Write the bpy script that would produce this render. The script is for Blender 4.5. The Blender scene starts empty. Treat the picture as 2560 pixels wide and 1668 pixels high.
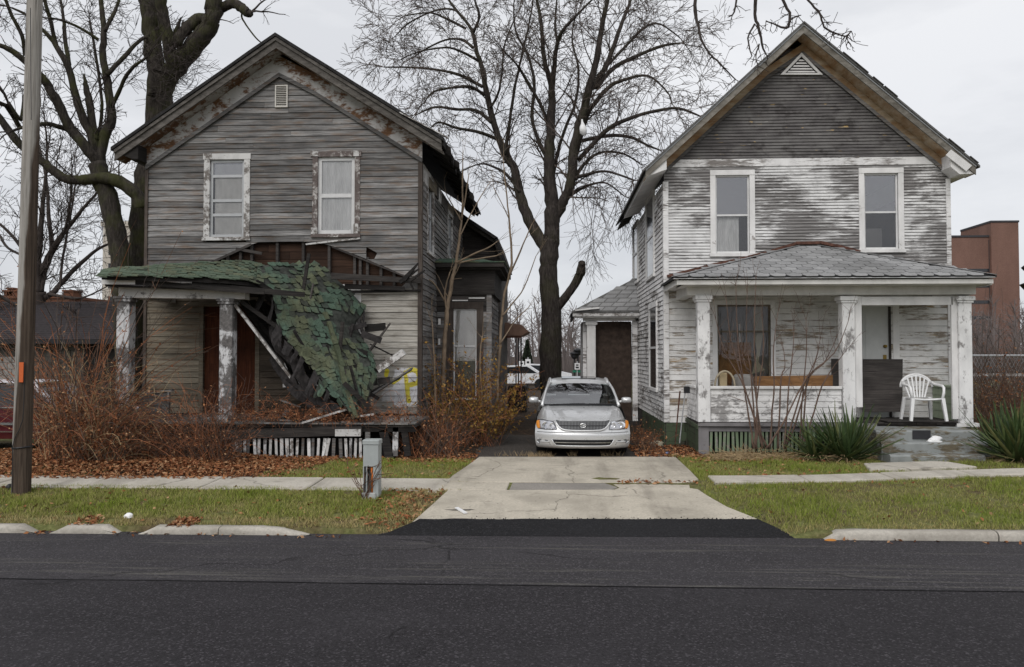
import bpy, math, random
from mathutils import Vector, Matrix, noise as mnoise
import numpy as np
random.seed(7)
R = math.radians
sc = bpy.context.scene
COL = sc.collection

# ------------------------------------------------------------------ camera, sky, sun, exposure
FPX, CXP, CYP = 2000.0, 1280.0, 834.0        # focal length and centre in pixels of the 2560 px wide photograph
CAM_Z = 2.12
YAW, PITCH = math.atan(98/2000), math.atan(56/2000)
cam_d = bpy.data.cameras.new('camera')
cam = bpy.data.objects.new('camera', cam_d); COL.objects.link(cam)
cam.location = (0, 0, CAM_Z)
cam.rotation_euler = (math.pi/2 + PITCH, 0, YAW)
cam_d.sensor_width = 36; cam_d.lens = 36*FPX/2560
cam_d.clip_end = 4000; cam_d.clip_start = .1
sc.camera = cam

SUN_EL, SUN_AZ = R(42), R(200)               # overcast: a weak, very soft sun high behind the camera, a little to the left
wd = bpy.data.worlds.new('World'); sc.world = wd; wd.use_nodes = True
wn, wl = wd.node_tree.nodes, wd.node_tree.links
wn.clear()
w_out = wn.new('ShaderNodeOutputWorld'); w_bg = wn.new('ShaderNodeBackground')
w_sky = wn.new('ShaderNodeTexSky'); w_sky.sky_type = 'NISHITA'; w_sky.sun_disc = False
w_sky.sun_elevation = SUN_EL; w_sky.sun_rotation = SUN_AZ
w_tc = wn.new('ShaderNodeTexCoord'); w_map = wn.new('ShaderNodeMapping'); w_map.inputs['Scale'].default_value = (1.6, 1.6, 5.0)
w_map.inputs['Location'].default_value = (.3, .1, .35)
w_no = wn.new('ShaderNodeTexNoise'); w_no.inputs['Scale'].default_value = 1.7; w_no.inputs['Detail'].default_value = 6; w_no.inputs['Roughness'].default_value = .55
w_r1 = wn.new('ShaderNodeValToRGB')
w_r1.color_ramp.elements[0].position = .40; w_r1.color_ramp.elements[0].color = (7.9, 8.02, 8.32, 1)
w_r1.color_ramp.elements[1].position = .60; w_r1.color_ramp.elements[1].color = (9.5, 9.55, 9.75, 1)
w_sep = wn.new('ShaderNodeSeparateXYZ')
w_r2 = wn.new('ShaderNodeValToRGB')           # an overcast dome: the layer is thinner and brighter overhead than at the skyline
w_r2.color_ramp.elements[0].position = .0; w_r2.color_ramp.elements[0].color = (.82, .828, .845, 1)
w_r2.color_ramp.elements[1].position = .42; w_r2.color_ramp.elements[1].color = (1, 1, 1, 1)
w_mul = wn.new('ShaderNodeMix'); w_mul.data_type = 'RGBA'; w_mul.blend_type = 'MULTIPLY'; w_mul.inputs[0].default_value = 1
w_mix = wn.new('ShaderNodeMix'); w_mix.data_type = 'RGBA'; w_mix.inputs[0].default_value = .92
wl.new(w_tc.outputs['Generated'], w_map.inputs['Vector']); wl.new(w_map.outputs[0], w_no.inputs['Vector'])
wl.new(w_no.outputs['Fac'], w_r1.inputs[0])
wl.new(w_tc.outputs['Generated'], w_sep.inputs[0]); wl.new(w_sep.outputs[2], w_r2.inputs[0])
wl.new(w_r1.outputs[0], w_mul.inputs[6]); wl.new(w_r2.outputs[0], w_mul.inputs[7])
wl.new(w_sky.outputs[0], w_mix.inputs[6]); wl.new(w_mul.outputs[2], w_mix.inputs[7])
wl.new(w_mix.outputs[2], w_bg.inputs['Color']); w_bg.inputs['Strength'].default_value = .1
wl.new(w_bg.outputs[0], w_out.inputs[0])

sun_d = bpy.data.lights.new('sun', 'SUN'); sun_d.energy = 1.5; sun_d.angle = R(40); sun_d.color = (1, .97, .93)
sun = bpy.data.objects.new('sun', sun_d); COL.objects.link(sun)
sdir = Vector((math.sin(SUN_AZ)*math.cos(SUN_EL), math.cos(SUN_AZ)*math.cos(SUN_EL), math.sin(SUN_EL)))
sun.rotation_euler = sdir.to_track_quat('Z', 'Y').to_euler()
sc.view_settings.view_transform = 'Standard'; sc.view_settings.look = 'None'
sc.view_settings.gamma = 1; sc.view_settings.exposure = 0; sc.view_settings.use_curve_mapping = False
sc.cycles.max_bounces = 6; sc.cycles.transparent_max_bounces = 12

# ------------------------------------------------------------------ measuring: a pixel of the photograph and a distance give a point of the place
_rm = cam.rotation_euler.to_matrix()
def ray(px, py): return _rm @ Vector(((px-CXP)/FPX, -(py-CYP)/FPX, -1))
def W(px, py, Y):
    r = ray(px, py); t = Y/r.y
    return Vector((r.x*t, Y, CAM_Z + r.z*t))
def WZ(px, py, z):
    r = ray(px, py); t = (z-CAM_Z)/r.z
    return Vector((r.x*t, r.y*t, z))
def WX(px, py, x):
    r = ray(px, py); t = x/r.x
    return Vector((x, r.y*t, CAM_Z + r.z*t))
def interp(x, pts):
    if x <= pts[0][0]: return pts[0][1]
    for (a, va), (b, vb) in zip(pts, pts[1:]):
        if x <= b: return va + (vb-va)*(x-a)/(b-a)
    return pts[-1][1]
def smooth(t): t = max(0., min(1., t)); return t*t*(3-2*t)

# ------------------------------------------------------------------ mesh helpers
class MB:
    def __init__(s): s.v = []; s.f = []; s.m = []
    def add(s, vs, fs, mi=0):
        o = len(s.v); s.v.extend([tuple(p) for p in vs]); s.f.extend([tuple(i+o for i in f) for f in fs]); s.m.extend([mi]*len(fs)); return s
    def hexa(s, p, mi=0):      # p: bottom 4 (ccw), top 4
        return s.add(p, [(3,2,1,0),(4,5,6,7),(0,1,5,4),(1,2,6,5),(2,3,7,6),(3,0,4,7)], mi)
    def box(s, x0, x1, y0, y1, z0, z1, mi=0):
        return s.hexa([(x0,y0,z0),(x1,y0,z0),(x1,y1,z0),(x0,y1,z0),(x0,y0,z1),(x1,y0,z1),(x1,y1,z1),(x0,y1,z1)], mi)
    def cbox(s, x0, x1, y0, y1, z0, z1, b=.01, mi=0):   # box with chamfered upright and top edges
        P = lambda e, z: [(x0+e,y0,z),(x1-e,y0,z),(x1,y0+e,z),(x1,y1-e,z),(x1-e,y1,z),(x0+e,y1,z),(x0,y1-e,z),(x0,y0+e,z)]
        def I(e, z): return [(x0+b+e*0,y0+b,z),(x1-b,y0+b,z),(x1-b,y0+b,z),(x1-b,y1-b,z),(x1-b,y1-b,z),(x0+b,y1-b,z),(x0+b,y1-b,z),(x0+b,y0+b,z)]
        r = [P(b,z0), P(b,z1-b)]
        T = [(x0+2*b,y0+b,z1),(x1-2*b,y0+b,z1),(x1-b,y0+2*b,z1),(x1-b,y1-2*b,z1),(x1-2*b,y1-b,z1),(x0+2*b,y1-b,z1),(x0+b,y1-2*b,z1),(x0+b,y0+2*b,z1)]
        vs = r[0]+r[1]+T; fs = [tuple(range(7,-1,-1)), tuple(range(16,24))]
        for k in (0,8):
            for i in range(8): j = (i+1)%8; fs.append((k+i,k+j,k+8+j,k+8+i))
        return s.add(vs, fs, mi)
    def beam(s, p, q, w, h, up=(0,0,1), mi=0, w2=None, h2=None):
        p, q = Vector(p), Vector(q); d = (q-p).normalized(); up = Vector(up)
        r = d.cross(up)
        if r.length < 1e-4: r = d.cross(Vector((1,0,0)))
        r.normalize(); u = r.cross(d).normalized()
        w2 = w if w2 is None else w2; h2 = h if h2 is None else h2
        c = lambda o, w, h: [o-r*w/2-u*h/2, o+r*w/2-u*h/2, o+r*w/2+u*h/2, o-r*w/2+u*h/2]
        return s.hexa(c(p,w,h)+c(q,w2,h2), mi)
    def tube(s, pts, rad, n=6, mi=0, cap=True):
        pts = [Vector(p) for p in pts]; k = len(pts)
        if not hasattr(rad, '__len__'): rad = [rad]*k
        o = len(s.v); prev = None
        for i, p in enumerate(pts):
            d = (pts[min(i+1,k-1)]-pts[max(i-1,0)])
            d = d.normalized() if d.length > 1e-9 else Vector((0,0,1))
            a = Vector((1,0,0)) if prev is None else prev
            a = a - d*a.dot(d)
            if a.length < .05: a = Vector((0,1,0)) - d*d.y
            if a.length < .05: a = Vector((0,0,1)) - d*d.z
            a.normalize(); prev = a; b = d.cross(a)
            for j in range(n):
                t = 2*math.pi*j/n
                q = p + (a*math.cos(t)+b*math.sin(t))*rad[i]
                s.v.append((q.x,q.y,q.z))
        for i in range(k-1):
            for j in range(n):
                j2 = (j+1)%n
                s.f.append((o+i*n+j, o+i*n+j2, o+(i+1)*n+j2, o+(i+1)*n+j)); s.m.append(mi)
        if cap and n > 2:
            s.f.append(tuple(o+j for j in range(n-1,-1,-1))); s.f.append(tuple(o+(k-1)*n+j for j in range(n))); s.m += [mi,mi]
        return s
    def prism(s, poly, ext, mi=0):
        n = len(poly); ext = Vector(ext); a = [Vector(p) for p in poly]; b = [p+ext for p in a]
        fs = [tuple(range(n-1,-1,-1)), tuple(range(n,2*n))] + [(i,(i+1)%n,n+(i+1)%n,n+i) for i in range(n)]
        return s.add(a+b, fs, mi)
    def grid(s, rows, mi=0, thick=None):     # rows: list of equal-length lists of points
        nu, nv = len(rows), len(rows[0])
        fs = [(i*nv+j, i*nv+j+1, (i+1)*nv+j+1, (i+1)*nv+j) for i in range(nu-1) for j in range(nv-1)]
        vs = [p for r in rows for p in r]
        if thick is None: return s.add(vs, fs, mi)
        t = Vector(thick); N = len(vs)
        fs2 = fs + [tuple(N+i for i in reversed(f)) for f in fs]
        ring = [j for j in range(nv)] + [i*nv+nv-1 for i in range(1,nu)] + [(nu-1)*nv+j for j in range(nv-2,-1,-1)] + [i*nv for i in range(nu-2,0,-1)]
        for a, b in zip(ring, ring[1:]+ring[:1]): fs2.append((b, a, N+a, N+b))
        return s.add(vs+[Vector(p)+t for p in vs], fs2, mi)
    def lathe(s, prof, c, n=16, axis='Z', mi=0):
        rows = []
        for r, h in prof:
            row = []
            for j in range(n+1):
                t = 2*math.pi*j/n; a, b = r*math.cos(t), r*math.sin(t)
                row.append(Vector(c)+Vector({'Z':(a,b,h),'Y':(a,h,b),'X':(h,a,b)}[axis]))
            rows.append(row)
        return s.grid(rows, mi)
    def build(s, name, mats, parent=None, smooth=False):
        me = bpy.data.meshes.new(name)
        me.from_pydata(s.v, [], s.f)
        if not isinstance(mats, (list, tuple)): mats = [mats]
        for m in mats: me.materials.append(m)
        if len(mats) > 1: me.polygons.foreach_set('material_index', s.m)
        if smooth: me.polygons.foreach_set('use_smooth', [True]*len(me.polygons))
        me.update()
        return link(bpy.data.objects.new(name, me), parent)
def link(o, parent=None):
    COL.objects.link(o)
    if parent is not None:
        o.parent = parent; o.matrix_parent_inverse = PINV[parent.name]
    PINV[o.name] = (Matrix.Translation(o.location) if o.type == 'EMPTY' else Matrix()).inverted()
    return o
PINV = {}
def tag(o, label, cat, group=None, kind=None):
    if label: o['label'] = label
    if cat: o['category'] = cat
    if group: o['group'] = group
    if kind: o['kind'] = kind
    return o
def thing(name, loc, label, cat, group=None):
    o = bpy.data.objects.new(name, None); o.location = loc; o.empty_display_size = .2
    link(o); return tag(o, label, cat, group)
def struct(o): o['kind'] = 'structure'; return o
def stuff(o): o['kind'] = 'stuff'; return o
def npmesh(name, verts, faces, mat, parent=None, cols=None, smooth=False):
    """many equal polygons at once: verts (n,3), faces (m,k)"""
    me = bpy.data.meshes.new(name); m, k = faces.shape
    me.vertices.add(len(verts)); me.vertices.foreach_set('co', verts.astype(np.float32).ravel())
    me.loops.add(m*k); me.loops.foreach_set('vertex_index', faces.astype(np.int32).ravel())
    me.polygons.add(m); me.polygons.foreach_set('loop_start', np.arange(0, m*k, k, dtype=np.int32))
    me.polygons.foreach_set('loop_total', np.full(m, k, dtype=np.int32))
    me.update(calc_edges=True); me.validate()
    if cols is not None:
        a = me.color_attributes.new('tint', 'FLOAT_COLOR', 'POINT')
        c = np.ones((len(verts), 4), np.float32); c[:, :3] = cols; a.data.foreach_set('color', c.ravel())
    me.materials.append(mat)
    return link(bpy.data.objects.new(name, me), parent)
def rnd(a, b): return random.uniform(a, b)

# ------------------------------------------------------------------ materials
class NT:
    def __init__(s, name, rough=.8, metal=0, spec=.3):
        s.mat = bpy.data.materials.new(name); s.mat.use_nodes = True
        s.nt = s.mat.node_tree; s.b = s.nt.nodes['Principled BSDF']
        s.b.inputs['Roughness'].default_value = rough; s.b.inputs['Metallic'].default_value = metal
        s.b.inputs['Specular IOR Level'].default_value = spec
        s._pos = None
    def n(s, t, ins=None, **props):
        nd = s.nt.nodes.new(t)
        for k, v in props.items(): setattr(nd, k, v)
        for k, v in (ins or {}).items(): s.set(nd.inputs[k], v)
        return nd
    def set(s, sock, v):
        if isinstance(v, bpy.types.NodeSocket): s.nt.links.new(v, sock)
        elif isinstance(v, (tuple, list)) and len(v) == 3 and sock.type == 'RGBA': sock.default_value = (*v, 1)
        else: sock.default_value = v
    def pos(s, scale=(1,1,1), rand=0., local=False):
        p = s.n('ShaderNodeTexCoord').outputs['Object'] if local else s.n('ShaderNodeNewGeometry').outputs['Position']
        v = s.n('ShaderNodeVectorMath', {0: p, 1: scale}, operation='MULTIPLY').outputs[0]
        if rand:
            r = s.n('ShaderNodeObjectInfo').outputs['Random']
            k = s.n('ShaderNodeMath', {0: r, 1: rand}, operation='MULTIPLY').outputs[0]
            v = s.n('ShaderNodeVectorMath', {0: v, 1: k}, operation='ADD').outputs[0]
        return v
    def noise(s, vec, scale=1, detail=4, rough=.6, dist=0):
        return s.n('ShaderNodeTexNoise', {'Vector': vec, 'Scale': scale, 'Detail': detail, 'Roughness': rough, 'Distortion': dist}).outputs['Fac']
    def ramp(s, fac, els, interp='LINEAR'):
        nd = s.n('ShaderNodeValToRGB', {0: fac}); cr = nd.color_ramp; cr.interpolation = interp
        while len(cr.elements) < len(els): cr.elements.new(1)
        for e, (p, c) in zip(cr.elements, els):
            e.position = p; c = (c,c,c) if isinstance(c, (int,float)) else c; e.color = (*c, 1)
        return nd.outputs[0]
    def mix(s, fac, a, b, blend='MIX'):
        nd = s.n('ShaderNodeMix', {0: fac, 6: a, 7: b}, data_type='RGBA', blend_type=blend); return nd.outputs[2]
    def math(s, op, a, b=0., c=None, clamp=False):
        ins = {0: a, 1: b}
        if c is not None: ins[2] = c
        nd = s.n('ShaderNodeMath', ins, operation=op); nd.use_clamp = clamp; return nd.outputs[0]
    def step(s, fac, at, w=.02): return s.ramp(fac, [(max(0,at-w), 0.), (min(1,at+w), 1.)])
    def rand(s): return s.n('ShaderNodeObjectInfo').outputs['Random']
    def island(s): return s.n('ShaderNodeNewGeometry').outputs['Random Per Island']
    def bump(s, h, strength=.4, dist=.01):
        nd = s.n('ShaderNodeBump', {'Height': h, 'Strength': strength, 'Distance': dist}); s.set(s.b.inputs['Normal'], nd.outputs[0])
    def col(s, c): s.set(s.b.inputs['Base Color'], c); return s
    def rough(s, r): s.set(s.b.inputs['Roughness'], r); return s
def plain(name, c, rough=.7, metal=0, var=.15, scale=6, spec=.3):
    t = NT(name, rough, metal, spec); n = t.noise(t.pos(), scale, 5)
    lo = tuple(v*(1-var) for v in c); hi = tuple(min(1,v*(1+var)) for v in c)
    t.col(t.ramp(n, [(.3, lo), (.7, hi)])); return t.mat
def wood(name, c1, c2, c3, grain=(2,2,60), var=.35, rust=0., rand=True, rough=.85):
    """bare weathered timber: long grain, dark streaks, optional brown stain, each piece a little different"""
    t = NT(name, rough, 0, .2); v = t.pos(grain, 37. if rand else 0)
    g = t.noise(v, 1.0, 6, .65, .4); big = t.noise(t.pos((1,1,2.5)), 1.3, 4)
    c = t.ramp(g, [(.28, c3), (.48, c1), (.68, c2)])
    c = t.mix(t.ramp(big, [(.38, 0.), (.68, .62)]), c, c3)
    if rust:
        rs = t.noise(t.pos((1.6,1.6,9), 11.), 1.2, 5, .7)
        c = t.mix(t.math('MULTIPLY', t.ramp(rs, [(.5, 0.), (.72, 1.)]), rust), c, (.16,.085,.035))
    if rand:
        k = t.math('MULTIPLY_ADD', t.rand(), var*2, 1-var)
        c = t.mix(1., c, t.n('ShaderNodeCombineColor', {0: k, 1: k, 2: k}).outputs[0], 'MULTIPLY')
    knots = t.noise(t.pos((5,5,9), 5.), 3.2, 2)
    c = t.mix(t.ramp(knots, [(.70, 0.), (.76, .7)]), c, (.03,.025,.022))
    t.col(c); t.bump(g, .35, .004); return t.mat
def peel(name, paint, wd1, wd2, at=.5, spread=.25, grain=(3,3,26), big=.7, edge=None, paint_var=.12, rand=0., rough=.7):
    """peeling paint over grey timber: the paint is lost in streaks along the grain, more in some patches than others"""
    t = NT(name, rough, 0, .25)
    fine = t.noise(t.pos(grain, rand), 1.5, 8, .72, .6)
    patch = t.noise(t.pos((1,1,1.6), rand*.3), big, 5, .62, .8)
    mid = t.noise(t.pos((grain[0]*.45, grain[1]*.45, grain[2]*.3), rand), 1.3, 4, .6)
    m = t.math('ADD', t.math('ADD', t.math('MULTIPLY', fine, .62), t.math('MULTIPLY', mid, .38)), t.math('MULTIPLY_ADD', patch, spread*2.6, -spread*1.3))
    mask = t.step(m, at, .045)                                  # 1 = bare
    g = t.noise(t.pos((grain[0]*1.2, grain[1]*1.2, grain[2]*3)), 1.4, 5)
    bare = t.ramp(g, [(.3, wd2), (.65, wd1)])
    dirt = t.noise(t.pos((1.5,1.5,.8)), 2.2, 5)
    pc = t.ramp(dirt, [(.25, tuple(c*(1-paint_var*2.2) for c in paint)), (.6, paint)])
    if edge: bare = t.mix(t.ramp(t.noise(t.pos((2,2,6)), 1.1, 4), [(.55, 0.), (.68, 1.)]), bare, edge)
    t.col(t.mix(mask, pc, bare))
    t.bump(t.math('SUBTRACT', 1., mask), .5, .003); return t.mat

M = {}
M['wood_grey'] = wood('weathered_grey_wood', (.195,.19,.187), (.345,.337,.33), (.05,.048,.048), rust=.55)
M['wood_shaded'] = wood('shaded_brown_boards', (.075,.06,.046), (.11,.09,.07), (.03,.025,.02), var=.3)  # darker than the tan boards: porch shade is put into the colour
M['wood_dark'] = wood('dark_weathered_wood', (.06,.053,.05), (.10,.09,.082), (.022,.02,.019), var=.3)
M['wood_black'] = wood('rotten_or_shade_black_wood', (.022,.02,.019), (.045,.04,.036), (.009,.008,.008), var=.3)
M['wood_brown'] = wood('brown_sheathing_wood', (.048,.026,.017), (.075,.040,.025), (.02,.012,.009), var=.35)
M['wood_corner'] = wood('brown_grey_wood', (.085,.068,.058), (.13,.11,.095), (.04,.032,.028), grain=(40,40,2), var=.2)
M['wood_tan'] = wood('grimy_tan_wood', (.19,.165,.125), (.28,.25,.195), (.085,.07,.055), rust=.4, var=.25)
M['trim_peel'] = peel('peeling_white_trim', (.62,.61,.6), (.22,.2,.185), (.10,.085,.075), .52, .28, (10,10,10), 1.5)
M['trim_brown'] = peel('flaking_brown_trim', (.52,.50,.48), (.15,.12,.112), (.08,.065,.06), .44, .2, (9,9,9), 1.5)
M['soffit_peel'] = peel('peeling_soffit_paint', (.40,.385,.365), (.15,.075,.038), (.075,.04,.022), .50, .30, (5,5,9), 1.1)
M['post_peel'] = peel('badly_peeled_white_post', (.66,.66,.67), (.17,.16,.155), (.075,.07,.068), .46, .3, (9,9,4), 1.3)
M['white_side'] = peel('peeling_white_clapboard', (.80,.79,.785), (.27,.25,.235), (.12,.105,.098), .555, .24, (2.4,2.4,18), .62)
M['white_low'] = peel('flaking_white_clapboard', (.76,.75,.735), (.33,.27,.2), (.16,.145,.135), .56, .26, (2.5,2.5,22), .8, edge=(.34,.23,.11), rand=9.)
M['white_trim'] = peel('old_white_paint', (.80,.79,.78), (.33,.30,.28), (.17,.15,.14), .66, .2, (7,7,9), 1.3)
M['white_col'] = peel('flaking_white_column', (.82,.815,.81), (.30,.29,.285), (.19,.18,.175), .565, .24, (9,9,5), 1.2)
M['rail_peel'] = peel('flaking_white_rail', (.82,.81,.80), (.33,.32,.315), (.22,.21,.205), .555, .25, (6,6,14), 1.1)

def glass(name, tint=(.75,.78,.8), refl=1.45, rough=.02, extra=.0):
    t = NT(name); nt = t.nt; nt.nodes.remove(t.b)
    out = [n for n in nt.nodes if n.type == 'OUTPUT_MATERIAL'][0]
    fr = t.n('ShaderNodeFresnel', {'IOR': refl}).outputs[0]
    fac = t.math('ADD', fr, extra, clamp=True)
    tr = t.n('ShaderNodeBsdfTransparent', {'Color': tint}).outputs[0]
    wob = t.noise(t.pos((1,1,1)), 2.5, 2)
    bp = t.n('ShaderNodeBump', {'Height': wob, 'Strength': .12, 'Distance': .02}).outputs[0]
    gl = t.n('ShaderNodeBsdfGlossy', {'Color': (.9,.9,.92), 'Roughness': rough, 'Normal': bp}).outputs[0]
    mx = t.n('ShaderNodeMixShader', {0: fac, 1: tr, 2: gl}).outputs[0]
    nt.links.new(mx, out.inputs[0]); return t.mat
M['glass'] = glass('window_glass', (.97,.97,.97), extra=.03)
M['glass_clear'] = glass('clear_window_glass', (.9,.9,.9), extra=.0)
M['glass_dusty'] = glass('dusty_window_glass', (.8,.8,.8), extra=.16, rough=.08)

# ------------------------------------------------------------------ ground, road, kerb, pavement
def drive_w(x, y):          # how far a spot belongs to the drive corridor
    xl = interp(y, [(9.4,-2.1),(10.0,-1.7),(11.3,-1.55),(12.2,-1.55),(15.2,-1.45)]); xr = interp(y, [(9.4,2.86),(10.4,2.55),(12.2,2.2),(15.2,2.3)])
    return smooth((x-xl+.35)/.4)*smooth((xr+.35-x)/.4)
def gz(x, y):
    b = interp(y, [(9.4,.055),(9.7,.085),(10.3,.115),(11.4,.165),(12.5,.195),(14,.2)])
    b += .10*smooth((x-3.2)/5.0)*smooth((y-9.8)/2.3)
    if 9.0 < y < 12.4:
        dz = interp(y, [(9.4,-.015),(10.0,.015),(12.2,.165)])
        w = drive_w(x, y); b = b*(1-w) + dz*w
    b += .012*mnoise.noise(Vector((x*.9, y*.9, 0))) if y > 9.8 else 0
    return b

def lawn_mat():
    t = NT('winter_lawn_soil', .95, 0, .1); p = t.pos()
    big = t.noise(p, .9, 4); fine = t.noise(p, 14, 6, .7); mid = t.noise(p, 3.1, 4)
    g = t.ramp(fine, [(.3, (.075,.08,.028)), (.55, (.15,.16,.06)), (.75, (.25,.22,.11))])
    d = t.ramp(fine, [(.3, (.05,.035,.02)), (.6, (.13,.10,.055)), (.8, (.2,.16,.10))])
    t.col(t.mix(t.ramp(t.math('ADD', t.math('MULTIPLY', big, .6), t.math('MULTIPLY', mid, .4)), [(.44, 0.), (.6, 1.)]), g, d))
    t.bump(fine, .8, .02); return t.mat
def dirt_mat():
    t = NT('dark_leafy_dirt', .95, 0, .1); p = t.pos(); f = t.noise(p, 9, 7, .72); b = t.noise(p, 1.3, 3)
    c = t.ramp(f, [(.3, (.02,.015,.011)), (.52, (.055,.038,.026)), (.72, (.13,.08,.045))])
    t.col(t.mix(t.ramp(b, [(.4, 0.), (.65, .5)]), c, (.035,.03,.028))); t.bump(f, .8, .03); return t.mat
M['lawn'] = lawn_mat(); M['dirt'] = dirt_mat()
xs = [-900,-300,-120,-60,-35,-22,-16,-12] + [round(-10+.25*i,3) for i in range(85)] + [12,16,22,35,60,120,300,900]
ys = [9.44,9.46,9.55,9.7] + [round(9.9+.25*i,3) for i in range(46)] + [22,24,27,31,36,45,60,90,150,300,700,1800]
kerb_shift = lambda x, y: (max(0,.0125*min(x,14))+.03)*max(0,1-(y-9.44)/.46)      # the lawn starts behind the kerb line
g_rows = [[(x, y+kerb_shift(x,y), gz(x,y) if y > 9.45 else -.08) for x in xs] for y in ys]
mb = MB(); mb.grid(g_rows)
for i, f in enumerate(mb.f):
    c = Vector((0,0,0))
    for k in f: c += Vector(mb.v[k])
    c /= 4
    dirt = (c.y > 15.0 and -3.2 < c.x < 3.0) or (c.y > 14.6 and -9.2 < c.x < -2.2) or c.y > 60 or (c.x < -4.2 and 12.4 < c.y < 15)
    mb.m[i] = 1 if dirt else 0
struct(mb.build('ground', [M['lawn'], M['dirt']], smooth=True))
# the ground on the near side of the street, behind the camera
mb = MB(); mb.grid([[(x, y, .12) for x in (-900,-60,0,60,900)] for y in (-900,-60,-8,-.9)])
struct(mb.build('far_side_ground', M['lawn']))

def asphalt(name, c, streak=0., rough=.75, fine_amt=.5):
    t = NT(name, rough, 0, .10); p = t.pos()
    agg = t.n('ShaderNodeTexVoronoi', {'Vector': p, 'Scale': 70.}).outputs['Color']
    f = t.noise(p, 60, 3, .7); b = t.noise(t.pos((.35,1.2,1)), 1.2, 5); bl = t.noise(p, .5, 3)
    cc = t.ramp(f, [(.3, tuple(v*(1-fine_amt) for v in c)), (.7, tuple(v*(1+fine_amt) for v in c))])
    cc = t.mix(t.ramp(b, [(.35, 0.), (.7, .45)]), cc, tuple(v*1.5 for v in c))
    cc = t.mix(t.ramp(bl, [(.4, 0.), (.7, .35)]), cc, tuple(v*.62 for v in c))
    sp = t.n('ShaderNodeSeparateColor', {0: agg}).outputs[0]
    cc = t.mix(t.ramp(sp, [(.90, 0.), (.92, .6)]), cc, tuple(v*3.4 for v in c))
    if streak:
        s1 = t.noise(t.pos((.45, 11, 1)), 1.0, 6, .65, .3); yy = t.n('ShaderNodeSeparateXYZ', {0: t.pos()}).outputs[1]
        band = t.ramp(t.math('MULTIPLY', yy, .1), [(.735, 1.), (.80, 1.), (.835, .25), (.875, .0), (.885, .75), (.915, .75), (.92, 0.)])
        s1m = t.math('MULTIPLY', t.ramp(s1, [(.52, 0.), (.66, 1.)]), band)
        cc = t.mix(t.math('MULTIPLY', s1m, streak), cc, (.21,.20,.17))
    big2 = t.noise(t.pos((.5,.9,1)), .9, 6, .65, .5); cc = t.mix(t.ramp(big2, [(.50,0.),(.62,.40)]), cc, tuple(v*1.45 for v in c))
    wv = t.n('ShaderNodeVectorMath', {0: t.pos((.5,1,1)), 1: t.n('ShaderNodeVectorMath', {0: t.n('ShaderNodeTexNoise', {'Vector': p, 'Scale': 1.6, 'Detail': 6.}).outputs['Color'], 1: (.7,.7,0)}, operation='MULTIPLY').outputs[0]}, operation='ADD').outputs[0]
    vd = t.n('ShaderNodeTexVoronoi', {'Vector': wv, 'Scale': .33}, feature='DISTANCE_TO_EDGE').outputs['Distance']
    cc = t.mix(t.math('MULTIPLY', t.ramp(vd, [(.002,.8),(.007,0.)]), t.ramp(t.noise(p,.45,3), [(.5,0.),(.56,1.)])), cc, tuple(v*.35 for v in c))
    grit = t.noise(p, 34, 4, .8); cc = t.mix(t.ramp(grit, [(.34,.7),(.47,0.)]), cc, tuple(v*.45 for v in c)); cc = t.mix(t.ramp(grit, [(.55,0.),(.68,.7)]), cc, tuple(v*2.2 for v in c))
    t.col(cc); t.bump(t.math('ADD', f, t.math('MULTIPLY', grit, .8)), .7, .008); return t.mat
M['asphalt_old'] = asphalt('worn_asphalt', (.040,.0375,.0405), .40)
M['asphalt_near'] = asphalt('dark_asphalt', (.0285,.0265,.029), 0)
M['tar'] = asphalt('old_tar', (.017,.0165,.018), 0, .8, .6)
M['asphalt_new'] = asphalt('fresh_asphalt', (.016,.0158,.0172), 0, .8, .6)
mb = MB(); mb.grid([[(x, y, 0) for x in (-900,-40,-12,0,12,40,900)] for y in (-.9,7.42,10.4)])
struct(mb.build('road', M['asphalt_old']))
# newer, darker layer over the near lane, its edge a small ragged lip
rows = [[],[],[]]
for i in range(161):
    x = -40+.5*i; e = 7.44+.004*x+.012*mnoise.noise(Vector((x*1.7,0,3)))+.02*mnoise.noise(Vector((x*.4,5,3)))
    rows[0].append((x,-.88,.006)); rows[1].append((x,e-.03,.006)); rows[2].append((x,e,.0012))
mb = MB(); mb.grid(rows); struct(mb.build('road_lane', M['asphalt_near']))
# black tar seam
mb = MB(); a, b = [], []
for i in range(161):
    x = -40+.5*i; e = 7.44+.004*x+.012*mnoise.noise(Vector((x*1.7,0,3)))+.02*mnoise.noise(Vector((x*.4,5,3)))
    w = .02+.018*mnoise.noise(Vector((x*2.3,9,1)))
    a.append((x,e-.015,.010)); b.append((x,e+w,.005))
mb.grid([a,b]); struct(mb.build('tar_seam', M['tar']))

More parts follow.
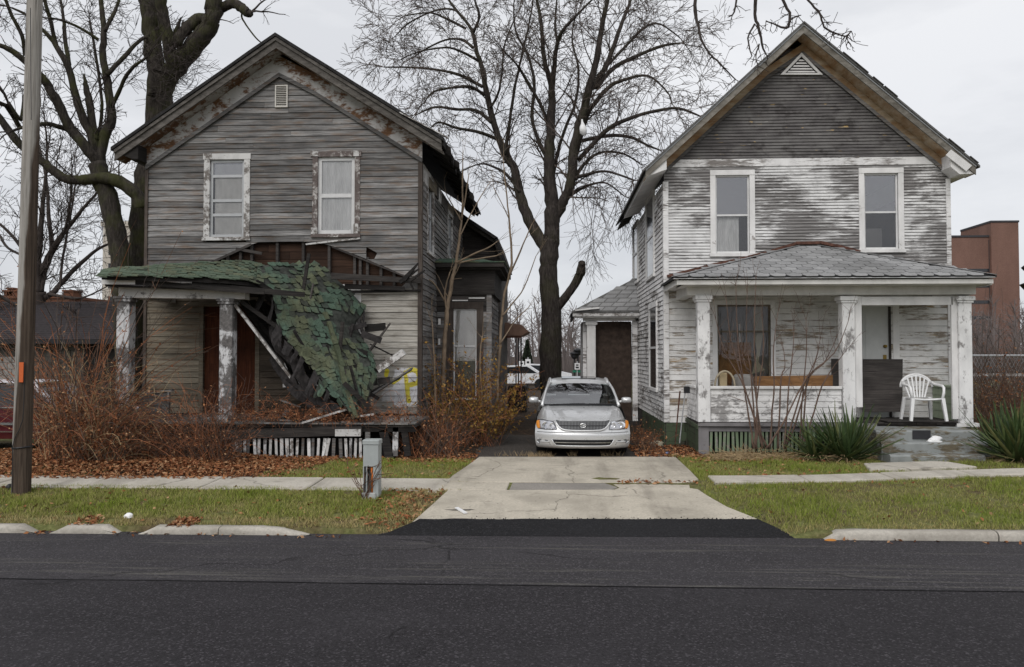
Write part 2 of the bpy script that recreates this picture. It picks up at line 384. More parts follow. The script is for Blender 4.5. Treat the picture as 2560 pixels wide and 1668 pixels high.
def concrete(name, c, dark=(.16,.15,.135), spot=.0, stain=.5, cracks=0.):
    t = NT(name, .9, 0, .2); p = t.pos(); f = t.noise(p, 30, 6, .7); b = t.noise(p, 1.4, 4); s = t.noise(t.pos((1,1.8,1)), 2.6, 5)
    cc = t.ramp(f, [(.3, tuple(v*.78 for v in c)), (.7, tuple(v*1.16 for v in c))])
    cc = t.mix(t.math('MULTIPLY', t.ramp(b, [(.42, 0.), (.66, 1.)]), stain), cc, dark)
    cc = t.mix(t.ramp(s, [(.62, 0.), (.74, .45)]), cc, tuple(v*.5 for v in dark))
    if spot:
        v = t.n('ShaderNodeTexVoronoi', {'Vector': t.pos((3.1,6.0,1)), 'Scale': 1.5}).outputs['Distance']
        cc = t.mix(t.ramp(v, [(.055, spot), (.085, 0.)]), cc, (.035,.033,.03))
    if cracks:
        wv = t.n('ShaderNodeVectorMath', {0: p, 1: t.n('ShaderNodeVectorMath', {0: t.n('ShaderNodeTexNoise', {'Vector': p, 'Scale': 2.2, 'Detail': 5.}).outputs['Color'], 1: (.5,.5,0)}, operation='MULTIPLY').outputs[0]}, operation='ADD').outputs[0]
        vd = t.n('ShaderNodeTexVoronoi', {'Vector': wv, 'Scale': cracks}, feature='DISTANCE_TO_EDGE').outputs['Distance']
        gate = t.ramp(t.noise(p, .7, 3), [(.46,0.),(.52,1.)])
        cc = t.mix(t.math('MULTIPLY', t.ramp(vd, [(.002,.55),(.008,0.)]), gate), cc, (.06,.052,.042))
        ts = t.noise(t.pos((2.2,.35,1)), 1.1, 4); cc = t.mix(t.ramp(ts, [(.52,0.),(.68,.42)]), cc, (.17,.15,.125))
    g = t.noise(p, 55, 3); cc = t.mix(t.ramp(g, [(.66, 0.), (.72, .4)]), cc, (.1,.095,.085))
    t.col(cc); t.bump(f, .35, .006); return t.mat
M['concrete'] = concrete('old_concrete', (.50,.465,.405), (.34,.31,.26), stain=.7, cracks=.4)
M['apron'] = concrete('driveway_concrete', (.49,.445,.37), (.32,.29,.24), spot=.85, stain=.8, cracks=.55)
M['patch'] = concrete('grey_patch_concrete', (.27,.25,.225))
M['kerbstone'] = concrete('kerb_concrete', (.44,.41,.36), (.2,.18,.15), stain=.7)
M['steps'] = peel('flaking_blue_grey_step_paint', (.265,.28,.275), (.17,.145,.10), (.07,.057,.04), .515, .24, (5,5,16), 1.7)

def slab_mesh(poly, th=.10, sub=None, lift=.022, jag=.0):
    """a paving slab over the terrain: outline (x, y) with a small arris, top follows the ground"""
    pts = []
    n = len(poly)
    for i in range(n):
        a, b = poly[i], poly[(i+1)%n]; L = math.hypot(b[0]-a[0], b[1]-a[1]); k = max(1, int(L/.35))
        for j in range(k):
            t = j/k; x, y = a[0]+(b[0]-a[0])*t, a[1]+(b[1]-a[1])*t
            if jag: x += rnd(-jag,jag); y += rnd(-jag,jag)
            pts.append((x,y))
    cx = sum(p[0] for p in pts)/len(pts); cy = sum(p[1] for p in pts)/len(pts)
    mb = MB(); m = len(pts)
    top = lambda x,y: gz2(x,y)+lift
    ring0 = [(x,y,top(x,y)-th) for x,y in pts]; ring1 = [(x,y,top(x,y)-.012) for x,y in pts]
    ins = lambda x,y,e: (x+(cx-x)/max(.01,math.hypot(cx-x,cy-y))*e, y+(cy-y)/max(.01,math.hypot(cx-x,cy-y))*e)
    r2 = [(*ins(x,y,.015), top(x,y)) for x,y in pts]
    vs = ring0+ring1+r2; fs = []
    for k in (0,m):
        for i in range(m): fs.append((k+i,k+(i+1)%m,k+m+(i+1)%m,k+m+i))
    fs.append(tuple(range(2*m,3*m)))
    return mb.add(vs, fs)
def gz2(x, y):     # slabs lie on the plain profile without the small bumps
    return gz(x,y) - (.012*mnoise.noise(Vector((x*.9, y*.9, 0))) if y > 9.8 else 0)

drive = thing('driveway', (0.4,12,.1), None, None); struct(drive)
# upper slab, rounded at the front right corner
up = [(-1.62,12.28),(1.95,12.34),(2.16,12.40),(2.27,12.55),(2.3,13.4),(2.33,15.2),(.5,15.12),(-1.36,15.02),(-1.48,13.6)]
slab_mesh(up, lift=.03).build('slab', M['apron'], drive)
strip1 = [(-.62,11.78),(.86,11.86),(.98,12.02),(.82,12.30),(-.60,12.265)]
slab_mesh(strip1, lift=.020).build('slab', M['patch'], drive)
strip0 = [(-1.6,11.74),(-.66,11.77),(-.64,12.26),(-1.6,12.255)]
slab_mesh(strip0, lift=.024).build('slab', M['apron'], drive)
strip2 = [(.92,11.88),(2.05,12.02),(2.1,12.31),(.9,12.30),(1.02,12.05)]
slab_mesh(strip2, lift=.012).build('slab', M['apron'], drive)
low = [(-1.52,11.72),(-.6,11.755),(.9,11.83),(2.0,11.98),(2.15,11.9),(2.22,11.5),(2.36,10.9),(2.60,10.30),(2.4,10.21),(1.6,10.12),(.4,10.02),(-.8,9.98),(-1.74,10.0),(-1.70,10.3),(-1.62,10.9),(-1.56,11.4)]
slab_mesh(low, lift=.026).build('slab', M['apron'], drive)
# fresh tarmac ramp between slab and street
rows = []
for j in range(9):
    t = j/8; row = []
    for i in range(61):
        u = i/60
        xa, xb = -2.08+.42*t**.7, 2.86-.26*t
        x = xa+(xb-xa)*u; yb = 9.43+.10*u; yt = 10.05+.20*u+.015*mnoise.noise(Vector((x*3,7,0)))
        y = yb+(yt-yb)*t
        z = .006 + .055*smooth(t*1.15) + .006*mnoise.noise(Vector((x*4,y*4,2))) + .004*mnoise.noise(Vector((x*11,y*11,5)))
        if t == 0: z = .002
        if t == 1: z += .012
        row.append((x,y,z))
    rows.append(row)
mb = MB(); mb.grid(rows); struct(mb.build('asphalt_ramp', M['asphalt_new'], smooth=True))
# old dark gravel parking strip behind the slab
mb = MB(); mb.grid([[(x, y, gz(x,y)+.008) for x in [-1.5+.3*i for i in range(14)]] for y in [15.0+.4*i for i in range(12)]])
M['gravel'] = asphalt('dark_gravel', (.055,.049,.044), 0, .9, .8)
struct(mb.build('gravel_drive', M['gravel'], smooth=True))

pave = thing('pavement', (-4.5,12,.17), None, None); struct(pave)
def swy(x): return 11.52 + .02*x*0 if x < 0 else 12.0+.085*(x-2.4)
x = -13.0
cuts = [-13,-11.4,-9.9,-8.35,-6.9,-5.15,-3.55,-1.63]
for a, b in zip(cuts, cuts[1:]):
    k = .10 if b > -2 else 0
    slab_mesh([(a+.012,11.5),(b-.012-k*0,11.5),(b-.012+k,12.42),(a+.012,12.42)], lift=.03+rnd(-.006,.006)).build('slab', M['concrete'], pave)
cuts = [2.45,3.9,5.2,6.45,7.7,9.2,11,13]
for a, b in zip(cuts, cuts[1:]):
    slab_mesh([(a+.012,swy(a)+.22),(b-.012,swy(b)+.22),(b-.012,swy(b)+.80),(a+.012,swy(a)+.80)], lift=.04+rnd(-.005,.005)).build('slab', M['concrete'], pave)
walk = [(5.15,13.3),(6.35,13.36),(6.9,13.40),(6.75,14.0),(6.55,14.12),(5.35,14.05)]
slab_mesh(walk, lift=.045).build('slab', M['concrete'], pave)

kerb = thing('kerb', (-4,9.5,0), None, None); struct(kerb)
def kerb_piece(xa, xb, h0=.085, h1=.085, ta=0., tb=0.):
    n = max(3, int((xb-xa)/.22)); prof = [(0,-.05),(.0,.55),(.018,.86),(.05,1.0),(.15,1.02),(.165,.2)]
    rows = []
    for i in range(n+1):
        u = i/n; x = xa+(xb-xa)*u
        h = (h0+(h1-h0)*u)*(smooth(min(1,u/ta)) if ta and u < ta else 1)*(smooth((1-u)/tb) if tb and 1-u < tb else 1)
        h = h if h > .02 else -.03; y0 = 9.41+.012*x+.008*mnoise.noise(Vector((x*2,1,4)))
        rows.append([(x, y0+dy+.006*mnoise.noise(Vector((x*6,dy*9,1))), h*pz+.006*mnoise.noise(Vector((x*5,dy*11,6)))*(pz>.3)) for dy,pz in prof])
    mb = MB(); mb.grid(rows); o = len(prof)
    mb.add(rows[0], [tuple(range(o))]); mb.add(rows[-1], [tuple(reversed(range(o)))])
    mb.build('kerbstone', M['kerbstone'], kerb, smooth=True)
for a, b, ta, tb in [(-14,-10.2,0,0),(-10.15,-7.9,0,0),(-7.88,-6.14,0,.03),(-6.04,-5.12,.12,.05),(-4.97,-3.95,.03,0),(-3.94,-2.75,0,.55)]: kerb_piece(a, b, ta=ta, tb=tb)
for a, b, ta, tb in [(3.1,5.1,.14,0),(5.12,7.2,0,0),(7.22,9.6,0,0),(9.62,13,0,0)]: kerb_piece(a, b, .10, .10, ta=ta, tb=tb)

# ------------------------------------------------------------------ timber-house tools
def poly_interval(poly, z):
    xs_ = []
    n = len(poly); zs = [p[1] for p in poly]; z = max(min(zs)+1e-4, min(max(zs)-1e-4, z))
    for i in range(n):
        (x0,z0),(x1,z1) = poly[i], poly[(i+1)%n]
        if (z0-z)*(z1-z) < 0: xs_.append(x0+(x1-x0)*(z-z0)/(z1-z0))
    return (min(xs_), max(xs_)) if len(xs_) > 1 else None
def rect(u0, u1, z0, z1): return [(u0,z0),(u1,z0),(u1,z1),(u0,z1)]
def siding_segments(z0, z1, pitch, ext, holes, gap, split=None, frac=.35):
    zb = z0
    while zb < z1-.01:
        zt = min(zb+pitch-gap, z1)
        segs = [(*ext(zb), *ext(zt))]; segs = [(s[0],s[1],s[2],s[3]) for s in segs]   # a0,b0,a1,b1
        for h in holes:
            lo, hi = min(p[1] for p in h), max(p[1] for p in h)
            if min(zt,hi)-max(zb,lo) < frac*(zt-zb): continue
            i0, i1 = poly_interval(h, zb), poly_interval(h, zt)
            if i0 is None or i1 is None: continue
            out = []
            for a0,b0,a1,b1 in segs:
                if i0[0] >= b0 or i0[1] <= a0: out.append((a0,b0,a1,b1)); continue
                if i0[0]-a0 > .03 or i1[0]-a1 > .03: out.append((a0,max(a0+.005,i0[0]),a1,max(a1+.005,i1[0])))
                if b0-i0[1] > .03 or b1-i1[1] > .03: out.append((min(b0-.005,i0[1]),b0,min(b1-.005,i1[1]),b1))
            segs = out
        for a0,b0,a1,b1 in segs:
            if split and b0-a0 > split[1]:
                c = rnd(a0+.9, b0-.9); yield zb, zt, a0, c-.002, a1, c-.002; yield zb, zt, c+.002, b0, c+.002, b1
            elif max(b0-a0, b1-a1) > .04: yield zb, zt, a0, b0, a1, b1
        zb += pitch
def board(mb, P, zb, zt, a0, b0, a1, b1, tb=.022, tt=.007, wob=.003, seg=3, warp=0.):
    rows = []; k = rnd(0,50)
    for i in range(seg+1):
        t = i/seg; u0 = a0+(b0-a0)*t; u1 = a1+(b1-a1)*t
        dz = wob*mnoise.noise(Vector((u0*1.3,k,0)))*2; dn = warp*abs(mnoise.noise(Vector((u0*.8,k,7))))
        rows.append([P(u0,zb+dz,0), P(u0,zb+dz,tb+dn), P(u1,zt+dz*.5,tt+dn*.5), P(u1,zt+dz*.5,0)])
    o = len(mb.v); mb.v.extend([tuple(p) for r in rows for p in r])
    for i in range(seg):
        for j in range(4):
            j2 = (j+1)%4; mb.f.append((o+i*4+j, o+(i+1)*4+j, o+(i+1)*4+j2, o+i*4+j2)); mb.m.append(0)
    mb.f.append((o,o+1,o+2,o+3)); mb.f.append((o+seg*4+3,o+seg*4+2,o+seg*4+1,o+seg*4)); mb.m += [0,0]
def siding(parent, P, z0, z1, pitch, ext, holes, matf, name='clapboard', join=False, gap=.005, split=None, tb=.022, tt=.007, wob=.003, warp=0., seg=3, skip=None):
    big = MB()
    for zb,zt,a0,b0,a1,b1 in siding_segments(z0, z1, pitch, ext, holes, gap, split):
        if skip and skip((a0+b0)/2, (zb+zt)/2): continue
        if join: board(big, P, zb,zt,a0,b0,a1,b1,tb,tt,wob,max(seg,int((b0-a0)/.8)),warp)
        else:
            mb = MB(); board(mb, P, zb,zt,a0,b0,a1,b1,tb,tt,wob,seg,warp); mb.build(name, matf((a0+b0)/2,(zb+zt)/2), parent)
    if join: return stuff(big.build(name, matf(0,0), parent))
def frame_front(Y): return lambda u, z, n: Vector((u, Y-n, z))
def frame_side(X, s): return lambda u, z, n: Vector((X+s*n, u, z))      # u runs along y; s = +1 faces +x
def pbox(mb, P, u0, u1, z0, z1, n0, n1, mi=0):
    a = [P(u0,z0,n0),P(u1,z0,n0),P(u1,z0,n1),P(u0,z0,n1),P(u0,z1,n0),P(u1,z1,n0),P(u1,z1,n1),P(u0,z1,n1)]
    c = sum(a, Vector())/8
    mb.hexa(a, mi); return mb
def window(parent, P, u0, u1, z0, z1, casing, sash, mc=.11, rails=(.5,), panes=None, head=.0, b=.035, sill=.05, back=None, lab=None, frame_d=.035):
    """casing board round the opening u0..u1, z0..z1; sash bars, panes, something hung behind"""
    mb = MB(); e = .002
    pbox(mb, P, u0-mc, u0, z0, z1, -.10, frame_d); pbox(mb, P, u1, u1+mc, z0, z1, -.10, frame_d)
    pbox(mb, P, u0-mc-head, u1+mc+head, z1, z1+mc, -.10, frame_d+.008)
    pbox(mb, P, u0-mc-.02, u1+mc+.02, z0-sill-.02, z0, -.10, frame_d+.03)
    w = mb.build('window', casing, parent)
    if lab: w['label'] = lab
    zs = [z0]+[z0+(z1-z0)*r for r in rails]+[z1]
    mb = MB()
    pbox(mb, P, u0+e, u0+b, z0+e, z1-e, -.07, -.02); pbox(mb, P, u1-b, u1-e, z0+e, z1-e, -.07, -.02)
    for i, zz in enumerate(zs):
        lo = zz+e if i == 0 else zz-(b*.55 if i < len(zs)-1 else b+e); hi = zz+b+.01 if i == 0 else zz+(b*.55 if i < len(zs)-1 else -e)
        pbox(mb, P, u0+b+e, u1-b-e, lo, hi, -.065, -.015)
    mb.build('sash', sash, w)
    for i in range(len(zs)-1):
        m = (panes[i] if panes else M['glass'])
        mb = MB(); pbox(mb, P, u0+b, u1-b, zs[i]+b*.5, zs[i+1]-b*.5, -.045, -.041); mb.build('pane', m, w)
    if back:
        for (nm, ua, ub, za, zb_, nn, mt, pleat) in back:
            ru = []; k = max(2, int(abs(ub-ua)/.012)) if pleat else 2
            A = []; Bb = []
            for i in range(k+1):
                u = ua+(ub-ua)*i/k; dn = (pleat*math.sin(u*95+2.2*math.sin(u*21)) if pleat else 0)
                A.append(P(u, za, nn+dn)); Bb.append(P(u, zb_, nn+dn*.6))
            mb = MB(); mb.grid([A,Bb]); mb.build(nm, mt, w, smooth=bool(pleat))
    return w
def cloth(name, c, tr=.25):
    t = NT(name, .9, 0, .1); f = t.noise(t.pos((3,3,1)), 3, 4)
    t.col(t.ramp(f, [(.3, tuple(v*.75 for v in c)), (.7, c)])); return t.mat
M['shade'] = cloth('grey_window_shade', (.58,.57,.545)); M['curtain'] = cloth('white_net_curtain', (.78,.78,.77))
M['shade_dark'] = cloth('dark_grey_shade', (.17,.165,.16))
M['alu'] = plain('grey_metal_frame', (.40,.41,.42), .45, .3, .08)
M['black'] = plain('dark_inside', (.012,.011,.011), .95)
M['sash_white'] = plain('white_window_sash', (.62,.62,.62), .55, 0, .1)

# ------------------------------------------------------------------ left house
YL, YLR = 16.65, 24.4
wl_ = lambda px, py: W(px, py, YL)
XA, XB = wl_(367,600).x, wl_(1052,600).x
ZF = .84                                              # porch and ground floor level
zE, zP, xP = wl_(367,412).z, wl_(700,186).z, wl_(700,186).x
PF = frame_front(YL); PS = frame_side(XB, 1)
house = thing('wooden_house', ((XA+XB)/2, YL, gz(0,16)), 'derelict grey clapboard house with a caved-in green-shingled porch roof', 'house')
lr_p, lr_l, lr_r = W(690,92,YL-.45), W(286,374,YL-.45), W(1104,350,YL-.45)
def ext_rake(z, p, l, r, a, b, d):
    """how far a board row at height z runs under the two rakes"""
    t = (p.z-d-z)
    return (max(a, p.x-max(.02,t)*(p.x-l.x)/(p.z-l.z)), min(b, p.x+max(.02,t)*(r.x-p.x)/(p.z-r.z)))
def extL(z): return ext_rake(z, lr_p, lr_l, lr_r, XA, XB, .22)
def wr(a, b, c, d): p, q = wl_(a,d), wl_(b,c); return (p.x, q.x, p.z, q.z)      # px left,right, top,bottom -> u0,u1,z0,z1
win1 = wr(524,612,399,594); win2 = wr(794,888,392,586)
gap_px = [(505,664),(560,640),(628,610),(655,604),(700,600),(758,600),(800,606),(830,615),(905,643),(1010,688),(1022,700),(1000,722),(560,722)]
gapP = [(wl_(a,b).x, wl_(a,b).z) for a,b in gap_px]
hole2 = [(wl_(a,b).x, wl_(a,b).z) for a,b in [(916,624),(942,624),(944,640),(932,652),(915,648)]]
door = wr(507,640,766,1045); doorwin = wr(735,880,735,960)
pad = lambda r, m: rect(r[0]-m, r[1]+m, r[2]-m, r[3]+m)
zB = wl_(700,1033).z
front = MB(); 
for zb,zt,a0,b0,a1,b1 in siding_segments(zB-.3, zP+.05, .25, extL, [rect(*win1),rect(*win2),rect(*door),rect(*doorwin)], 0, frac=.05):
    front.hexa([PF(a0,zb,-.16),PF(b0,zb,-.16),PF(b0,zb,-.125),PF(a0,zb,-.125),PF(a1,zt,-.16),PF(b1,zt,-.16),PF(b1,zt,-.125),PF(a1,zt,-.125)])
front = front.build('front_wall', M['wood_brown'], house)
zmid = wl_(700,722).z
M['wood_cream'] = None
def cream_mat():
    t = NT('faded_cream_boards', .85, 0, .2); v = t.pos((2,2,50), 23.); g = t.noise(v, 1., 6, .65, .4)
    c = t.ramp(g, [(.28, (.16,.145,.125)), (.48, (.35,.33,.295)), (.68, (.45,.43,.39))])
    st = t.noise(t.pos((1.2,1.2,4)), 1.6, 4); c = t.mix(t.ramp(st, [(.52, 0.), (.7, .75)]), c, (.14,.12,.10))
    # spray paint: a white patch and a yellow letter P
    sp = t.n('ShaderNodeSeparateXYZ', {0: t.pos()}).outputs; nz = t.noise(t.pos(), 6, 4)
    nz2 = t.math('MULTIPLY_ADD', nz, .24, -.12)
    def box(x0,x1,z0,z1,soft=.03):
        cx, cz, hx, hz = (x0+x1)/2,(z0+z1)/2,abs(x1-x0)/2,abs(z1-z0)/2
        dx = t.math('SUBTRACT', t.math('ABSOLUTE', t.math('SUBTRACT', sp[0], cx)), hx); dz = t.math('SUBTRACT', t.math('ABSOLUTE', t.math('SUBTRACT', sp[2], cz)), hz)
        d = t.math('ADD', t.math('MAXIMUM', dx, dz), nz2); return t.ramp(t.math('MULTIPLY_ADD', d, -8., .5), [(.4,0.),(.6,1.)])
    a = wl_(985,1014); b = wl_(1056,922); c = t.mix(t.math('MULTIPLY', box(a.x,b.x,a.z,b.z), .97), c, (.68,.68,.7))
    a = wl_(958,1000); b = wl_(1010,972); c = t.mix(t.math('MULTIPLY', box(a.x,b.x,a.z,b.z), .6), c, (.6,.6,.62))
    def strip(p, q, w):
        p, q = wl_(*p), wl_(*q); dx, dz = q.x-p.x, q.z-p.z; L2 = dx*dx+dz*dz
        ux, uz = t.math('SUBTRACT', sp[0], p.x), t.math('SUBTRACT', sp[2], p.z)
        tt = t.math('DIVIDE', t.math('ADD', t.math('MULTIPLY', ux, dx), t.math('MULTIPLY', uz, dz)), L2, clamp=True)
        ex, ez = t.math('SUBTRACT', ux, t.math('MULTIPLY', tt, dx)), t.math('SUBTRACT', uz, t.math('MULTIPLY', tt, dz))
        d = t.math('SQRT', t.math('ADD', t.math('MULTIPLY', ex, ex), t.math('MULTIPLY', ez, ez)))
        d = t.math('ADD', d, t.math('MULTIPLY', nz2, .25)); return t.ramp(t.math('DIVIDE', d, w), [(.75,1.),(1.,0.)])
    y = None
    for p, q in [((1014,936),(1022,1003)),((1014,932),(1030,924)),((1030,924),(1044,928)),((1044,928),(1050,944)),((1050,944),(1045,958)),((1045,958),(1018,964)),((966,937),(968,928)),((984,955),(1000,944))]:
        s = strip(p, q, .055); y = s if y is None else t.math('MAXIMUM', y, s)
    c = t.mix(t.math('MULTIPLY', y, .92), c, (.66,.56,.03))
    k = t.math('MULTIPLY_ADD', t.rand(), .3, .85); c = t.mix(1., c, t.n('ShaderNodeCombineColor', {0:k,1:k,2:k}).outputs[0], 'MULTIPLY')
    t.col(c); t.bump(g, .3, .004); return t.mat
M['wood_cream'] = cream_mat()
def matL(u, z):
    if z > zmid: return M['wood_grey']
    return M['wood_cream'] if u > wl_(860,800).x else (M['wood_shaded'] if u > wl_(640,800).x else M['wood_tan'])
zsill = wl_(700,725).z
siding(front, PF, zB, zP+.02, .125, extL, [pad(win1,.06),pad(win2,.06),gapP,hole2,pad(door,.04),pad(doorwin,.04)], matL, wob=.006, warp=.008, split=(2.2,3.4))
# sheathing planks seen in the gap, with the studs that carried the boards
g0, g1 = wl_(500,700).x, wl_(1030,700).x
siding(front, lambda u,z,n: PF(u,z,n-.122), wl_(700,725).z, wl_(700,598).z, .165, lambda z: (g0,g1), [], lambda u,z: M['wood_brown'], name='sheathing_plank', tb=.02, tt=.02, gap=.008, split=(1.5,2.6))
def gaptop(u):
    zz = [z for (x0,z0),(x1,z1) in zip(gapP[:10],gapP[1:11]) for z in [z0+(z1-z0)*(u-x0)/(x1-x0)] if x0 <= u <= x1]
    return zz[0] if zz else None
for a in (568,600,628,692,757,822,886,900,918,952,985):
    u = wl_(a,650).x; top = gaptop(u)
    if top: mb = MB(); mb.hexa([Vector(p) for p in [PF(u-.028,zsill,-.1),PF(u+.028,zsill,-.1),PF(u+.028,zsill,-.012),PF(u-.028,zsill,-.012),PF(u-.028,top+.05,-.1),PF(u+.028,top+.05,-.1),PF(u+.028,top+.05,-.012),PF(u-.028,top+.05,-.012)]]); mb.build('stud', M['wood_dark'], front)
for p, q, w in [((512,664),(628,611),.05),((830,617),(1015,692),.035),((590,622),(655,634),.06)]:
    mb = MB(); mb.beam(W(*p,YL-.03), W(*q,YL-.05), .02, w); mb.build('batten', M['wood_dark'], front)
mb = MB(); mb.beam(W(765,611,YL-.03), W(900,596,YL-.05), .04, .035); mb.build('batten', M['trim_peel'], front)

g2 = M['glass']
u0,u1,z0,z1 = win1
window(house, PF, *win1, M['trim_peel'], M['alu'], .125, b=.055, rails=(.29,.475,.79), panes=[M['glass'],M['glass'],M['glass'],M['glass_dusty']], head=.015,
       back=[('shade',u0+.09,u1,z0+.03,z1-.09,-.05,M['shade'],0)], lab='upper window with a grey shade and peeling white casing')
u0,u1,z0,z1 = win2
window(house, PF, *win2, M['trim_brown'], M['sash_white'], .11, b=.075, rails=(.5,), head=.03,
       back=[('curtain',u0+.01,u1-.01,z0+.01,z1-.02,-.062,M['curtain'],.008)], lab='upper window with a pleated white curtain')
for a,b,c,d in [(777,797,378,392),(885,899,378,392),(885,897,560,590),(779,795,570,590)]:
    p, q = wl_(a,d), wl_(b,c); mb = MB(); mb.box(p.x,q.x,YL-.05,YL-.047,p.z,q.z); mb.build('paint_flake', M['trim_peel'], house)
# front door, dim window behind the fallen roof
mb = MB(); u0,u1,z0,z1 = door; um = wl_(560,800).x
pbox(mb, PF, u0-.09, u0, z0, z1, -.1, .03); pbox(mb, PF, u1, u1+.09, z0, z1, -.1, .03); pbox(mb, PF, u0-.09, u1+.09, z1, z1+.12, -.1, .035)
dr = mb.build('door', M['wood_tan'], house)
M['door_brown'] = wood('dark_red_brown_door', (.07,.022,.010), (.11,.036,.016), (.035,.012,.007), grain=(30,30,2), rand=False)
mb = MB(); pbox(mb, PF, u0, um, z0, z1, -.09, -.05); pbox(mb, PF, u0+.06, um-.05, z0+.25, z0+1.0, -.05, -.035); pbox(mb, PF, u0+.06, um-.05, z0+1.15, z1-.15, -.05, -.035)
mb.build('door_leaf', M['door_brown'], dr)
mb = MB(); pbox(mb, PF, um+.12, u1, z0, z1, -.12, -.09); mb.build('door_leaf', M['door_brown'], dr)
mb = MB(); pbox(mb, PF, um, um+.12, z0, z1, -.1, .02); mb.build('door_post', M['wood_tan'], dr)
u0,u1,z0,z1 = doorwin
window(house, PF, *doorwin, M['white_trim'], M['sash_white'], .20, rails=(.5,), back=[('shade',u0,u1,z0,z1,-.11,M['shade_dark'],0)])
# gable vent
a, b, c, d = wr(689,721,214,270); mb = MB(); pbox(mb, PF, a, b, c, d, 0, .05)
M['vent'] = plain('pale_vent_metal', (.52,.50,.46), .5, .2, .08)
v = MB(); fw = .025
pbox(v, PF, a, a+fw, c, d, -.02, .05); pbox(v, PF, b-fw, b, c, d, -.02, .05); pbox(v, PF, a+fw, b-fw, d-fw, d, -.02, .05); pbox(v, PF, a+fw, b-fw, c, c+fw, -.02, .05)
v = v.build('gable_vent', M['vent'], house)
mb = MB(); pbox(mb, PF, a+fw, b-fw, c+fw, d-fw, -.01, .0); mb.build('vent_back', M['black'], v)
n = 11
for i in range(n):
    zz = c+fw+(d-c-2*fw)*(i+.15)/n; h = (d-c-2*fw)/n
    mb = MB(); mb.hexa([PF(a+fw,zz,.04),PF(b-fw,zz,.04),PF(b-fw,zz,.046),PF(a+fw,zz,.046),PF(a+fw,zz+h*.75,.012),PF(b-fw,zz+h*.75,.012),PF(b-fw,zz+h*.75,.018),PF(a+fw,zz+h*.75,.018)]); mb.build('louvre', M['vent'], v)
# corner boards
mb = MB(); mb.box(XB-.055,XB+.035,YL-.045,YL+.09,zB-.1,zE-.02); mb.build('corner_board', M['wood_corner'], house)
mb = MB(); mb.box(XA-.035,XA+.03,YL-.045,YL+.09,zB-.1,zE-.02); mb.build('corner_board', M['wood_corner'], house)
# other walls
mb = MB(); mb.box(XA,XA+.15,YL,YLR,.1,zE); mb.box(XA,XB,YLR-.15,YLR,.1,zE); mb.box(XA+.15,XB-.2,YL+.2,YLR-.2,.5,.7)
mb.prism([(XA,YLR-.2,zE),(XB,YLR-.2,zE),(xP,YLR-.2,zP)], (0,.1,0)); mb.build('rear_walls', M['wood_dark'], house)
mb = MB(); mb.box(XA+.05,XB-.05,YL-.02,YL+.3,.1,zB-.02); mb.build('foundation', M['wood_dark'], house)
# right side wall
sw1 = (WX(1071,500,XB).y, WX(1083,500,XB).y, W(1077,632,YL+.6).z, W(1077,437,YL+.6).z)
ya, yb = WX(1071,500,XB+.03).y, WX(1084,500,XB+.03).y; sw1 = (ya, yb, W(1072,626,ya).z, W(1072,440,ya).z)
yc, yd = WX(1121,560,XB+.03).y, WX(1131,560,XB+.03).y; sw2 = (yc, yd, W(1122,640,yc).z, W(1122,533,yc).z)
side = MB()
for zb,zt,a0,b0,a1,b1 in siding_segments(zB-.8, zE, .25, lambda z:(YL,YLR), [rect(*sw1),rect(*sw2)], 0, frac=.05):
    side.hexa([PS(a0,zb,-.16),PS(b0,zb,-.16),PS(b0,zb,-.01),PS(a0,zb,-.01),PS(a1,zt,-.16),PS(b1,zt,-.16),PS(b1,zt,-.01),PS(a1,zt,-.01)])
side = side.build('side_wall', M['wood_dark'], house)
siding(side, PS, zB, zE-.35, .125, lambda z:(YL+.09,YLR), [pad(sw1,.05),pad(sw2,.05)], lambda u,z: M['wood_grey'], wob=.006, warp=.01, split=(2.6,4.2))
for s_ in (sw1, sw2): window(house, PS, *s_, M['trim_peel'], M['alu'], .09, rails=(.5,), back=[('shade',s_[0],s_[1],s_[2],s_[3],-.11,M['shade_dark'],0)])
y = YL+.1
while y < YLR-.2:
    w = rnd(.35,.8); mb = MB(); mb.box(XB-.01, XB+.03+rnd(0,.01), y, y+w-.01, zE-.34+rnd(-.05,.02), zE-.02)
    mb.build('frieze_board', random.choice([M['wood_tan'],M['wood_dark'],M['trim_peel'],M['wood_dark']]), house); y += w
# roof: rake boards, soffit, frieze, slabs
YO = YL-.45
rk_p, rk_l, rk_r = W(690,92,YO), W(286,374,YO), W(1104,350,YO)
def rake(x, dz=0):
    e = rk_l if x < rk_p.x else rk_r
    return rk_p.z + (e.z-rk_p.z)*(x-rk_p.x)/(e.x-rk_p.x) + dz
def rake_board(name, xa, xb, y0, y1, d0, d1, mat, nseg=4):
    mb = MB(); rows = []
    for i in range(nseg+1):
        x = xa+(xb-xa)*i/nseg
        rows.append([Vector((x,y0,rake(x,d0))),Vector((x,y0,rake(x,d1))),Vector((x,y1,rake(x,d1))),Vector((x,y1,rake(x,d0)))])
    o = len(mb.v); mb.v.extend([tuple(p) for r in rows for p in r])
    for i in range(nseg):
        for j in range(4): mb.f.append((o+i*4+j,o+(i+1)*4+j,o+(i+1)*4+(j+1)%4,o+i*4+(j+1)%4)); mb.m.append(0)
    mb.f += [(o,o+1,o+2,o+3),(o+nseg*4+3,o+nseg*4+2,o+nseg*4+1,o+nseg*4)]; mb.m += [0,0]
    return mb.build(name, mat, house)
M['rake_grey'] = wood('grey_rake_wood', (.12,.11,.10), (.19,.175,.16), (.05,.045,.04), grain=(6,6,14), var=.15)
fr = peel('flaking_rake_frieze', (.50,.49,.48), (.17,.085,.04), (.10,.05,.026), .535, .3, (4,4,8), .9)
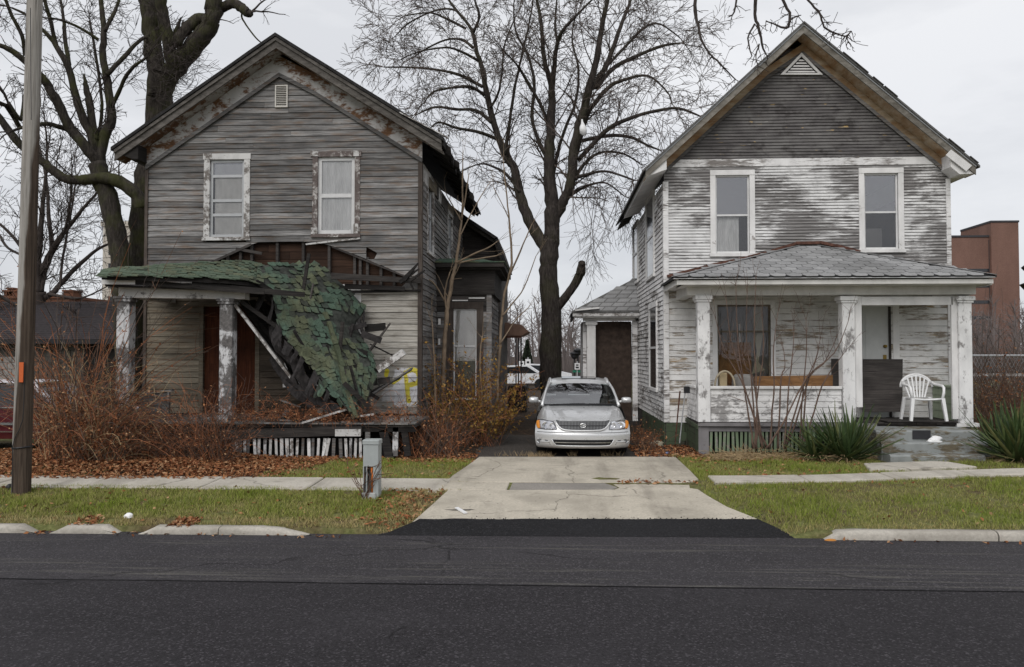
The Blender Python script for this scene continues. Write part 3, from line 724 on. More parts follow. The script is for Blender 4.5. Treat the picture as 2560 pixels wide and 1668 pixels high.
for xa, xb in ((rk_l.x, rk_p.x),(rk_p.x, rk_r.x)):
    rake_board('fascia_board', xa, xb, YO, YO+.035, -.235, -.02, M['rake_grey'])
    rake_board('crown_moulding', xa, xb, YO-.035, YO-.002, -.085, -.012, M['rake_grey'])
    rake_board('soffit', xa, xb, YO+.037, YL, -.20, -.18, M['soffit_peel'])
for xa, xb in ((XA-.02, xP),(xP, XB+.03)):
    rake_board('frieze', xa, xb, YL-.045, YL-.004, -.62, -.202, fr)
    rake_board('frieze_moulding', xa, xb, YL-.075, YL-.047, -.66, -.57, M['wood_grey'])
M['roof_dark'] = plain('black_old_shingles', (.022,.021,.021), .9, 0, .5, 9)
for sgn, e in ((-1,rk_l),(1,rk_r)):
    ov = .06
    x1 = e.x+sgn*.05; rows = []
    for y in [YO-.06]+[YO+.5+i*.62 for i in range(13)]+[YLR+.4]:
        rows.append([Vector((x, y, rake(x, .0)+.015*mnoise.noise(Vector((x*2,y*2,0))))) for x in [rk_p.x+(x1-rk_p.x)*i/6 for i in range(7)]])
    mb = MB(); mb.grid(rows, thick=(0,0,.07)); mb.build('roof_slope', M['roof_dark'], house)
# left eave box
eb = MB(); zr = wl_(360,410).z
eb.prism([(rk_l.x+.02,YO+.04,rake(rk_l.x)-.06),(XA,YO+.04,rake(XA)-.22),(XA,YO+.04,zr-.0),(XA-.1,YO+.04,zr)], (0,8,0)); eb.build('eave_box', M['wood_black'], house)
# stepped, broken roof boards along the right eave
ss = YO; k = 0
while ss < YLR+.3:
    w = rnd(.34,.52); x0 = rk_r.x-rnd(.35,.5); x1 = rk_r.x+rnd(.03,.11)+(.1 if k%3 == 1 else 0)
    if ss > 23: x1 -= (ss-23)*.14
    drop = .055*(k%2)
    mb = MB(); mb.hexa([(x0,ss,rake(x0,-.10-drop)),(x1,ss+rnd(0,.04),rake(x1,-.10-drop)),(x1-rnd(0,.1),ss+w,rake(x1,-.10-drop)),(x0,ss+w,rake(x0,-.10-drop)),(x0,ss,rake(x0,.085)),(x1,ss+rnd(0,.04),rake(x1,.03)),(x1-rnd(0,.1),ss+w,rake(x1,.03)),(x0,ss+w,rake(x0,.085))])
    mb.build('roof_board', M['wood_black'], house); ss += w*.93; k += 1
mb = MB(); mb.beam(W(1000,290,YO-.03)+Vector((0,0,.06)), W(1121,348,YO-.03)+Vector((0,0,.02)), .12, .02); mb.build('roof_edge_strip', M['trim_peel'], house)

# bay on the right side
YB = WX(1090,900,XB).y; xb1 = W(1226,900,YB).x; zbt = W(1150,708,YB).z; PB = frame_front(YB)
bay = MB(); bw = W(1133,1000,YB), W(1192,772,YB); bwin = (bw[0].x, bw[1].x, bw[0].z, bw[1].z)
for zb,zt,a0,b0,a1,b1 in siding_segments(.1, zbt, .3, lambda z:(XB,xb1), [rect(*bwin)], 0, frac=.05):
    bay.hexa([PB(a0,zb,-.14),PB(b0,zb,-.14),PB(b0,zb,-.01),PB(a0,zb,-.01),PB(a1,zt,-.14),PB(b1,zt,-.14),PB(b1,zt,-.01),PB(a1,zt,-.01)])
bay.box(xb1-.12,xb1,YB+.14,YB+2.6,.1,zbt); bay.box(XB,xb1-.12,YB+2.5,YB+2.6,.1,zbt)
bay = bay.build('bay', M['wood_dark'], house)
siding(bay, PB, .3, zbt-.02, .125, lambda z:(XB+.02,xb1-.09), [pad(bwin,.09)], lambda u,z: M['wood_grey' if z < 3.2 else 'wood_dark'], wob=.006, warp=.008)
siding(bay, frame_side(xb1,1), .3, zbt-.02, .125, lambda z:(YB+.05,YB+2.6), [], lambda u,z: M['wood_grey'], wob=.006)
mb = MB(); mb.box(xb1-.09,xb1+.03,YB-.035,YB+.06,.2,zbt); mb.build('corner_board', M['wood_grey'], bay)
window(house, PB, *bwin, M['wood_corner'], M['sash_white'], .16, rails=(.59,), back=[('shade',bwin[0],bwin[1],bwin[2]+.92,bwin[3],-.052,M['shade'],0),('shade',bwin[0],bwin[1],bwin[2],bwin[2]+.95,-.06,M['shade_dark'],0)])
for a,b,c,d in [(1096,1102,797,812),(1096,1101,847,862),(1131,1170,750,753),(1172,1212,744,747)]:
    p, q = W(a,d,YB-.03), W(b,c,YB-.03); mb = MB(); mb.box(p.x,q.x,YB-.06,YB-.05,p.z,q.z); mb.build('paint_flake', M['white_trim'], bay)
a, b = W(1088,655,YB-.3), W(1268,705,YB-.3); z1 = W(1150,655,YB-.3).z; z0 = W(1150,690,YB-.3).z
mb = MB(); mb.box(XB-.02, xb1+.34, YB-.34, YB+2.9, z1-.12, z1); mb.box(XB, xb1+.10, YB-.06, YB+2.7, zbt-.28, z1-.121); mb.box(XB, xb1+.24, YB-.22, YB+2.8, z1-.17, z1-.122)
mb.build('bay_cornice', M['wood_dark'], bay)
M['green_roof'] = None
def green_mat(name, a, b, c):
    t = NT(name, .95, 0, .1); f = t.noise(t.pos(), 24, 5, .7); zone = t.noise(t.pos((1,1,.8)), 1.5, 4, .6, .5)
    base = t.mix(t.ramp(zone, [(.42,0.),(.58,1.)]), a, b)
    base = t.mix(t.ramp(t.rand(), [(.80,0.),(.95,.85)]), base, c)
    k = t.math('MULTIPLY_ADD', t.rand(), .42, .72); base = t.mix(1., base, t.n('ShaderNodeCombineColor', {0:k,1:k,2:k}).outputs[0], 'MULTIPLY')
    base = t.mix(1., base, t.ramp(f, [(.3,.6),(.7,1.15)]), 'MULTIPLY')
    st = t.noise(t.pos((5,5,5)), 1.6, 5, .7); base = t.mix(t.ramp(st, [(.56,0.),(.68,.7)]), base, (.045,.045,.04))
    t.col(base); t.bump(f, .6, .006); return t.mat
M['green_roof'] = green_mat('green_asphalt_shingle', (.085,.128,.096), (.118,.13,.082), (.038,.041,.036))
mb = MB(); rows = []
for i in range(12):
    y = YB-.36+i*.27; rows.append([Vector((XB-.02+(xb1+.38-XB)*j/8, y, z1+.01+.20*math.sin(math.pi*min(1,i/5)/2)*(1-max(0,(j-5)/3.3))+.012*mnoise.noise(Vector((j*.9,i*.8,0))))) for j in range(9)])
mb.grid(rows, thick=(0,0,-.03)); mb.build('bay_roof', M['green_roof'], bay)
# gabled rear wing
YW = 24.7; pts = [W(*p,YW) for p in [(1096,520),(1160,556),(1238,604),(1252,652),(1250,1000),(1096,1000)]]
wing = MB(); wing.prism(pts, (0,4,0)); wing = wing.build('rear_wing', M['wood_dark'], house)
for k, (p, q) in enumerate([((1100,500),(1166,548)),((1158,543),(1244,600)),((1242,598),(1262,656))]):
    mb = MB(); mb.beam(W(*p,YW-.3)+Vector((0,1.8,0)), W(*q,YW-.3)+Vector((0,1.8,0)), 4.2, .09, up=(0,0,1)); mb.build('wing_roof', M['roof_dark'], wing)
    mb = MB(); mb.beam(W(*p,YW-.36)-Vector((0,0,.07)), W(*q,YW-.36)-Vector((0,0,.07)), .04, .17); mb.build('wing_rake_board', M['rake_grey'], wing)
siding(wing, frame_front(YW), W(1200,700,YW).z, W(1200,560,YW).z, .16, lambda z:(W(1150,600,YW).x, min(W(1236,600,YW).x, W(1236,600,YW).x-(z-W(1236,606,YW).z)*1.5)), [], lambda u,z: M['wood_dark'], name='shingle_board', gap=.012)

# ------------------------------------------------------------------ left porch
YPf = 14.9                                             # porch front
pf = lambda px, py: W(px, py, YPf)
xa, xb_ = pf(296,1060).x, pf(1040,1060).x
mb = MB(); mb.box(xa, xb_, YPf-.05, YL-.02, ZF-.05, ZF)
floor = mb.build('porch_floor', M['wood_dark'], house)
x = xa
while x < xb_-.08:
    mb = MB(); mb.box(x+.003, x+.125, YPf-.1-rnd(0,.04), YL-.1, ZF+.004, ZF+.026+rnd(0,.012)); mb.build('floorboard', M['wood_grey'], floor); x += .13
mb = MB(); mb.beam(W(560,1087,YPf-.06), W(905,1076,YPf-.06), .05, .17); mb.build('skirt_beam', M['wood_dark'], house)
mb = MB(); mb.beam(W(838,1082,YPf-.1), W(902,1082,YPf-.1), .03, .13); mb.build('skirt_panel', M['trim_peel'], house)
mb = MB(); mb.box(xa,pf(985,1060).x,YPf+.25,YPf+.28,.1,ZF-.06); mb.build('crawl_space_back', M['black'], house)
mb = MB(); mb.box(xa,xb_,YPf-.03,YPf+.02,ZF-.14,ZF-.052); mb.build('rim_joist', M['wood_black'], house)
slat_px = [584,591,601,612,622,636,648,663,677,690,704,717,729,744,758,772,783,797,813,823,835,851,864,877,890,901]
for i, a in enumerate(slat_px):
    lean = rnd(-3,3) + (7 if a in (813,823) else 0)
    h = rnd(-4,8); mb = MB(); mb.beam(W(a+lean*-1,1146+rnd(-3,2),YPf-.04), W(a,1096,YPf-.04), .012, .058*rnd(.8,1.15), up=(1,0,0.01))
    mb.build('skirt_slat', random.choice([M['trim_peel'],M['trim_peel'],M['white_col'],M['post_peel'],M['wood_grey']]), house)
for p, q, w, mt in [((990,1066),(988,1140),.10,'post_peel'),((958,1075),(975,1146),.16,'wood_black'),((920,1078),(918,1140),.09,'wood_grey'),((1012,1080),(1020,1140),.12,'wood_black')]:
    mb = MB(); mb.beam(W(*p,YPf), W(*q,YPf), .06, w, up=(1,0,.01)); mb.build('porch_pier', M[mt], house)
def post(px, w, top, bot, mat, Y=YPf+.1):
    c = W(px, 900, Y).x; zt, zb = W(px,top,Y).z, ZF+.02
    mb = MB(); mb.cbox(c-w/2, c+w/2, Y-w/2, Y+w/2, zb, zt-.10, .012); o = mb.build('porch_post', mat, house)
    mb = MB(); mb.cbox(c-w/2-.03, c+w/2+.03, Y-w/2-.03, Y+w/2+.03, zt-.10, zt-.045, .008); mb.cbox(c-w/2-.05, c+w/2+.05, Y-w/2-.05, Y+w/2+.05, zt-.044, zt, .008)
    mb.build('post_cap', mat, o)
    mb = MB(); mb.cbox(c-w/2-.02, c+w/2+.02, Y-w/2-.02, Y+w/2+.02, zb-.015, zb+.14, .008); mb.build('post_base', mat, o)
    return c
post(314, .25, 742, 1060, M['post_peel']); post(570, .25, 748, 1064, M['post_peel'])
# entablature on the two posts
def ent(name, p, q, y0, y1, h0, h1, mat):      # p,q: (px,py) of the lower edge ends
    a, b = W(*p,y0), W(*q,y0); mb = MB()
    mb.hexa([(a.x,y0,a.z),(b.x,y0,b.z),(b.x,y1,b.z),(a.x,y1,a.z),(a.x,y0,a.z+h0),(b.x,y0,b.z+h1),(b.x,y1,b.z+h1),(a.x,y1,a.z+h0)])
    return mb.build(name, mat, house)
M['ent_white'] = peel('grey_white_entablature', (.56,.545,.52), (.11,.10,.095), (.04,.036,.034), .60, .25, (5,5,6), 1.0)
ent('entablature', (296,744), (612,748), YPf-.03, YPf+.2, .22, .20, M['ent_white'])
ent('cornice', (254,711), (338,711), YPf-.3, YPf-.27, .12, .12, M['white_trim'])
ent('cornice', (338,712), (660,736), YPf-.3, YPf-.27, .11, .07, M['wood_black'])
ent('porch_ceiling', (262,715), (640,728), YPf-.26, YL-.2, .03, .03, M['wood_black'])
a = W(256,711,YPf-.3); mb = MB(); mb.box(a.x,a.x+.03,YPf-.27,YL-.3,a.z,a.z+.12); mb.build('side_cornice', M['white_trim'], house)
mb = MB(); mb.box(a.x+.25,a.x+.45,YPf+.2,YL-.05,W(300,744,YPf).z,W(300,744,YPf).z+.22); mb.build('side_beam', M['ent_white'], house)
for p, q, w, h, mt in [((480,712,14.6),(762,737,15.0),.06,.12,'wood_black'),((828,690,16.2),(1052,703,16.55),.09,.13,'wood_dark'),((862,716,16.4),(1012,722,16.5),.07,.11,'wood_black'),((640,705,15.0),(700,740,15.4),.05,.10,'wood_black'),
                       ((880,730,16.45),(1052,726,16.6),.05,.06,'wood_black')]:
    mb = MB(); mb.beam(W(*p), W(*q), w, h, w2=w*.8, h2=h*.75); mb.build('broken_beam', M[mt], house)
# charred splintered end at the corner
for p, q, w in [((1010,700,16.45),(1046,658,16.4),.10),((1025,702,16.4),(1062,676,16.3),.06),((1000,706,16.45),(1048,672,16.42),.08),((1022,700,16.4),(1036,728,16.4),.05)]:
    mb = MB(); mb.beam(W(*p), W(*q), w*.8, w, w2=.02, h2=.03); mb.build('splintered_end', M['wood_black'], house)
# the roof that still hangs on, left: decking and shingle layer
eave = [W(*p) for p in [(254,690,14.42),(300,692,14.45),(350,692,14.5),(400,694,14.5),(450,695,14.5),(510,696,14.55),(570,700,14.65),(620,704,14.85),(660,712,15.2)]]
top = [W(*p) for p in [(268,678,14.75),(318,672,15.2),(368,668,15.6),(420,663,16.0),(470,660,16.4),(525,657,16.6),(580,655,16.6),(625,656,16.5),(665,664,16.2)]]
NU = 6; rows = [[a.lerp(b, t/NU)+Vector((0,0,.02*mnoise.noise(Vector((a.x*2,t*.9,1))))) for a, b in zip(eave, top)] for t in range(NU+1)]
mb = MB(); mb.grid(rows, thick=(0,0,-.07)); pr = mb.build('porch_roof', M['wood_black'], house)
def shingle_mesh(seed, w=.136, h=.142, th=.010):
    random.seed(seed); mb = MB(); cut = rnd(0,.03); cu = rnd(.0,.012)
    rows = [[Vector((x*w/2*(1-rnd(0,.03)), y*h/2+rnd(-.006,.006), cu*(abs(x)**2)*(.5-y*.5)+.006*(1-y)/2)) for x in (-1,0,1)] for y in (-1,0,1)]
    rows[0][0] += Vector((cut,cut*.6,0)); mb.grid(rows, thick=(0,0,-th))
    me = bpy.data.meshes.new('shingle'); me.from_pydata(mb.v, [], mb.f); me.materials.append(M['green_roof']); return me
SH = [shingle_mesh(i) for i in range(6)]; random.seed(21)
mb = MB()
for r in range(11):
    for c in range(22):
        t, s = (r+.4)/11, (c+.5*(r%2)+.25)/22.6
        if s > .99 or random.random() < .05: continue
        i = min(7, int(s*8)); f = s*8-i
        a = eave[i].lerp(eave[i+1], f); b = top[i].lerp(top[i+1], f); p = a.lerp(b, t); up_ = (b-a).normalized(); sd = (eave[i+1]-eave[i]).normalized(); nn = sd.cross(up_).normalized()
        w, h = .1*rnd(.85,1.1), .11*rnd(.9,1.2); sd = (sd+up_*rnd(-.1,.1)).normalized(); q = p+nn*(.022+rnd(0,.02))
        if r == 0: q -= up_*rnd(0,.05)
        mb.hexa([q-sd*w-up_*h, q+sd*w-up_*h-nn*rnd(0,.03), q+sd*w+up_*h-nn*.012, q-sd*w+up_*h-nn*.012, q-sd*w-up_*h+nn*.012, q+sd*w-up_*h+nn*.006, q+sd*w+up_*h, q-sd*w+up_*h])
def green_island():
    t = NT('mossy_green_shingle_layer', .95, 0, .1); f = t.noise(t.pos(), 22, 5, .7)
    base = t.ramp(t.island(), [(0., (.125,.16,.115)), (.5, (.10,.135,.097)), (.8, (.145,.16,.105)), (1., (.05,.058,.046))])
    t.col(t.mix(1., base, t.ramp(f, [(.3,.5),(.7,1.15)]), 'MULTIPLY')); return t.mat
M['green_layer'] = green_island()
stuff(mb.build('shingle_layer', M['green_layer'], pr))
# the part that collapsed: two warped slopes meeting in a hip that now runs down to the floor
hip = [(742,664,16.3),(775,700,16.1),(800,752,15.85),(822,812,15.6),(838,866,15.4),(852,912,15.25),(862,955,15.1),(874,1000,14.95),(888,1042,14.8)]
lft = [(640,664,15.9),(655,700,15.4),(684,742,15.2),(690,790,15.1),(708,838,15.0),(748,880,14.97),(785,925,14.95),(822,978,14.85),(866,1022,14.76)]
rgt = [(800,662,16.5),(862,715,16.5),(914,772,16.45),(884,812,16.25),(912,858,16.05),(938,900,15.8),(940,945,15.6),(915,1005,15.2),(900,1045,14.85)]
hipw, lw, rw = [[W(*p) for p in l] for l in (hip, lft, rgt)]
def resample(pl, n):
    out = []
    for i in range(n):
        t = i/(n-1)*(len(pl)-1); k = min(len(pl)-2, int(t)); out.append(pl[k].lerp(pl[k+1], t-k))
    return out
NR = 30
M['felt'] = plain('torn_black_felt', (.028,.025,.025), .85, 0, .6, 14)
M['felt_green'] = plain('mouldy_green_black_felt', (.040,.044,.038), .95, 0, .6, 10)
coll = None
for A, B, nm in ((lw, hipw, 'fallen_roof_slope'), (hipw, rw, 'fallen_roof_slope')):
    a, b = resample(A, NR), resample(B, NR); K = 7; rows = []
    for i in range(NR):
        rows.append([a[i].lerp(b[i], j/(K-1)) + Vector((0, -.06*math.sin(math.pi*j/(K-1)), 0)) + Vector((.02*mnoise.noise(Vector((i*.5,j*.6,2))), .07*mnoise.noise(Vector((i*.35,j*.5,5))), .02*mnoise.noise(Vector((i*.5,j*.6,9))))) for j in range(K)])
    mb = MB(); mb.grid(rows, thick=(0,.05,-.02)); coll = mb.build(nm, M['felt_green'], house)
    for r in range(0, NR-1):
        width = (a[r]-b[r]).length; nc = max(1, int(width/.135))
        for c in range(nc):
            s = (c+.5+.25*(r%2)-.12)/nc
            if s > 1.02: continue
            jj = s*(K-1); j = max(0, min(K-2, int(jj))); f = jj-j
            p = rows[r][j].lerp(rows[r][j+1], f); dn = (rows[r+1][j].lerp(rows[r+1][j+1], f)-p); sd = (rows[r][j+1]-rows[r][j]).normalized()
            if dn.length < .01: continue
            dn.normalize(); nn = sd.cross(dn).normalized()
            if nn.y > 0: nn = -nn
            pxx = p
            if B is rw and 9 <= r <= 13 and s > .22: continue                       # torn hole
            if mnoise.noise(Vector((r*.55, c*.8, 11 if B is rw else 3))) > (.26 if (B is rw and r > 13) else .30) or random.random() < .04: continue
            yv = -dn; xv = yv.cross(nn).normalized()
            ang = (rnd(-.4,.4) if random.random() < .15 else rnd(-.06,.06)) + 0.; xv, yv = xv*math.cos(ang)+yv*math.sin(ang), yv*math.cos(ang)-xv*math.sin(ang)
            wild = random.random() < .22; e_ = .22 if wild else .05
            m = Matrix((xv, yv, nn)).transposed().to_4x4() @ Matrix.Rotation(rnd(-e_,e_), 4, 'X') @ Matrix.Rotation(rnd(-e_,e_), 4, 'Y')
            m = m @ Matrix.Diagonal((rnd(.8,1.15), rnd(.95,1.2), 1, 1)); m.translation = p+nn*rnd(.012,.03)
            o = bpy.data.objects.new('shingle', random.choice(SH)); o.matrix_basis = m; link(o, coll)
# dark boards added behind the slope, standing in for shade in the hollow
ca = resample([W(*p) for p in [(598,752,16.0),(650,752,16.1),(715,775,16.2),(790,830,16.2)]], 9); cb = resample([W(*p) for p in [(738,968,15.35),(775,1000,15.4),(830,1030,15.3),(878,1040,15.3)]], 9)
for i in range(8):
    rows = [[p.lerp(q, j/6)+Vector((rnd(-.03,.03), .14*math.sin(math.pi*j/6)+rnd(-.03,.03), -.10*math.sin(math.pi*j/6)+rnd(-.03,.03))) for p, q in ((ca[i],cb[i]),(ca[i+1].lerp(ca[i],.06),cb[i+1].lerp(cb[i],.06)))] for j in range(7)]
    mb = MB(); mb.grid(rows, thick=(0,.02,0)); mb.build('hollow_shade_board', M['wood_black'], house)
# hip caps
hc = resample(hipw, 23)
for i in range(4, 22):
    d = (hc[i+1]-hc[i]).normalized(); p = hc[i]+Vector((0,-.09,.02)); r = d.cross(Vector((0,-1,0))).normalized(); n_ = r.cross(d)
    if n_.y > 0: n_ = -n_
    if random.random() < .2: continue
    w = .065*rnd(.8,1.15); p += Vector((rnd(-.02,.02),rnd(-.01,.01),rnd(-.015,.015)))
    mb = MB(); mb.grid([[p-r*w-n_*.04, p+n_*.02, p+r*w-n_*.04],[p-r*w*.95+d*.17-n_*.05, p+d*.17+n_*.0, p+r*w*.95+d*.17-n_*.05]], thick=tuple(-n_*.012)); mb.build('hip_cap', M['green_hip'] if 'green_hip' in M else M.setdefault('green_hip', green_mat('olive_hip_shingle', (.115,.128,.08), (.10,.118,.075), (.05,.055,.045))), coll)
# dark folds of torn roofing felt below and beside the slope

for pl in ([(690,800,15.2),(700,850,15.15),(750,900,15.05),(770,945,15.0),(810,985,14.9),(860,1030,14.8)], [(880,800,16.2),(905,840,16.2),(925,880,16.0),(940,910,15.8)], [(690,880,15.4),(720,930,15.2),(760,975,15.1),(800,1010,15.0)], [(560,700,14.8),(620,706,15.0),(660,715,15.2),(690,735,15.3)]):
    q = resample([W(*p) for p in pl], 14)
    rows = [[p+Vector((rnd(-.02,.02)-.16*k, .10*k+rnd(-.03,.03), -.13*k+.05*mnoise.noise(Vector((i*.8,k*2,4))))) for i, p in enumerate(q)] for k in (0,.4,.8,1.2)]
    mb = MB(); mb.grid(rows, thick=(0,.012,0)); mb.build('torn_felt', M['felt'], house)

for k, (b_, n_) in enumerate(((lw, 11), (rw, 8))):      # torn strips of roofing hanging off both edges
    q = resample(b_, 40)
    for _ in range(n_):
        i = random.randint(6,34); p = q[i]+Vector((rnd(-.04,.04),-.06,0)); d = Vector((rnd(-.5,.2) if k == 0 else rnd(-.1,.6), rnd(-.15,.1), -1)).normalized(); L_ = rnd(.18,.5); w_ = rnd(.06,.16); s_ = (q[min(39,i+2)]-q[i-2]).normalized()
        rows = [[p-s_*w_*(1-.3*j/3)+d*L_*j/3+Vector((rnd(-.02,.02),.03*math.sin(j*1.7),0)), p+d*L_*j/3+Vector((0,-.015*j,0)), p+s_*w_*(1-.4*j/3)+d*L_*(j/3)*rnd(.75,1.1)] for j in range(4)]
        mb = MB(); mb.grid(rows, thick=(0,.008,0)); mb.build('torn_strip', M['felt'] if random.random() < .55 else M['green_roof'], house)
for i in range(44):    # rafters, laths and splinters under the fallen slope
    s = rnd(.28,1); b = resample(lw, 30)[int(s*29)]; p = b+Vector((rnd(-.05,.5), rnd(.1,.7), rnd(-.15,.05)))
    d = Vector((rnd(-.6,.1), rnd(-.1,.5), rnd(-.1,.6))).normalized(); L = rnd(.4,1.2)
    mb = MB(); mb.beam(p, p+d*L, .03, rnd(.03,.09)); mb.build('broken_lath', random.choice([M['wood_black'],M['wood_black'],M['wood_dark']]), house)
for i in range(16):    # splintered boards at the torn right edge
    p = W(rnd(840,935), rnd(800,1000), 16.1-rnd(0,.5)); d = Vector((rnd(.1,1), rnd(-.2,.2), rnd(-1,.5))).normalized()
    mb = MB(); mb.beam(p, p+d*rnd(.2,.45), .03, rnd(.06,.16)); mb.build('broken_lath', random.choice([M['wood_black'],M['felt'],M['wood_dark']]), house)

for i in range(30):    # splinters and laths strewn on the porch floor
    p = Vector((rnd(pf(640,1050).x, pf(935,1050).x), rnd(14.85,16.3), ZF+.04+rnd(0,.03))); d = Vector((rnd(-1,1),rnd(-.6,.6),rnd(-.02,.1))).normalized()
    mb = MB(); mb.beam(p, p+d*rnd(.2,.8), rnd(.03,.12), rnd(.012,.03)); mb.build('broken_lath', random.choice([M['wood_black'],M['wood_grey'],M['trim_peel'],M['wood_dark'],M['wood_dark']]), house)
def debris(label, p, q, w, h, mat, up=(0,0,1), **k):
    mb = MB(); mb.beam(p, q, w, h, up=up, **k); o = mb.build('fallen_board', M[mat]); return tag(o, label, 'board', 'loose boards on the ruined porch')
debris('long peeling white rafter leaning from the middle porch post to the floor', W(588,762,15.0), W(742,962,15.3), .05, .13, 'trim_peel', up=(0,-1,0.2))
debris('peeling white board lying slanted across the ruined porch floor edge', W(756,1057,14.75), W(872,1022,14.82), .12, .035, 'trim_peel')
debris('thin pale stick propped on the porch floor below the leaning rafter', W(700,1000,15.5), W(752,1018,15.5), .03, .03, 'wood_grey')
debris('broken dark board sticking up right of the fallen shingles', W(918,885,16.0), W(976,808,16.1), .04, .13, 'wood_dark', up=(0,-1,0), w2=.03, h2=.05)
debris('white painted boxed trim sticking out of the wreckage', W(945,925,15.7), W(1010,880,15.7), .13, .13, 'trim_peel')
debris('grey plank leaning on the cream wall beside the yellow graffiti', W(925,990,15.9), W(1030,922,16.45), .03, .15, 'wood_grey', up=(0,-1,.1))
debris('second grey plank lying under the one beside the graffiti', W(905,990,15.8), W(1000,945,16.4), .03, .12, 'wood_dark', up=(0,-1,.1))
debris('square black board behind the white boxed trim', W(928,862,16.2), W(980,888,16.2), .03, .26, 'wood_black', up=(0,-1,.1))
debris('short white broken board on the porch floor at the fallen hip', W(900,1040,14.9), W(935,1036,14.95), .12, .03, 'trim_peel')
# small leaning porch rail panel at the far left
rl = thing('rail_panel', (pf(380,1030).x, 15.3, ZF), 'grey leaning porch rail panel beside the left corner post', 'railing')
p, q = W(345,985,15.5), W(432,976,15.5)
mb = MB(); mb.beam(p, q, .09, .04); mb.build('rail_cap', M['wood_grey'], rl)
mb = MB(); mb.hexa([p+Vector((.03,-.02,-.62)), q+Vector((-.06,-.02,-.55)), q+Vector((-.06,.01,-.55)), p+Vector((.03,.01,-.62)), p+Vector((.03,-.02,-.02)), q+Vector((-.06,-.02,-.02)), q+Vector((-.06,.01,-.02)), p+Vector((.03,.01,-.02))]); mb.build('panel', M['wood_grey'], rl)
mb = MB(); mb.beam(q+Vector((-.06,-.03,-.03)), q+Vector((-.06,-.03,-.6)), .07, .03); mb.build('stile', M['wood_grey'], rl)

# ------------------------------------------------------------------ right house
YR, YRB = 17.25, 23.9
wr_ = lambda px, py: W(px, py, YR)
RA, RB = wr_(1661,700).x, wr_(2374,600).x
rE, rP, rX = wr_(1661,455).z, wr_(2005,120).z, wr_(2005,120).x
PR = frame_front(YR); PRS = frame_side(RA, -1)
def wrr(a, b, c, d): p, q = wr_(a,d), wr_(b,c); return (p.x, q.x, p.z, q.z)
rhouse = thing('white_house', ((RA+RB)/2, YR, .2), 'white peeling clapboard house with a grey hip-roofed front porch and dark gable', 'house')
qq_p, qq_l, qq_r = W(2009,60,YR-.45), W(1614,424,YR-.45), W(2440,414,YR-.45)
def extR(z): return ext_rake(z, qq_p, qq_l, qq_r, RA, RB, .18)
rw1, rw2 = wrr(1789,1873,438,634), wrr(2161,2244,433,624)
rwin = wrr(1794,1926,762,985); rdoor = wrr(2156,2222,766,1050)
rz_band0, rz_band1 = wr_(2000,415).z, wr_(2000,396).z
rzB = wr_(1665,1056).z
fr_ = MB()
for zb,zt,a0,b0,a1,b1 in siding_segments(rzB-.2, rP, .25, extR, [rect(*rw1),rect(*rw2),rect(*rwin),rect(*rdoor)], 0, frac=.05):
    fr_.hexa([PR(a0,zb,-.14),PR(b0,zb,-.14),PR(b0,zb,-.006),PR(a0,zb,-.006),PR(a1,zt,-.14),PR(b1,zt,-.14),PR(b1,zt,-.006),PR(a1,zt,-.006)])
rfront = fr_.build('front_wall', M['wood_dark'], rhouse)
holesR = [pad(rw1,.05),pad(rw2,.05),pad(rwin,.05),pad(rdoor,.04)]
M['white_up'] = peel('peeling_white_narrow_clapboard', (.71,.705,.70), (.255,.245,.24), (.12,.112,.108), .492, .29, (1.6,1.6,19), .60)
siding(rfront, PR, wr_(2000,690).z, rz_band0, .0655, extR, holesR, lambda u,z: M['white_up'], name='narrow_clapboards', join=True, tb=.021, tt=.004, gap=.009, wob=.004)
def gable_mat():
    t = NT('dark_gable_boards', .85, 0, .2); g = t.noise(t.pos((2,2,55)), 1., 6, .65, .4)
    c = t.ramp(g, [(.28, (.045,.042,.043)), (.5, (.105,.098,.098)), (.72, (.19,.18,.175))])
    b = t.noise(t.pos((1.2,1,2)), 1.1, 5, .65); c = t.mix(t.ramp(b, [(.42,0.),(.62,.75)]), c, (.19,.183,.178)); b2 = t.noise(t.pos((2.5,1,4)), 1.3, 5, .7); c = t.mix(t.ramp(b2, [(.52,0.),(.66,.7)]), c, (.04,.035,.034))
    k = t.noise(t.pos((2.4,2,10)), 1.5, 3, .5); c = t.mix(t.ramp(k, [(.69,0.),(.73,.9)]), c, (.42,.30,.14))
    k = t.noise(t.pos((2.2,2.,14.)), 1.9, 2); c = t.mix(t.ramp(k, [(.73,0.),(.76,.7)]), c, (.38,.36,.33))
    t.col(c); t.bump(g, .35, .004); return t.mat
gm = gable_mat()
siding(rfront, PR, rz_band1+.012, rP-.02, .0685, extR, [], lambda u,z: gm, name='gable_clapboards', join=True, tb=.021, tt=.004, gap=.009, wob=.004)
mb = MB(); e0, e1 = extR(rz_band0), extR(rz_band1)
mb.hexa([PR(e0[0],rz_band0,0),PR(e0[1],rz_band0,0),PR(e0[1],rz_band0,.026),PR(e0[0],rz_band0,.026),PR(e1[0],rz_band1,0),PR(e1[1],rz_band1,0),PR(e1[1],rz_band1,.02),PR(e1[0],rz_band1,.02)]); mb.build('band_board', M['white_side'], rhouse)
siding(rfront, PR, rzB, wr_(2000,692).z, .128, lambda z:(RA,RB), holesR, lambda u,z: M['white_low'], tb=.018, tt=.005, gap=.004, wob=.004, split=(2.4,3.6))
siding(rfront, PRS, rzB, rE-.02, .105, lambda z:(YR+.05,YRB), [], lambda u,z: M['white_side'], name='side_clapboards', join=True, tb=.022, tt=.004, gap=.009, wob=.004)
mb = MB(); mb.box(RA-.022,RA+.09,YR-.03,YR+.10,rzB,rE); mb.build('corner_board', M['white_side'], rhouse)
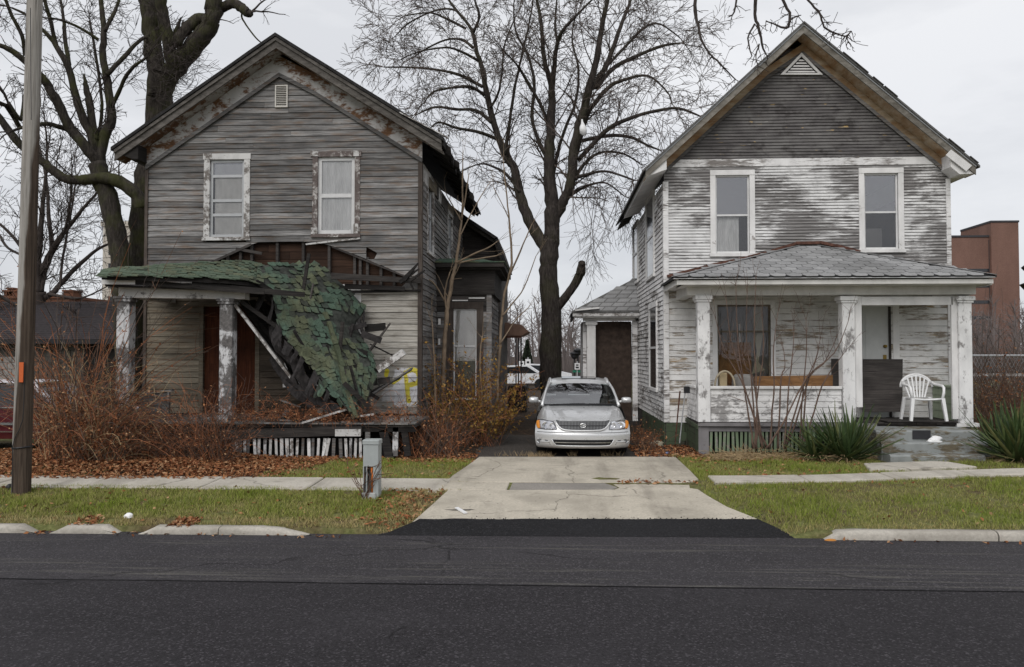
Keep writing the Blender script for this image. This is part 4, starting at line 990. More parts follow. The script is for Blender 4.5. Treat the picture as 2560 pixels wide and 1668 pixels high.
mb = MB(); mb.box(RB-.07,RB+.022,YR-.03,YR+.10,rzB,rE); mb.build('corner_board', M['white_side'], rhouse)
mb = MB(); mb.box(RA,RA+.12,YR,YRB,.1,rE); mb.box(RB-.12,RB,YR+.14,YRB,.1,rE); mb.box(RA+.12,RB-.12,YRB-.12,YRB,.1,rE); mb.box(RA+.2,RB-.2,YR+.3,YRB-.2,.6,.8)
mb.prism([(RA,YRB-.1,rE),(RB,YRB-.1,rE),(rX,YRB-.1,rP)], (0,.1,0)); mb.build('rear_walls', M['wood_dark'], rhouse)
M['green_block'] = peel('mossy_green_foundation_paint', (.075,.10,.06), (.07,.065,.05), (.03,.026,.02), .55, .2, (6,6,6), 1.4)
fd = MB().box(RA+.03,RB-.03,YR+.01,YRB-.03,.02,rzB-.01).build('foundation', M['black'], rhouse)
for r in range(3):
    x = RA+.01-(.2 if r%2 else 0)
    while x < RA+1.2:
        mb = MB(); mb.cbox(max(x,RA+.01)+.006, x+.4, YR-.03, YR+.008, .10+r*.2+.006, min(.10+(r+1)*.2, rzB-.02), .006); mb.build('block', M['green_block'], fd); x += .41
    y = YR+.02
    while y < YR+4:
        mb = MB(); mb.cbox(RA-.02, RA+.028, y+.004, y+.4, .10+r*.2+.006, min(.10+(r+1)*.2, rzB-.02), .006); mb.build('block', M['green_block'], fd); y += .41
# upper windows
M['sash_r'] = plain('grey_white_sash', (.66,.66,.655), .5, 0, .1)
u0,u1,z0,z1 = rw1
w_ = window(rhouse, PR, *rw1, M['white_trim'], M['sash_r'], .11, rails=(.49,), panes=[M['glass'],M['glass_dusty']], lab='upper window with a torn white curtain in the lower pane',
       back=[('curtain',u0+.03,u0+.52,z0+.02,z0+.80,-.12,M['curtain'],.012)])
u0,u1,z0,z1 = rw2
window(rhouse, PR, *rw2, M['white_trim'], M['sash_r'], .11, rails=(.49,), panes=[M['glass'],M['glass_dusty']], back=[('shade',u0+.04,u1-.2,z0+.05,z0+.5,-.35,M['shade_dark'],0)], lab='upper window, dark in its lower pane')
# side windows
for a,b,c,d in [(1616,1634,486,684),(1584,1594,560,700),(1623,1640,766,972)]:
    ya, yb = WX(b,700,RA-.03).y, WX(a,700,RA-.03).y; zt = W(b,c,ya).z; zb = W(b,d,ya).z
    mb = MB(); pbox(mb,PRS,ya-.1,ya,zb,zt,.0,.045); pbox(mb,PRS,yb,yb+.1,zb,zt,.0,.045); pbox(mb,PRS,ya-.12,yb+.12,zt,zt+.12,.0,.05); pbox(mb,PRS,ya-.12,yb+.12,zb-.07,zb,.0,.06)
    w_ = mb.build('window', M['white_trim'], rhouse)
    mb = MB(); pbox(mb,PRS,ya,yb,zb,zt,.019,.024); mb.build('pane', M['pane_dark'] if 'pane_dark' in M else M.setdefault('pane_dark', plain('dark_glass', (.03,.032,.036), .08, 0, .1, 4, .5)), w_)
    mb = MB(); zm = (zb+zt)/2; pbox(mb,PRS,ya,yb,zm-.025,zm+.025,.025,.04); mb.build('sash', M['sash_r'], w_)
# porch window and door
u0,u1,z0,z1 = rwin
M['wood_orange'] = wood('orange_brown_plywood', (.25,.12,.045), (.36,.19,.08), (.10,.045,.018), grain=(5,5,5), var=.15)
window(rhouse, PR, *rwin, M['white_trim'], M['wood_tan'], .10, rails=(.70,), panes=[M['glass_clear'],M['glass_clear']], lab='wide porch window, boarded inside, with a torn curtain',
       back=[('inner_board',u0+.03,u0+.74,z0+.03,z0+1.1,-.10,M['wood_orange'],0),('inner_wall',u0,u1,z0,z1,-.135,M['shade_dark'],0)])
cur = NT('yellowed_curtain', .9); cur.col((.42,.39,.29))
mb = MB(); cz = lambda px, py: W(px,py,YR+.13)
mb.add([cz(1882,760),cz(1905,762),cz(1908,830),cz(1896,905),cz(1912,925),cz(1880,935),cz(1892,880),cz(1884,830)], [(0,1,2,7),(7,2,3,6),(6,3,4,5)]); mb.build('curtain', cur.mat, rhouse)
mb = MB(); mb.beam(cz(1848,810),cz(1853,935),.03,.03); mb.build('mullion', M['white_trim'], rhouse)
u0,u1,z0,z1 = rdoor
mb = MB(); pbox(mb,PR,u0-.09,u0,z0,z1,-.1,.03); pbox(mb,PR,u1+.07,u1+.2,z0,z1,-.1,.03); pbox(mb,PR,u0-.09,u1+.2,z1,z1+.1,-.1,.035)
rd = mb.build('door', M['white_trim'], rhouse)
mb = MB(); pbox(mb,PR,u0,u1,z0,z1,-.08,-.04); pbox(mb,PR,u0+.1,u1-.1,z0+.2,z0+.9,-.04,-.032); pbox(mb,PR,u0+.1,u1-.1,z0+1.05,z1-.15,-.04,-.032); mb.build('door_leaf', plain('pale_grey_door', (.56,.57,.56), .5, 0, .06), rd)
mb = MB(); pbox(mb,PR,u1,u1+.07,z0,z1,-.2,-.1); mb.build('door_gap', M['black'], rd)
M['brass'] = plain('old_brass', (.30,.21,.06), .35, .8, .2)
k = W(2213,866,YR); mb = MB(); mb.lathe([(.0,.0),(.032,.0),(.034,.012),(.012,.014),(.012,.045),(.028,.052),(.034,.07),(.026,.088),(0,.092)], (k.x,YR+.04,k.z), 12, 'Y')
for i in range(len(mb.v)): v = mb.v[i]; mb.v[i] = (v[0], 2*(YR+.04)-v[1], v[2])
mb.build('door_knob', M['brass'], rd, smooth=True)
mb = MB(); pbox(mb,PR,k.x-.035,k.x+.035,k.z-.32,k.z-.18,-.04,-.02); mb.build('lock_plate', M['brass'], rd)
# gable: rake boards, vent
YRO = YR-.45
q_p, q_l, q_r = W(2009,60,YRO), W(1614,424,YRO), W(2440,414,YRO)
rk_p, rk_l, rk_r = q_p, q_l, q_r; _h = house; house = rhouse
M['rake_grey2'] = wood('grey_brown_rake_wood', (.22,.205,.18), (.33,.31,.28), (.10,.09,.075), grain=(5,5,10), var=.12)
M['rake_orange'] = wood('orange_stained_soffit_wood', (.44,.34,.23), (.54,.47,.37), (.27,.13,.045), grain=(3,3,9), var=.1, rust=.5)
for xa, xb in ((q_l.x, q_p.x),(q_p.x, q_r.x)):
    rake_board('fascia_board', xa, xb, YRO, YRO+.03, -.19, -.015, M['rake_grey2'])
    rake_board('drip_edge', xa, xb, YRO-.02, YRO-.002, -.035, .03, M['alu'])
    rake_board('soffit', xa, xb, YRO+.032, YR, -.165, -.145, M['rake_orange'])
for xa, xb in ((RA-.02, rX),(rX, RB+.02)):
    rake_board('frieze', xa, xb, YR-.04, YR-.018, -.40, -.168, M['rake_orange'])
    rake_board('frieze_moulding', xa, xb, YR-.06, YR-.042, -.42, -.33, M['wood_grey'])
house = _h
M['roof_grey'] = plain('grey_asphalt_shingles', (.12,.118,.115), .92, 0, .4, 12)
for sgn, e in ((-1,q_l),(1,q_r)):
    x1 = e.x+sgn*.06; rows = []
    for y in [YRO-.05+i*.55 for i in range(14)]:
        if y > YRB+.25: break
        rows.append([Vector((x, y, rake(x, .0)+.006*mnoise.noise(Vector((x*3,y*3,0))))) for x in [q_p.x+(x1-q_p.x)*i/10 for i in range(11)]])
    mb = MB(); mb.grid(rows, thick=(0,0,.045)); mb.build('roof_slope', M['roof_grey'], rhouse)
ex = q_p.x
for i in range(6):   # curled shingle tabs along the right rake
    t = rnd(.1,.97); x = q_p.x+(q_r.x-q_p.x)*t; mb = MB(); dx = rnd(.15,.32); mb.beam((x,YRO-.04,rake(x)+.05),(x+dx,YRO-.04,rake(x+dx)+.05),.1,.008); mb.build('shingle_tab', M['roof_grey'], rhouse)
# eave boxes left and right with white returns
zl = wr_(1651,447).z
xe = q_l.x; mb = MB(); mb.prism([(xe+.02,YRO+.03,rake(xe)-.03),(xe+.02,YRO+.03,rake(xe)-.14),(RA+.0,YRO+.03,rake(RA)-.40),(RA,YRO+.03,rake(RA)-.17)], (0,5.2,0)); mb.build('eave_box', M['white_trim'], rhouse)
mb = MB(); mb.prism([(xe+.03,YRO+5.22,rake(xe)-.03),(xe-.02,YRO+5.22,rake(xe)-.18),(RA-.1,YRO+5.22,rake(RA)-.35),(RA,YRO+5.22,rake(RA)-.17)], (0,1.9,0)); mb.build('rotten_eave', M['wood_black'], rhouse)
xe = q_r.x; mb = MB(); mb.prism([(xe-.03,YRO+.03,rake(xe)-.02),(xe-.03,YRO+.03,rake(xe)-.16),(RB+.02,YRO+.03,rake(RB)-.46),(RB-.16,YRO+.03,rake(RB)-.30),(RB-.16,YRO+.03,rake(RB-.16)-.17)], (0,6.8,0)); mb.build('eave_box', M['white_trim'], rhouse)
mb = MB(); rk = [W(2328,400,YRO-.03),W(2368,378,YRO-.03),W(2428,405,YRO-.03),W(2420,430,YRO-.03)]; mb.prism([Vector(p) for p in (W(2365,388,YRO-.03),W(2378,374,YRO-.03),W(2430,414,YRO-.03),W(2416,428,YRO-.03))], (0,.025,0)); mb.build('eave_return', M['white_trim'], rhouse)
# triangular vent
va = [W(1950,188,YR-.03),W(2056,188,YR-.03),W(2003,133,YR-.03)]; vb = [W(1962,184,YR-.03),W(2044,184,YR-.03),W(2003,142,YR-.03)]
mb = MB(); vs = [p for p in va]+[p for p in vb]; d = Vector((0,-.035,0))
mb.add([p for p in vs]+[p+d for p in vs], [(6,9,11,8),(7,8,11,10),(6,7,10,9),(0,2,8,6),(1,7,8,2),(0,6,7,1),(3,9,10,4),(4,10,11,5),(5,11,9,3)])
tv = mb.build('gable_vent', M['white_trim'], rhouse)
mb = MB(); mb.prism(vb, (0,.015,0)); mb.build('vent_back', M['black'], tv)
for i in range(6):
    py0 = 182-i*7; hw = (py0-5-142)/42*41
    if hw < 3: continue
    p, q = W(2003-hw-1,py0,YR-.035), W(2003+hw+1,py0,YR-.035); h = .042
    mb = MB(); mb.hexa([p+Vector((0,-.025,0)),q+Vector((0,-.025,0)),q+Vector((0,-.018,0)),p+Vector((0,-.018,0)),p+Vector((.03,0,h)),q+Vector((-.03,0,h)),q+Vector((-.03,.007,h)),p+Vector((.03,.007,h))]); mb.build('louvre', M['white_trim'], tv)

# ------------------------------------------------------------------ right porch
YQ = 15.83; pq = lambda px, py: W(px, py, YQ); FZ = .83
qa, qb = pq(1746,1050).x, pq(2440,1050).x
rfl = MB().box(qa,qb,YQ,YR-.01,FZ-.08,FZ-.03).build('porch_floor', M['wood_dark'], rhouse)
x = qa
while x < qb-.1:
    mb = MB(); mb.box(x+.003,x+.118,YQ-.03-rnd(0,.02),YR-.04,FZ-.028,FZ+rnd(-.002,.004)); mb.build('floorboard', M['wood_dark'], rfl); x += .122
def column(name, px0, px1, top, bot, Y=YQ+.12, d=.24, capw=.05):
    a, b = W(px0,900,Y-d/2).x, W(px1,900,Y-d/2).x; zt = W(px0,top,Y-d/2).z; zb = FZ+.002 if bot is None else W(px0,bot,Y-d/2).z
    mb = MB(); mb.cbox(a,b,Y-d/2,Y+d/2,zb,zt-.13,.012); o = mb.build(name, M['white_col'], rhouse)
    mb = MB(); mb.cbox(a-.025,b+.025,Y-d/2-.025,Y+d/2+.025,zt-.13,zt-.085,.008); mb.cbox(a-capw,b+capw,Y-d/2-capw,Y+d/2+capw,zt-.084,zt-.004,.012); mb.build('capital', M['white_col'], o)
    return o
column('porch_column', 1745,1776,738,None); column('porch_column', 2107,2139,740,None); column('porch_column', 2398,2432,740,None)
mb = MB(); mb.box(W(2390,1050,YQ-.02).x,W(2446,1050,YQ-.02).x,YQ-.06,YQ+.3,FZ-.07,FZ+.0); mb.build('column_plinth', M['white_trim'], rhouse)
def pb(name, px0, px1, pt, pb_, y0, y1, mat, par=None):
    a, b = W(px0,pb_,y0), W(px1,pt,y0); mb = MB(); mb.cbox(a.x,b.x,y0,y1,a.z,b.z,.006); return mb.build(name, mat, par or rhouse)
M['ent_r'] = peel('grey_white_porch_paint', (.70,.685,.655), (.4,.37,.33), (.3,.27,.24), .74, .15, (3,3,5), 1.1)
pb('frieze_beam', 1718,2440,714,738.5, YQ, YQ+.22, M['ent_r'])
pb('porch_soffit', 1706,2470,708,713.5, YQ-.36, YQ+.5, M['ent_r'])
pb('cornice', 1692,2484,697,712, YQ-.41, YQ-.37, M['ent_r'])
pb('gutter', 1684,2490,692,697, YQ-.47, YQ-.35, M['sash_white'])
a = W(1718,738,YQ); mb = MB(); mb.box(a.x,a.x+.18,YQ+.225,YR-.03,a.z,W(1718,714,YQ).z); mb.build('side_frieze_beam', M['ent_r'], rhouse)
a = W(1692,712,YQ-.41); mb = MB(); mb.box(a.x,a.x+.05,YQ-.365,YR-.03,a.z,W(1692,697,YQ-.41).z); mb.box(a.x+.051,a.x+.3,YQ+.5,YR-.03,a.z+.03,a.z+.05); mb.build('side_cornice', M['ent_r'], rhouse)
a = W(2484,712,YQ-.41); mb = MB(); mb.box(a.x-.05,a.x,YQ-.365,YR-.03,a.z,W(2484,697,YQ-.41).z); mb.build('side_cornice', M['ent_r'], rhouse)
a = W(2440,738,YQ); mb = MB(); mb.box(a.x-.18,a.x,YQ+.225,YR-.03,a.z,W(2440,714,YQ).z); mb.build('side_frieze_beam', M['ent_r'], rhouse)
mb = MB(); a = W(1718,714,YQ); b = W(2440,714,YQ); mb.box(a.x+.02,b.x-.02,YQ+.51,YR-.03,a.z-.02,a.z); mb.build('porch_ceiling', M['ent_r'], rhouse)
# screen frame in the open bay
pb('screen_frame', 2140,2154,741,1018, YQ+.06, YQ+.12, M['white_trim']); pb('screen_frame', 2154.5,2382,741,763, YQ+.06, YQ+.12, M['white_trim']); pb('screen_frame', 2382.5,2397,741,1048, YQ+.06, YQ+.12, M['white_trim'])
# roof planes
e0, e1 = W(1684,693,YQ-.46), W(2492,692,YQ-.46); t0, t1 = W(1992,616,YR-.03), W(2048,616,YR-.03)
zev = e0.z; wl0, wl1 = Vector((e0.x,YR-.03,zev)), Vector((e1.x,YR-.03,zev)); e1.z = zev; t1.z = t0.z
M['deck_dark'] = plain('dark_shingle_underlay', (.03,.03,.031), .95)
pr2 = MB()
for poly in ([e0,e1,t1,t0],[wl0,e0,t0],[e1,wl1,t1]): pr2.prism([p for p in poly], (0,0,-.03))
pr2 = pr2.build('porch_roof', M['deck_dark'], rhouse)
def hexsh():
    t = NT('grey_hexagonal_shingle', .93, 0, .15); f = t.noise(t.pos(), 40, 4, .7)
    k = t.math('MULTIPLY_ADD', t.rand(), .35, .8); c = t.mix(1., t.ramp(f, [(.3,(.22,.22,.222)),(.7,(.35,.35,.352))]), t.n('ShaderNodeCombineColor', {0:k,1:k,2:k}).outputs[0], 'MULTIPLY')
    b = t.noise(t.pos(), 1.1, 4); c = t.mix(t.ramp(b, [(.45,0.),(.7,.5)]), c, (.13,.13,.125)); t.col(c); t.bump(f, .4, .004); return t.mat
M['hex'] = hexsh()
me = bpy.data.meshes.new('shingle'); mb = MB()
mb.prism([(-.15,-.01,.002),(-.10,-.095,.006),(.10,-.095,.006),(.15,-.01,.002),(.15,.16,-.004),(-.15,.16,-.004)], (0,0,.008)); me.from_pydata(mb.v,[],mb.f); me.materials.append(M['hex'])
mt = bpy.data.meshes.new('shingle_end'); 
slope = (t0-Vector((t0.x,e0.y,zev))); SL = slope.length; sd = slope.normalized(); nn = Vector((1,0,0)).cross(sd).normalized()
rows_n = 11
for r in range(rows_n):
    f = (r+.35)/rows_n; xl = e0.x+(t0.x-e0.x)*f; xr = e1.x+(t1.x-e1.x)*f
    x = e0.x+.15+(.15 if r%2 else 0)-.3
    while x < xr+.1:
        if x > xl+.02 and x < xr-.02:
            o = bpy.data.objects.new('shingle', me); p = Vector((x, e0.y, zev))+slope*f
            m = Matrix((Vector((1,0,0)), sd, nn)).transposed().to_4x4() @ Matrix.Rotation(rnd(-.02,.02),4,'Z') @ Matrix.Diagonal((.97,SL/rows_n/.185,1,1)); m.translation = p+nn*(.006+rnd(0,.003)); o.matrix_basis = m; link(o, pr2)
        x += .305
for sgn, A, B, C in ((-1,wl0,e0,t0),(1,e1,wl1,t1)):     # side slopes get plain courses
    mb = MB(); eave_d = (B-A); n_ = 9
    for r in range(n_):
        f0, f1 = r/n_, (r+1.08)/n_
        p, q, s, t = A.lerp(C,f0), B.lerp(C,f0), B.lerp(C,min(1,f1)), A.lerp(C,min(1,f1)); z = Vector((0,0,.014)); z2 = Vector((0,0,.005))
        mb.add([p+z,q+z,s+z2,t+z2], [(0,1,2,3)])
    mb.build('side_shingles', M['roof_grey'], pr2)
for A, B in ((e0,t0),(e1,t1)):                          # hip caps
    for i in range(14):
        p, q = A.lerp(B,i/14), A.lerp(B,(i+1.1)/14); mb = MB(); mb.beam(p+Vector((0,0,.018)), q+Vector((0,0,.012)), .13, .010); mb.build('hip_cap', M['hex'], pr2)
# rusty flashing where the roof meets the wall
M['rust'] = plain('rusty_flashing', (.105,.05,.036), .85, .1, .5, 16)
fl = [(1668,698),(1760,674),(1870,650),(1930,634),(1990,615),(2050,613),(2090,621),(2150,636)]
for (a,b),(c,d) in zip(fl, fl[1:]):
    mb = MB(); mb.beam(W(a,b-7,YR-.06), W(c,d-6,YR-.06), .05, .06); mb.build('flashing', M['rust'], rhouse)
# rail wall between the first two columns
pa = W(1776,1050,YQ).x; pbx = W(2107,1050,YQ).x; zc = W(1900,970,YQ).z
siding(rhouse, frame_front(YQ+.06), FZ-.06, zc-.02, .118, lambda z:(pa+.003,pbx-.003), [], lambda u,z: M['rail_peel'], name='rail_board', tb=.018, tt=.006)
mb = MB(); mb.box(pa+.003,pbx-.003,YQ+.061,YQ+.15,FZ-.05,zc-.02); mb.build('rail_back', M['rail_peel'], rhouse)
mb = MB(); mb.cbox(pa+.003,pbx-.003,YQ+.0,YQ+.2,zc-.018,zc+.03,.008); mb.build('rail_cap', M['white_trim'], rhouse)
siding(rhouse, frame_side(qa+.03,-1), FZ-.06, zc-.02, .118, lambda z:(YQ+.26,YR-.03), [], lambda u,z: M['rail_peel'], name='rail_board', tb=.018, tt=.006)
mb = MB(); mb.cbox(qa-.02,qa+.16,YQ+.26,YR-.03,zc-.018,zc+.03,.008); mb.build('rail_cap', M['white_trim'], rhouse)
M['green_rail'] = peel('faded_green_paint', (.36,.42,.31), (.25,.25,.2), (.15,.16,.12), .68, .2, (4,4,10), 1.2)
siding(rhouse, frame_side(qb-.16,-1), FZ+.01, zc-.02, .16, lambda z:(YQ+.26,YR-.05), [], lambda u,z: M['green_rail'], name='rail_board', tb=.018, tt=.006)
mb = MB(); mb.box(qb-.155,qb-.03,YQ+.26,YR-.05,FZ+.01,zc-.02); mb.build('rail_back', M['green_rail'], rhouse)
mb = MB(); mb.cbox(qb-.2,qb,YQ+.26,YR-.05,zc-.018,zc+.03,.008); mb.build('rail_cap', M['green_rail'], rhouse)
# skirt
M['grey_paint'] = peel('worn_grey_paint', (.22,.21,.215), (.16,.15,.145), (.08,.075,.07), .6, .2, (5,5,12), 1.2)
M['slat_green'] = peel('pale_green_slat', (.19,.25,.16), (.30,.29,.26), (.15,.145,.13), .55, .25, (12,12,5), 1.6, rand=7.)
px_s = pq(2190,1100).x
mb = MB(); mb.box(qa+.02,px_s,YQ+.02,YQ+.06,W(1800,1079,YQ).z,FZ-.082); mb.build('skirt_rail', M['grey_paint'], rhouse)
mb = MB(); mb.box(qa-.02,px_s,YQ-.06,YQ-.05,FZ-.075,FZ-.01); mb.build('floor_edge', M['grey_paint'], rhouse)
mb = MB(); mb.box(qa,qa+.2,YQ-.0,YQ+.018,.12,W(1800,1060,YQ).z); mb.build('skirt_post', M['grey_paint'], rhouse)
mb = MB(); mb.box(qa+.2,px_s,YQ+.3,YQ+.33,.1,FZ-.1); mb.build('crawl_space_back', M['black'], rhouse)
a = 1779
while a < 2050:
    mb = MB(); mb.beam(W(a+rnd(-2,2),1130,YQ+.045), W(a+rnd(-1,1),1079,YQ+.045), .012, .05, up=(1,0,.01)); mb.build('skirt_slat', M['slat_green'], rhouse); a += 10.6
siding(rhouse, frame_side(qa+.02,-1), .12, FZ-.1, .22, lambda z:(YQ+.02,YR-.03), [], lambda u,z: M['green_block'], name='skirt_board', tb=.012, tt=.010)
mb = MB(); mb.beam((qa,YQ+.0,FZ-.10),(qa,YR-.03,FZ-.06),.05,.08); mb.build('skirt_trim', M['green_block'], rhouse)

# side porch on the left
YS = 22.3; ps = lambda px, py: W(px, py, YS)
sp_l = ps(1458,800).x; zt = ps(1500,782).z; zr = ps(1500,775).z
sc_ = lambda px: W(px,900,YS+.1).x
mb = MB(); mb.cbox(sc_(1467),sc_(1489),YS,YS+.24,.6,ps(1480,812).z,.01); o = mb.build('side_porch_column', M['white_trim'], rhouse)
mb = MB(); mb.cbox(sc_(1463),sc_(1493),YS-.04,YS+.28,ps(1480,812).z,ps(1480,803).z,.01); mb.build('capital', M['white_trim'], o)
mb = MB(); mb.box(sp_l,RA-.1,YS-.02,YS+.2,ps(1480,802).z,ps(1480,788).z); mb.build('side_porch_beam', M['ent_r'], rhouse)
ply = plain('dark_plywood', (.052,.036,.028), .85, 0, .45, 7)
mb = MB(); mb.box(sc_(1490),sc_(1580),YS+.28,YS+.31,.25,ps(1480,803).z); mb.build('plywood_sheet', ply, rhouse)
mb = MB(); mb.box(sc_(1581),RA-.03,YS+.05,YS+.2,.25,ps(1480,803).z); mb.build('side_porch_pilaster', M['white_side'], rhouse)
mb = MB(); mb.box(sp_l,sp_l+.1,YS+.25,YS+2,.3,ps(1480,803).z); mb.box(sp_l,RA,YS+2.0,YS+2.1,.3,ps(1480,803).z); mb.build('side_porch_wall', M['white_side'], rhouse)
mb = MB(); mb.box(sp_l-.05,RA,YS-.1,YS+2,.1,.32); mb.build('side_porch_floor', M['wood_dark'], rhouse)
ea = W(1430,782,YS-.3); zz = ea.z; ap = Vector((RA-.02, YS+.75, W(1581,700,YS+.75).z)); A = Vector((ea.x,YS-.3,zz)); B = Vector((RA-.02,YS-.3,zz)); C_ = Vector((ea.x,YS+2.3,zz)); D_ = Vector((RA-.02,YS+2.3,zz))
mb = MB(); mb.prism([A,B,ap],(0,0,.05)); mb.prism([C_,A,ap],(0,0,.05)); mb.prism([D_,C_,ap],(0,0,.05)); sr = mb.build('side_porch_roof', M['roof_grey'], rhouse)
for r in range(8):
    f = r/8; p, q = A.lerp(ap,f), B.lerp(ap,f); up_ = (ap-(A+B)/2).normalized(); h = .19; x = p.x+rnd(0,.2)
    while x < q.x-.1:
        w = min(.33, q.x-x); c = Vector((x,p.y,p.z+.055)); mb = MB(); mb.hexa([c,c+Vector((w-.02,0,0)),c+Vector((w-.02,0,0))+up_*h,c+up_*h,c+Vector((0,0,.012)),c+Vector((w-.02,0,.012)),c+Vector((w-.02,0,.002))+up_*h,c+Vector((0,0,.002))+up_*h]); mb.build('shingle', M['hex'], sr); x += .34
mb = MB(); mb.box(A.x+.02,RA-.02,YS-.28,YS-.25,zz-.10,zz-.005); mb.build('side_porch_fascia', M['trim_peel'], rhouse)
mb = MB(); mb.box(A.x+.04,RA-.02,YS-.245,YS+.1,zz-.13,zz-.11); mb.build('side_porch_soffit', M['ent_r'], rhouse)
mb = MB(); mb.box(A.x+.02,A.x+.05,YS-.25,YS+2.2,zz-.16,zz-.005); mb.build('side_porch_fascia', M['wood_black'], rhouse)
mb = MB(); a = W(1436,772,YS-.28); mb.beam(W(1438,776,YS-.32),W(1498,770,YS-.32),.1,.04); mb.build('bare_flashing', M['white_trim'], rhouse)

# concrete steps
stp = thing('concrete_steps', (6.5,14.6,.25), 'three worn mossy concrete steps up to the white porch', 'steps')
xs0, xs1 = W(2192,1080,14.9).x, W(2452,1080,14.9).x
def step(x0, x1, y0, y1, z0, z1):
    rows = []; n = 14
    for i in range(n+1):
        x = x0+(x1-x0)*i/n; j = lambda s: .008*mnoise.noise(Vector((x*3,s,z1*5)))
        rows.append([(x,y0+j(1),z0),(x,y0+j(2)-.005,z1-.03),(x,y0+.02+j(3),z1-.006+j(4)*.5),(x,y0+.05,z1+j(5)*.4),(x,y1,z1)])
    mb = MB(); mb.grid(rows); mb.add(rows[0],[tuple(range(5))]); mb.add(rows[-1],[tuple(reversed(range(5)))]); mb.add([rows[0][0],rows[0][4],(x0,y1,z0)],[(0,1,2)]); mb.add([rows[-1][0],(x1,y1,z0),rows[-1][4]],[(0,1,2)])
    return mb.build('step', M['steps'], stp)
step(xs0,xs1,14.93,15.8,.1,.765); step(xs0-.03,xs1+.03,14.62,15.0,.1,.58); step(xs0-.02,xs1-.25,14.28,14.7,.1,.40)
pt = MB(); a, b = W(2281,1098,14.92), W(2326,1076,14.92); pt.box(a.x,b.x,14.912,14.918,a.z,b.z); pt.build('black_paint_patch', plain('dark_grey_paint', (.03,.03,.034), .7), stp)
# rotten boards and a rubber mat at the top of the steps
mat_ = debris('dark flat board lying at the porch edge under the plastic chair', Vector((W(2215,1050,YQ).x,16.0,FZ+.025)), Vector((W(2390,1050,YQ).x,16.0,FZ+.025)), .5, .02, 'wood_dark')

mat_['group'] = 'loose boards on the white porch'

# ------------------------------------------------------------------ silver car on the drive
def paint(name, c, metal=.65, rough=.28):
    t = NT(name, rough, metal, .5); n = t.noise(t.pos(), 3.5, 5); t.col(t.ramp(n, [(.3, tuple(v*.9 for v in c)), (.7, c)]))
    t.b.inputs['Coat Weight'].default_value = .6; t.b.inputs['Coat Roughness'].default_value = .06
    t.rough(t.ramp(t.noise(t.pos(), 6, 4), [(.3,rough*.85),(.7,rough*1.25)])); return t.mat
M['silver'] = paint('silver_car_paint', (.66,.665,.67), .40, .30); M['grille_metal'] = plain('dull_grille_metal', (.115,.118,.122), .4, .6, .1); M['chrome'] = plain('chrome', (.75,.76,.77), .12, 1, .03)
M['rubber'] = plain('tyre_rubber', (.014,.014,.015), .85); M['rim'] = plain('alloy_wheel', (.42,.43,.44), .35, .8, .1)
M['plastic'] = plain('black_plastic', (.016,.016,.018), .45); M['interior'] = plain('grey_car_interior', (.10,.10,.105), .9)
M['glass_car'] = glass('car_glass', (.62,.70,.68), extra=.19, rough=.01); M['lens'] = glass('headlight_lens', (.9,.9,.92), extra=.06, rough=.03)
M['amber'] = plain('amber_lens', (.62,.22,.015), .2, 0, .1, 8, .6); M['reflector'] = plain('lamp_reflector', (.62,.63,.65), .22, .9, .1)
M['dark_glass'] = plain('dark_car_glass', (.02,.022,.024), .05, 0, .1, 4, .6)
gy = gz(.4,16)+.012; carx = W(1453,1000,15.85).x; cary = 14.98
def CP(x, v, z): return Vector((carx+x, cary+v, gy+z))
car = thing('car', (carx, cary+2.4, gy), 'silver sedan parked nose-out on the drive between the two houses', 'car')
plan = lambda x: .30*(abs(x)/.9)**2.8
NX = 24
def nose_grid(zs, ys, hw, y_add=0):
    return [[CP(h*(2*i/NX-1), y+plan(h*(2*i/NX-1))+y_add, z) for i in range(NX+1)] for z, y, h in zip(zs, ys, hw)]
body = MB()
body.grid(nose_grid([.165,.18,.21,.26,.34,.42,.465,.48,.50,.53], [.16,.09,.045,.02,.004,.0,.004,.018,.03,.045], [.80,.85,.872,.885,.895,.9,.9,.898,.897,.895]))
body.grid(nose_grid([.53,.58,.63,.685], [.045,.06,.08,.11], [.895,.89,.88,.86]))
zc = lambda v: interp(v, [(.11,.69),(.25,.735),(.5,.79),(.85,.85),(1.3,.91),(1.6,.93)])
hood = []
for r in range(15):
    t = r/14; row = []
    for i in range(41):
        x = .875*(2*i/40-1); v0 = .11+plan(x)*.92; v = v0+(1.30+.0*x-v0)*t
        ax = abs(x); drop = .022*(ax/.7)**2 + (.22*((ax-.72)/.16)**2 if ax > .72 else 0)
        xc = .49+.17*t; z = zc(.11+(1.19)*t)-drop*(.35+.65*t if ax < .72 else 1)*1.0 + .016*math.exp(-((ax-xc)/.035)**2) - .010*math.exp(-((ax-.755)/.012)**2)
        row.append(CP(x, v, z))
    hood.append(row)
body.grid(hood)
# sides with wheel arches
def arch(v): return max([.20]+[math.sqrt(max(0,.375**2-(v-w)**2))+.31 for w in (.95,3.68) if abs(v-w) < .375])
for s in (-1,1):
    rows = []
    for k in range(45):
        v = .42+(4.45-.42)*k/44; zb = min(.56,arch(v)); zt_ = interp(v, [(.42,.58),(1.2,.62),(1.36,.80),(1.7,.93),(4.0,.97),(4.45,.94)])
        wv = interp(v, [(.42,.878),(.7,.90),(1.2,.905),(3.6,.905),(4.45,.86)]); row = []
        for j in range(8):
            u = j/7; z = zb+(zt_-zb)*u; w = wv-.03*max(0,(.42-z)/.25)**2-.085*smooth((z-.62)/.36)
            row.append(CP(s*w, v, z))
        rows.append(row)
    body.grid(rows)
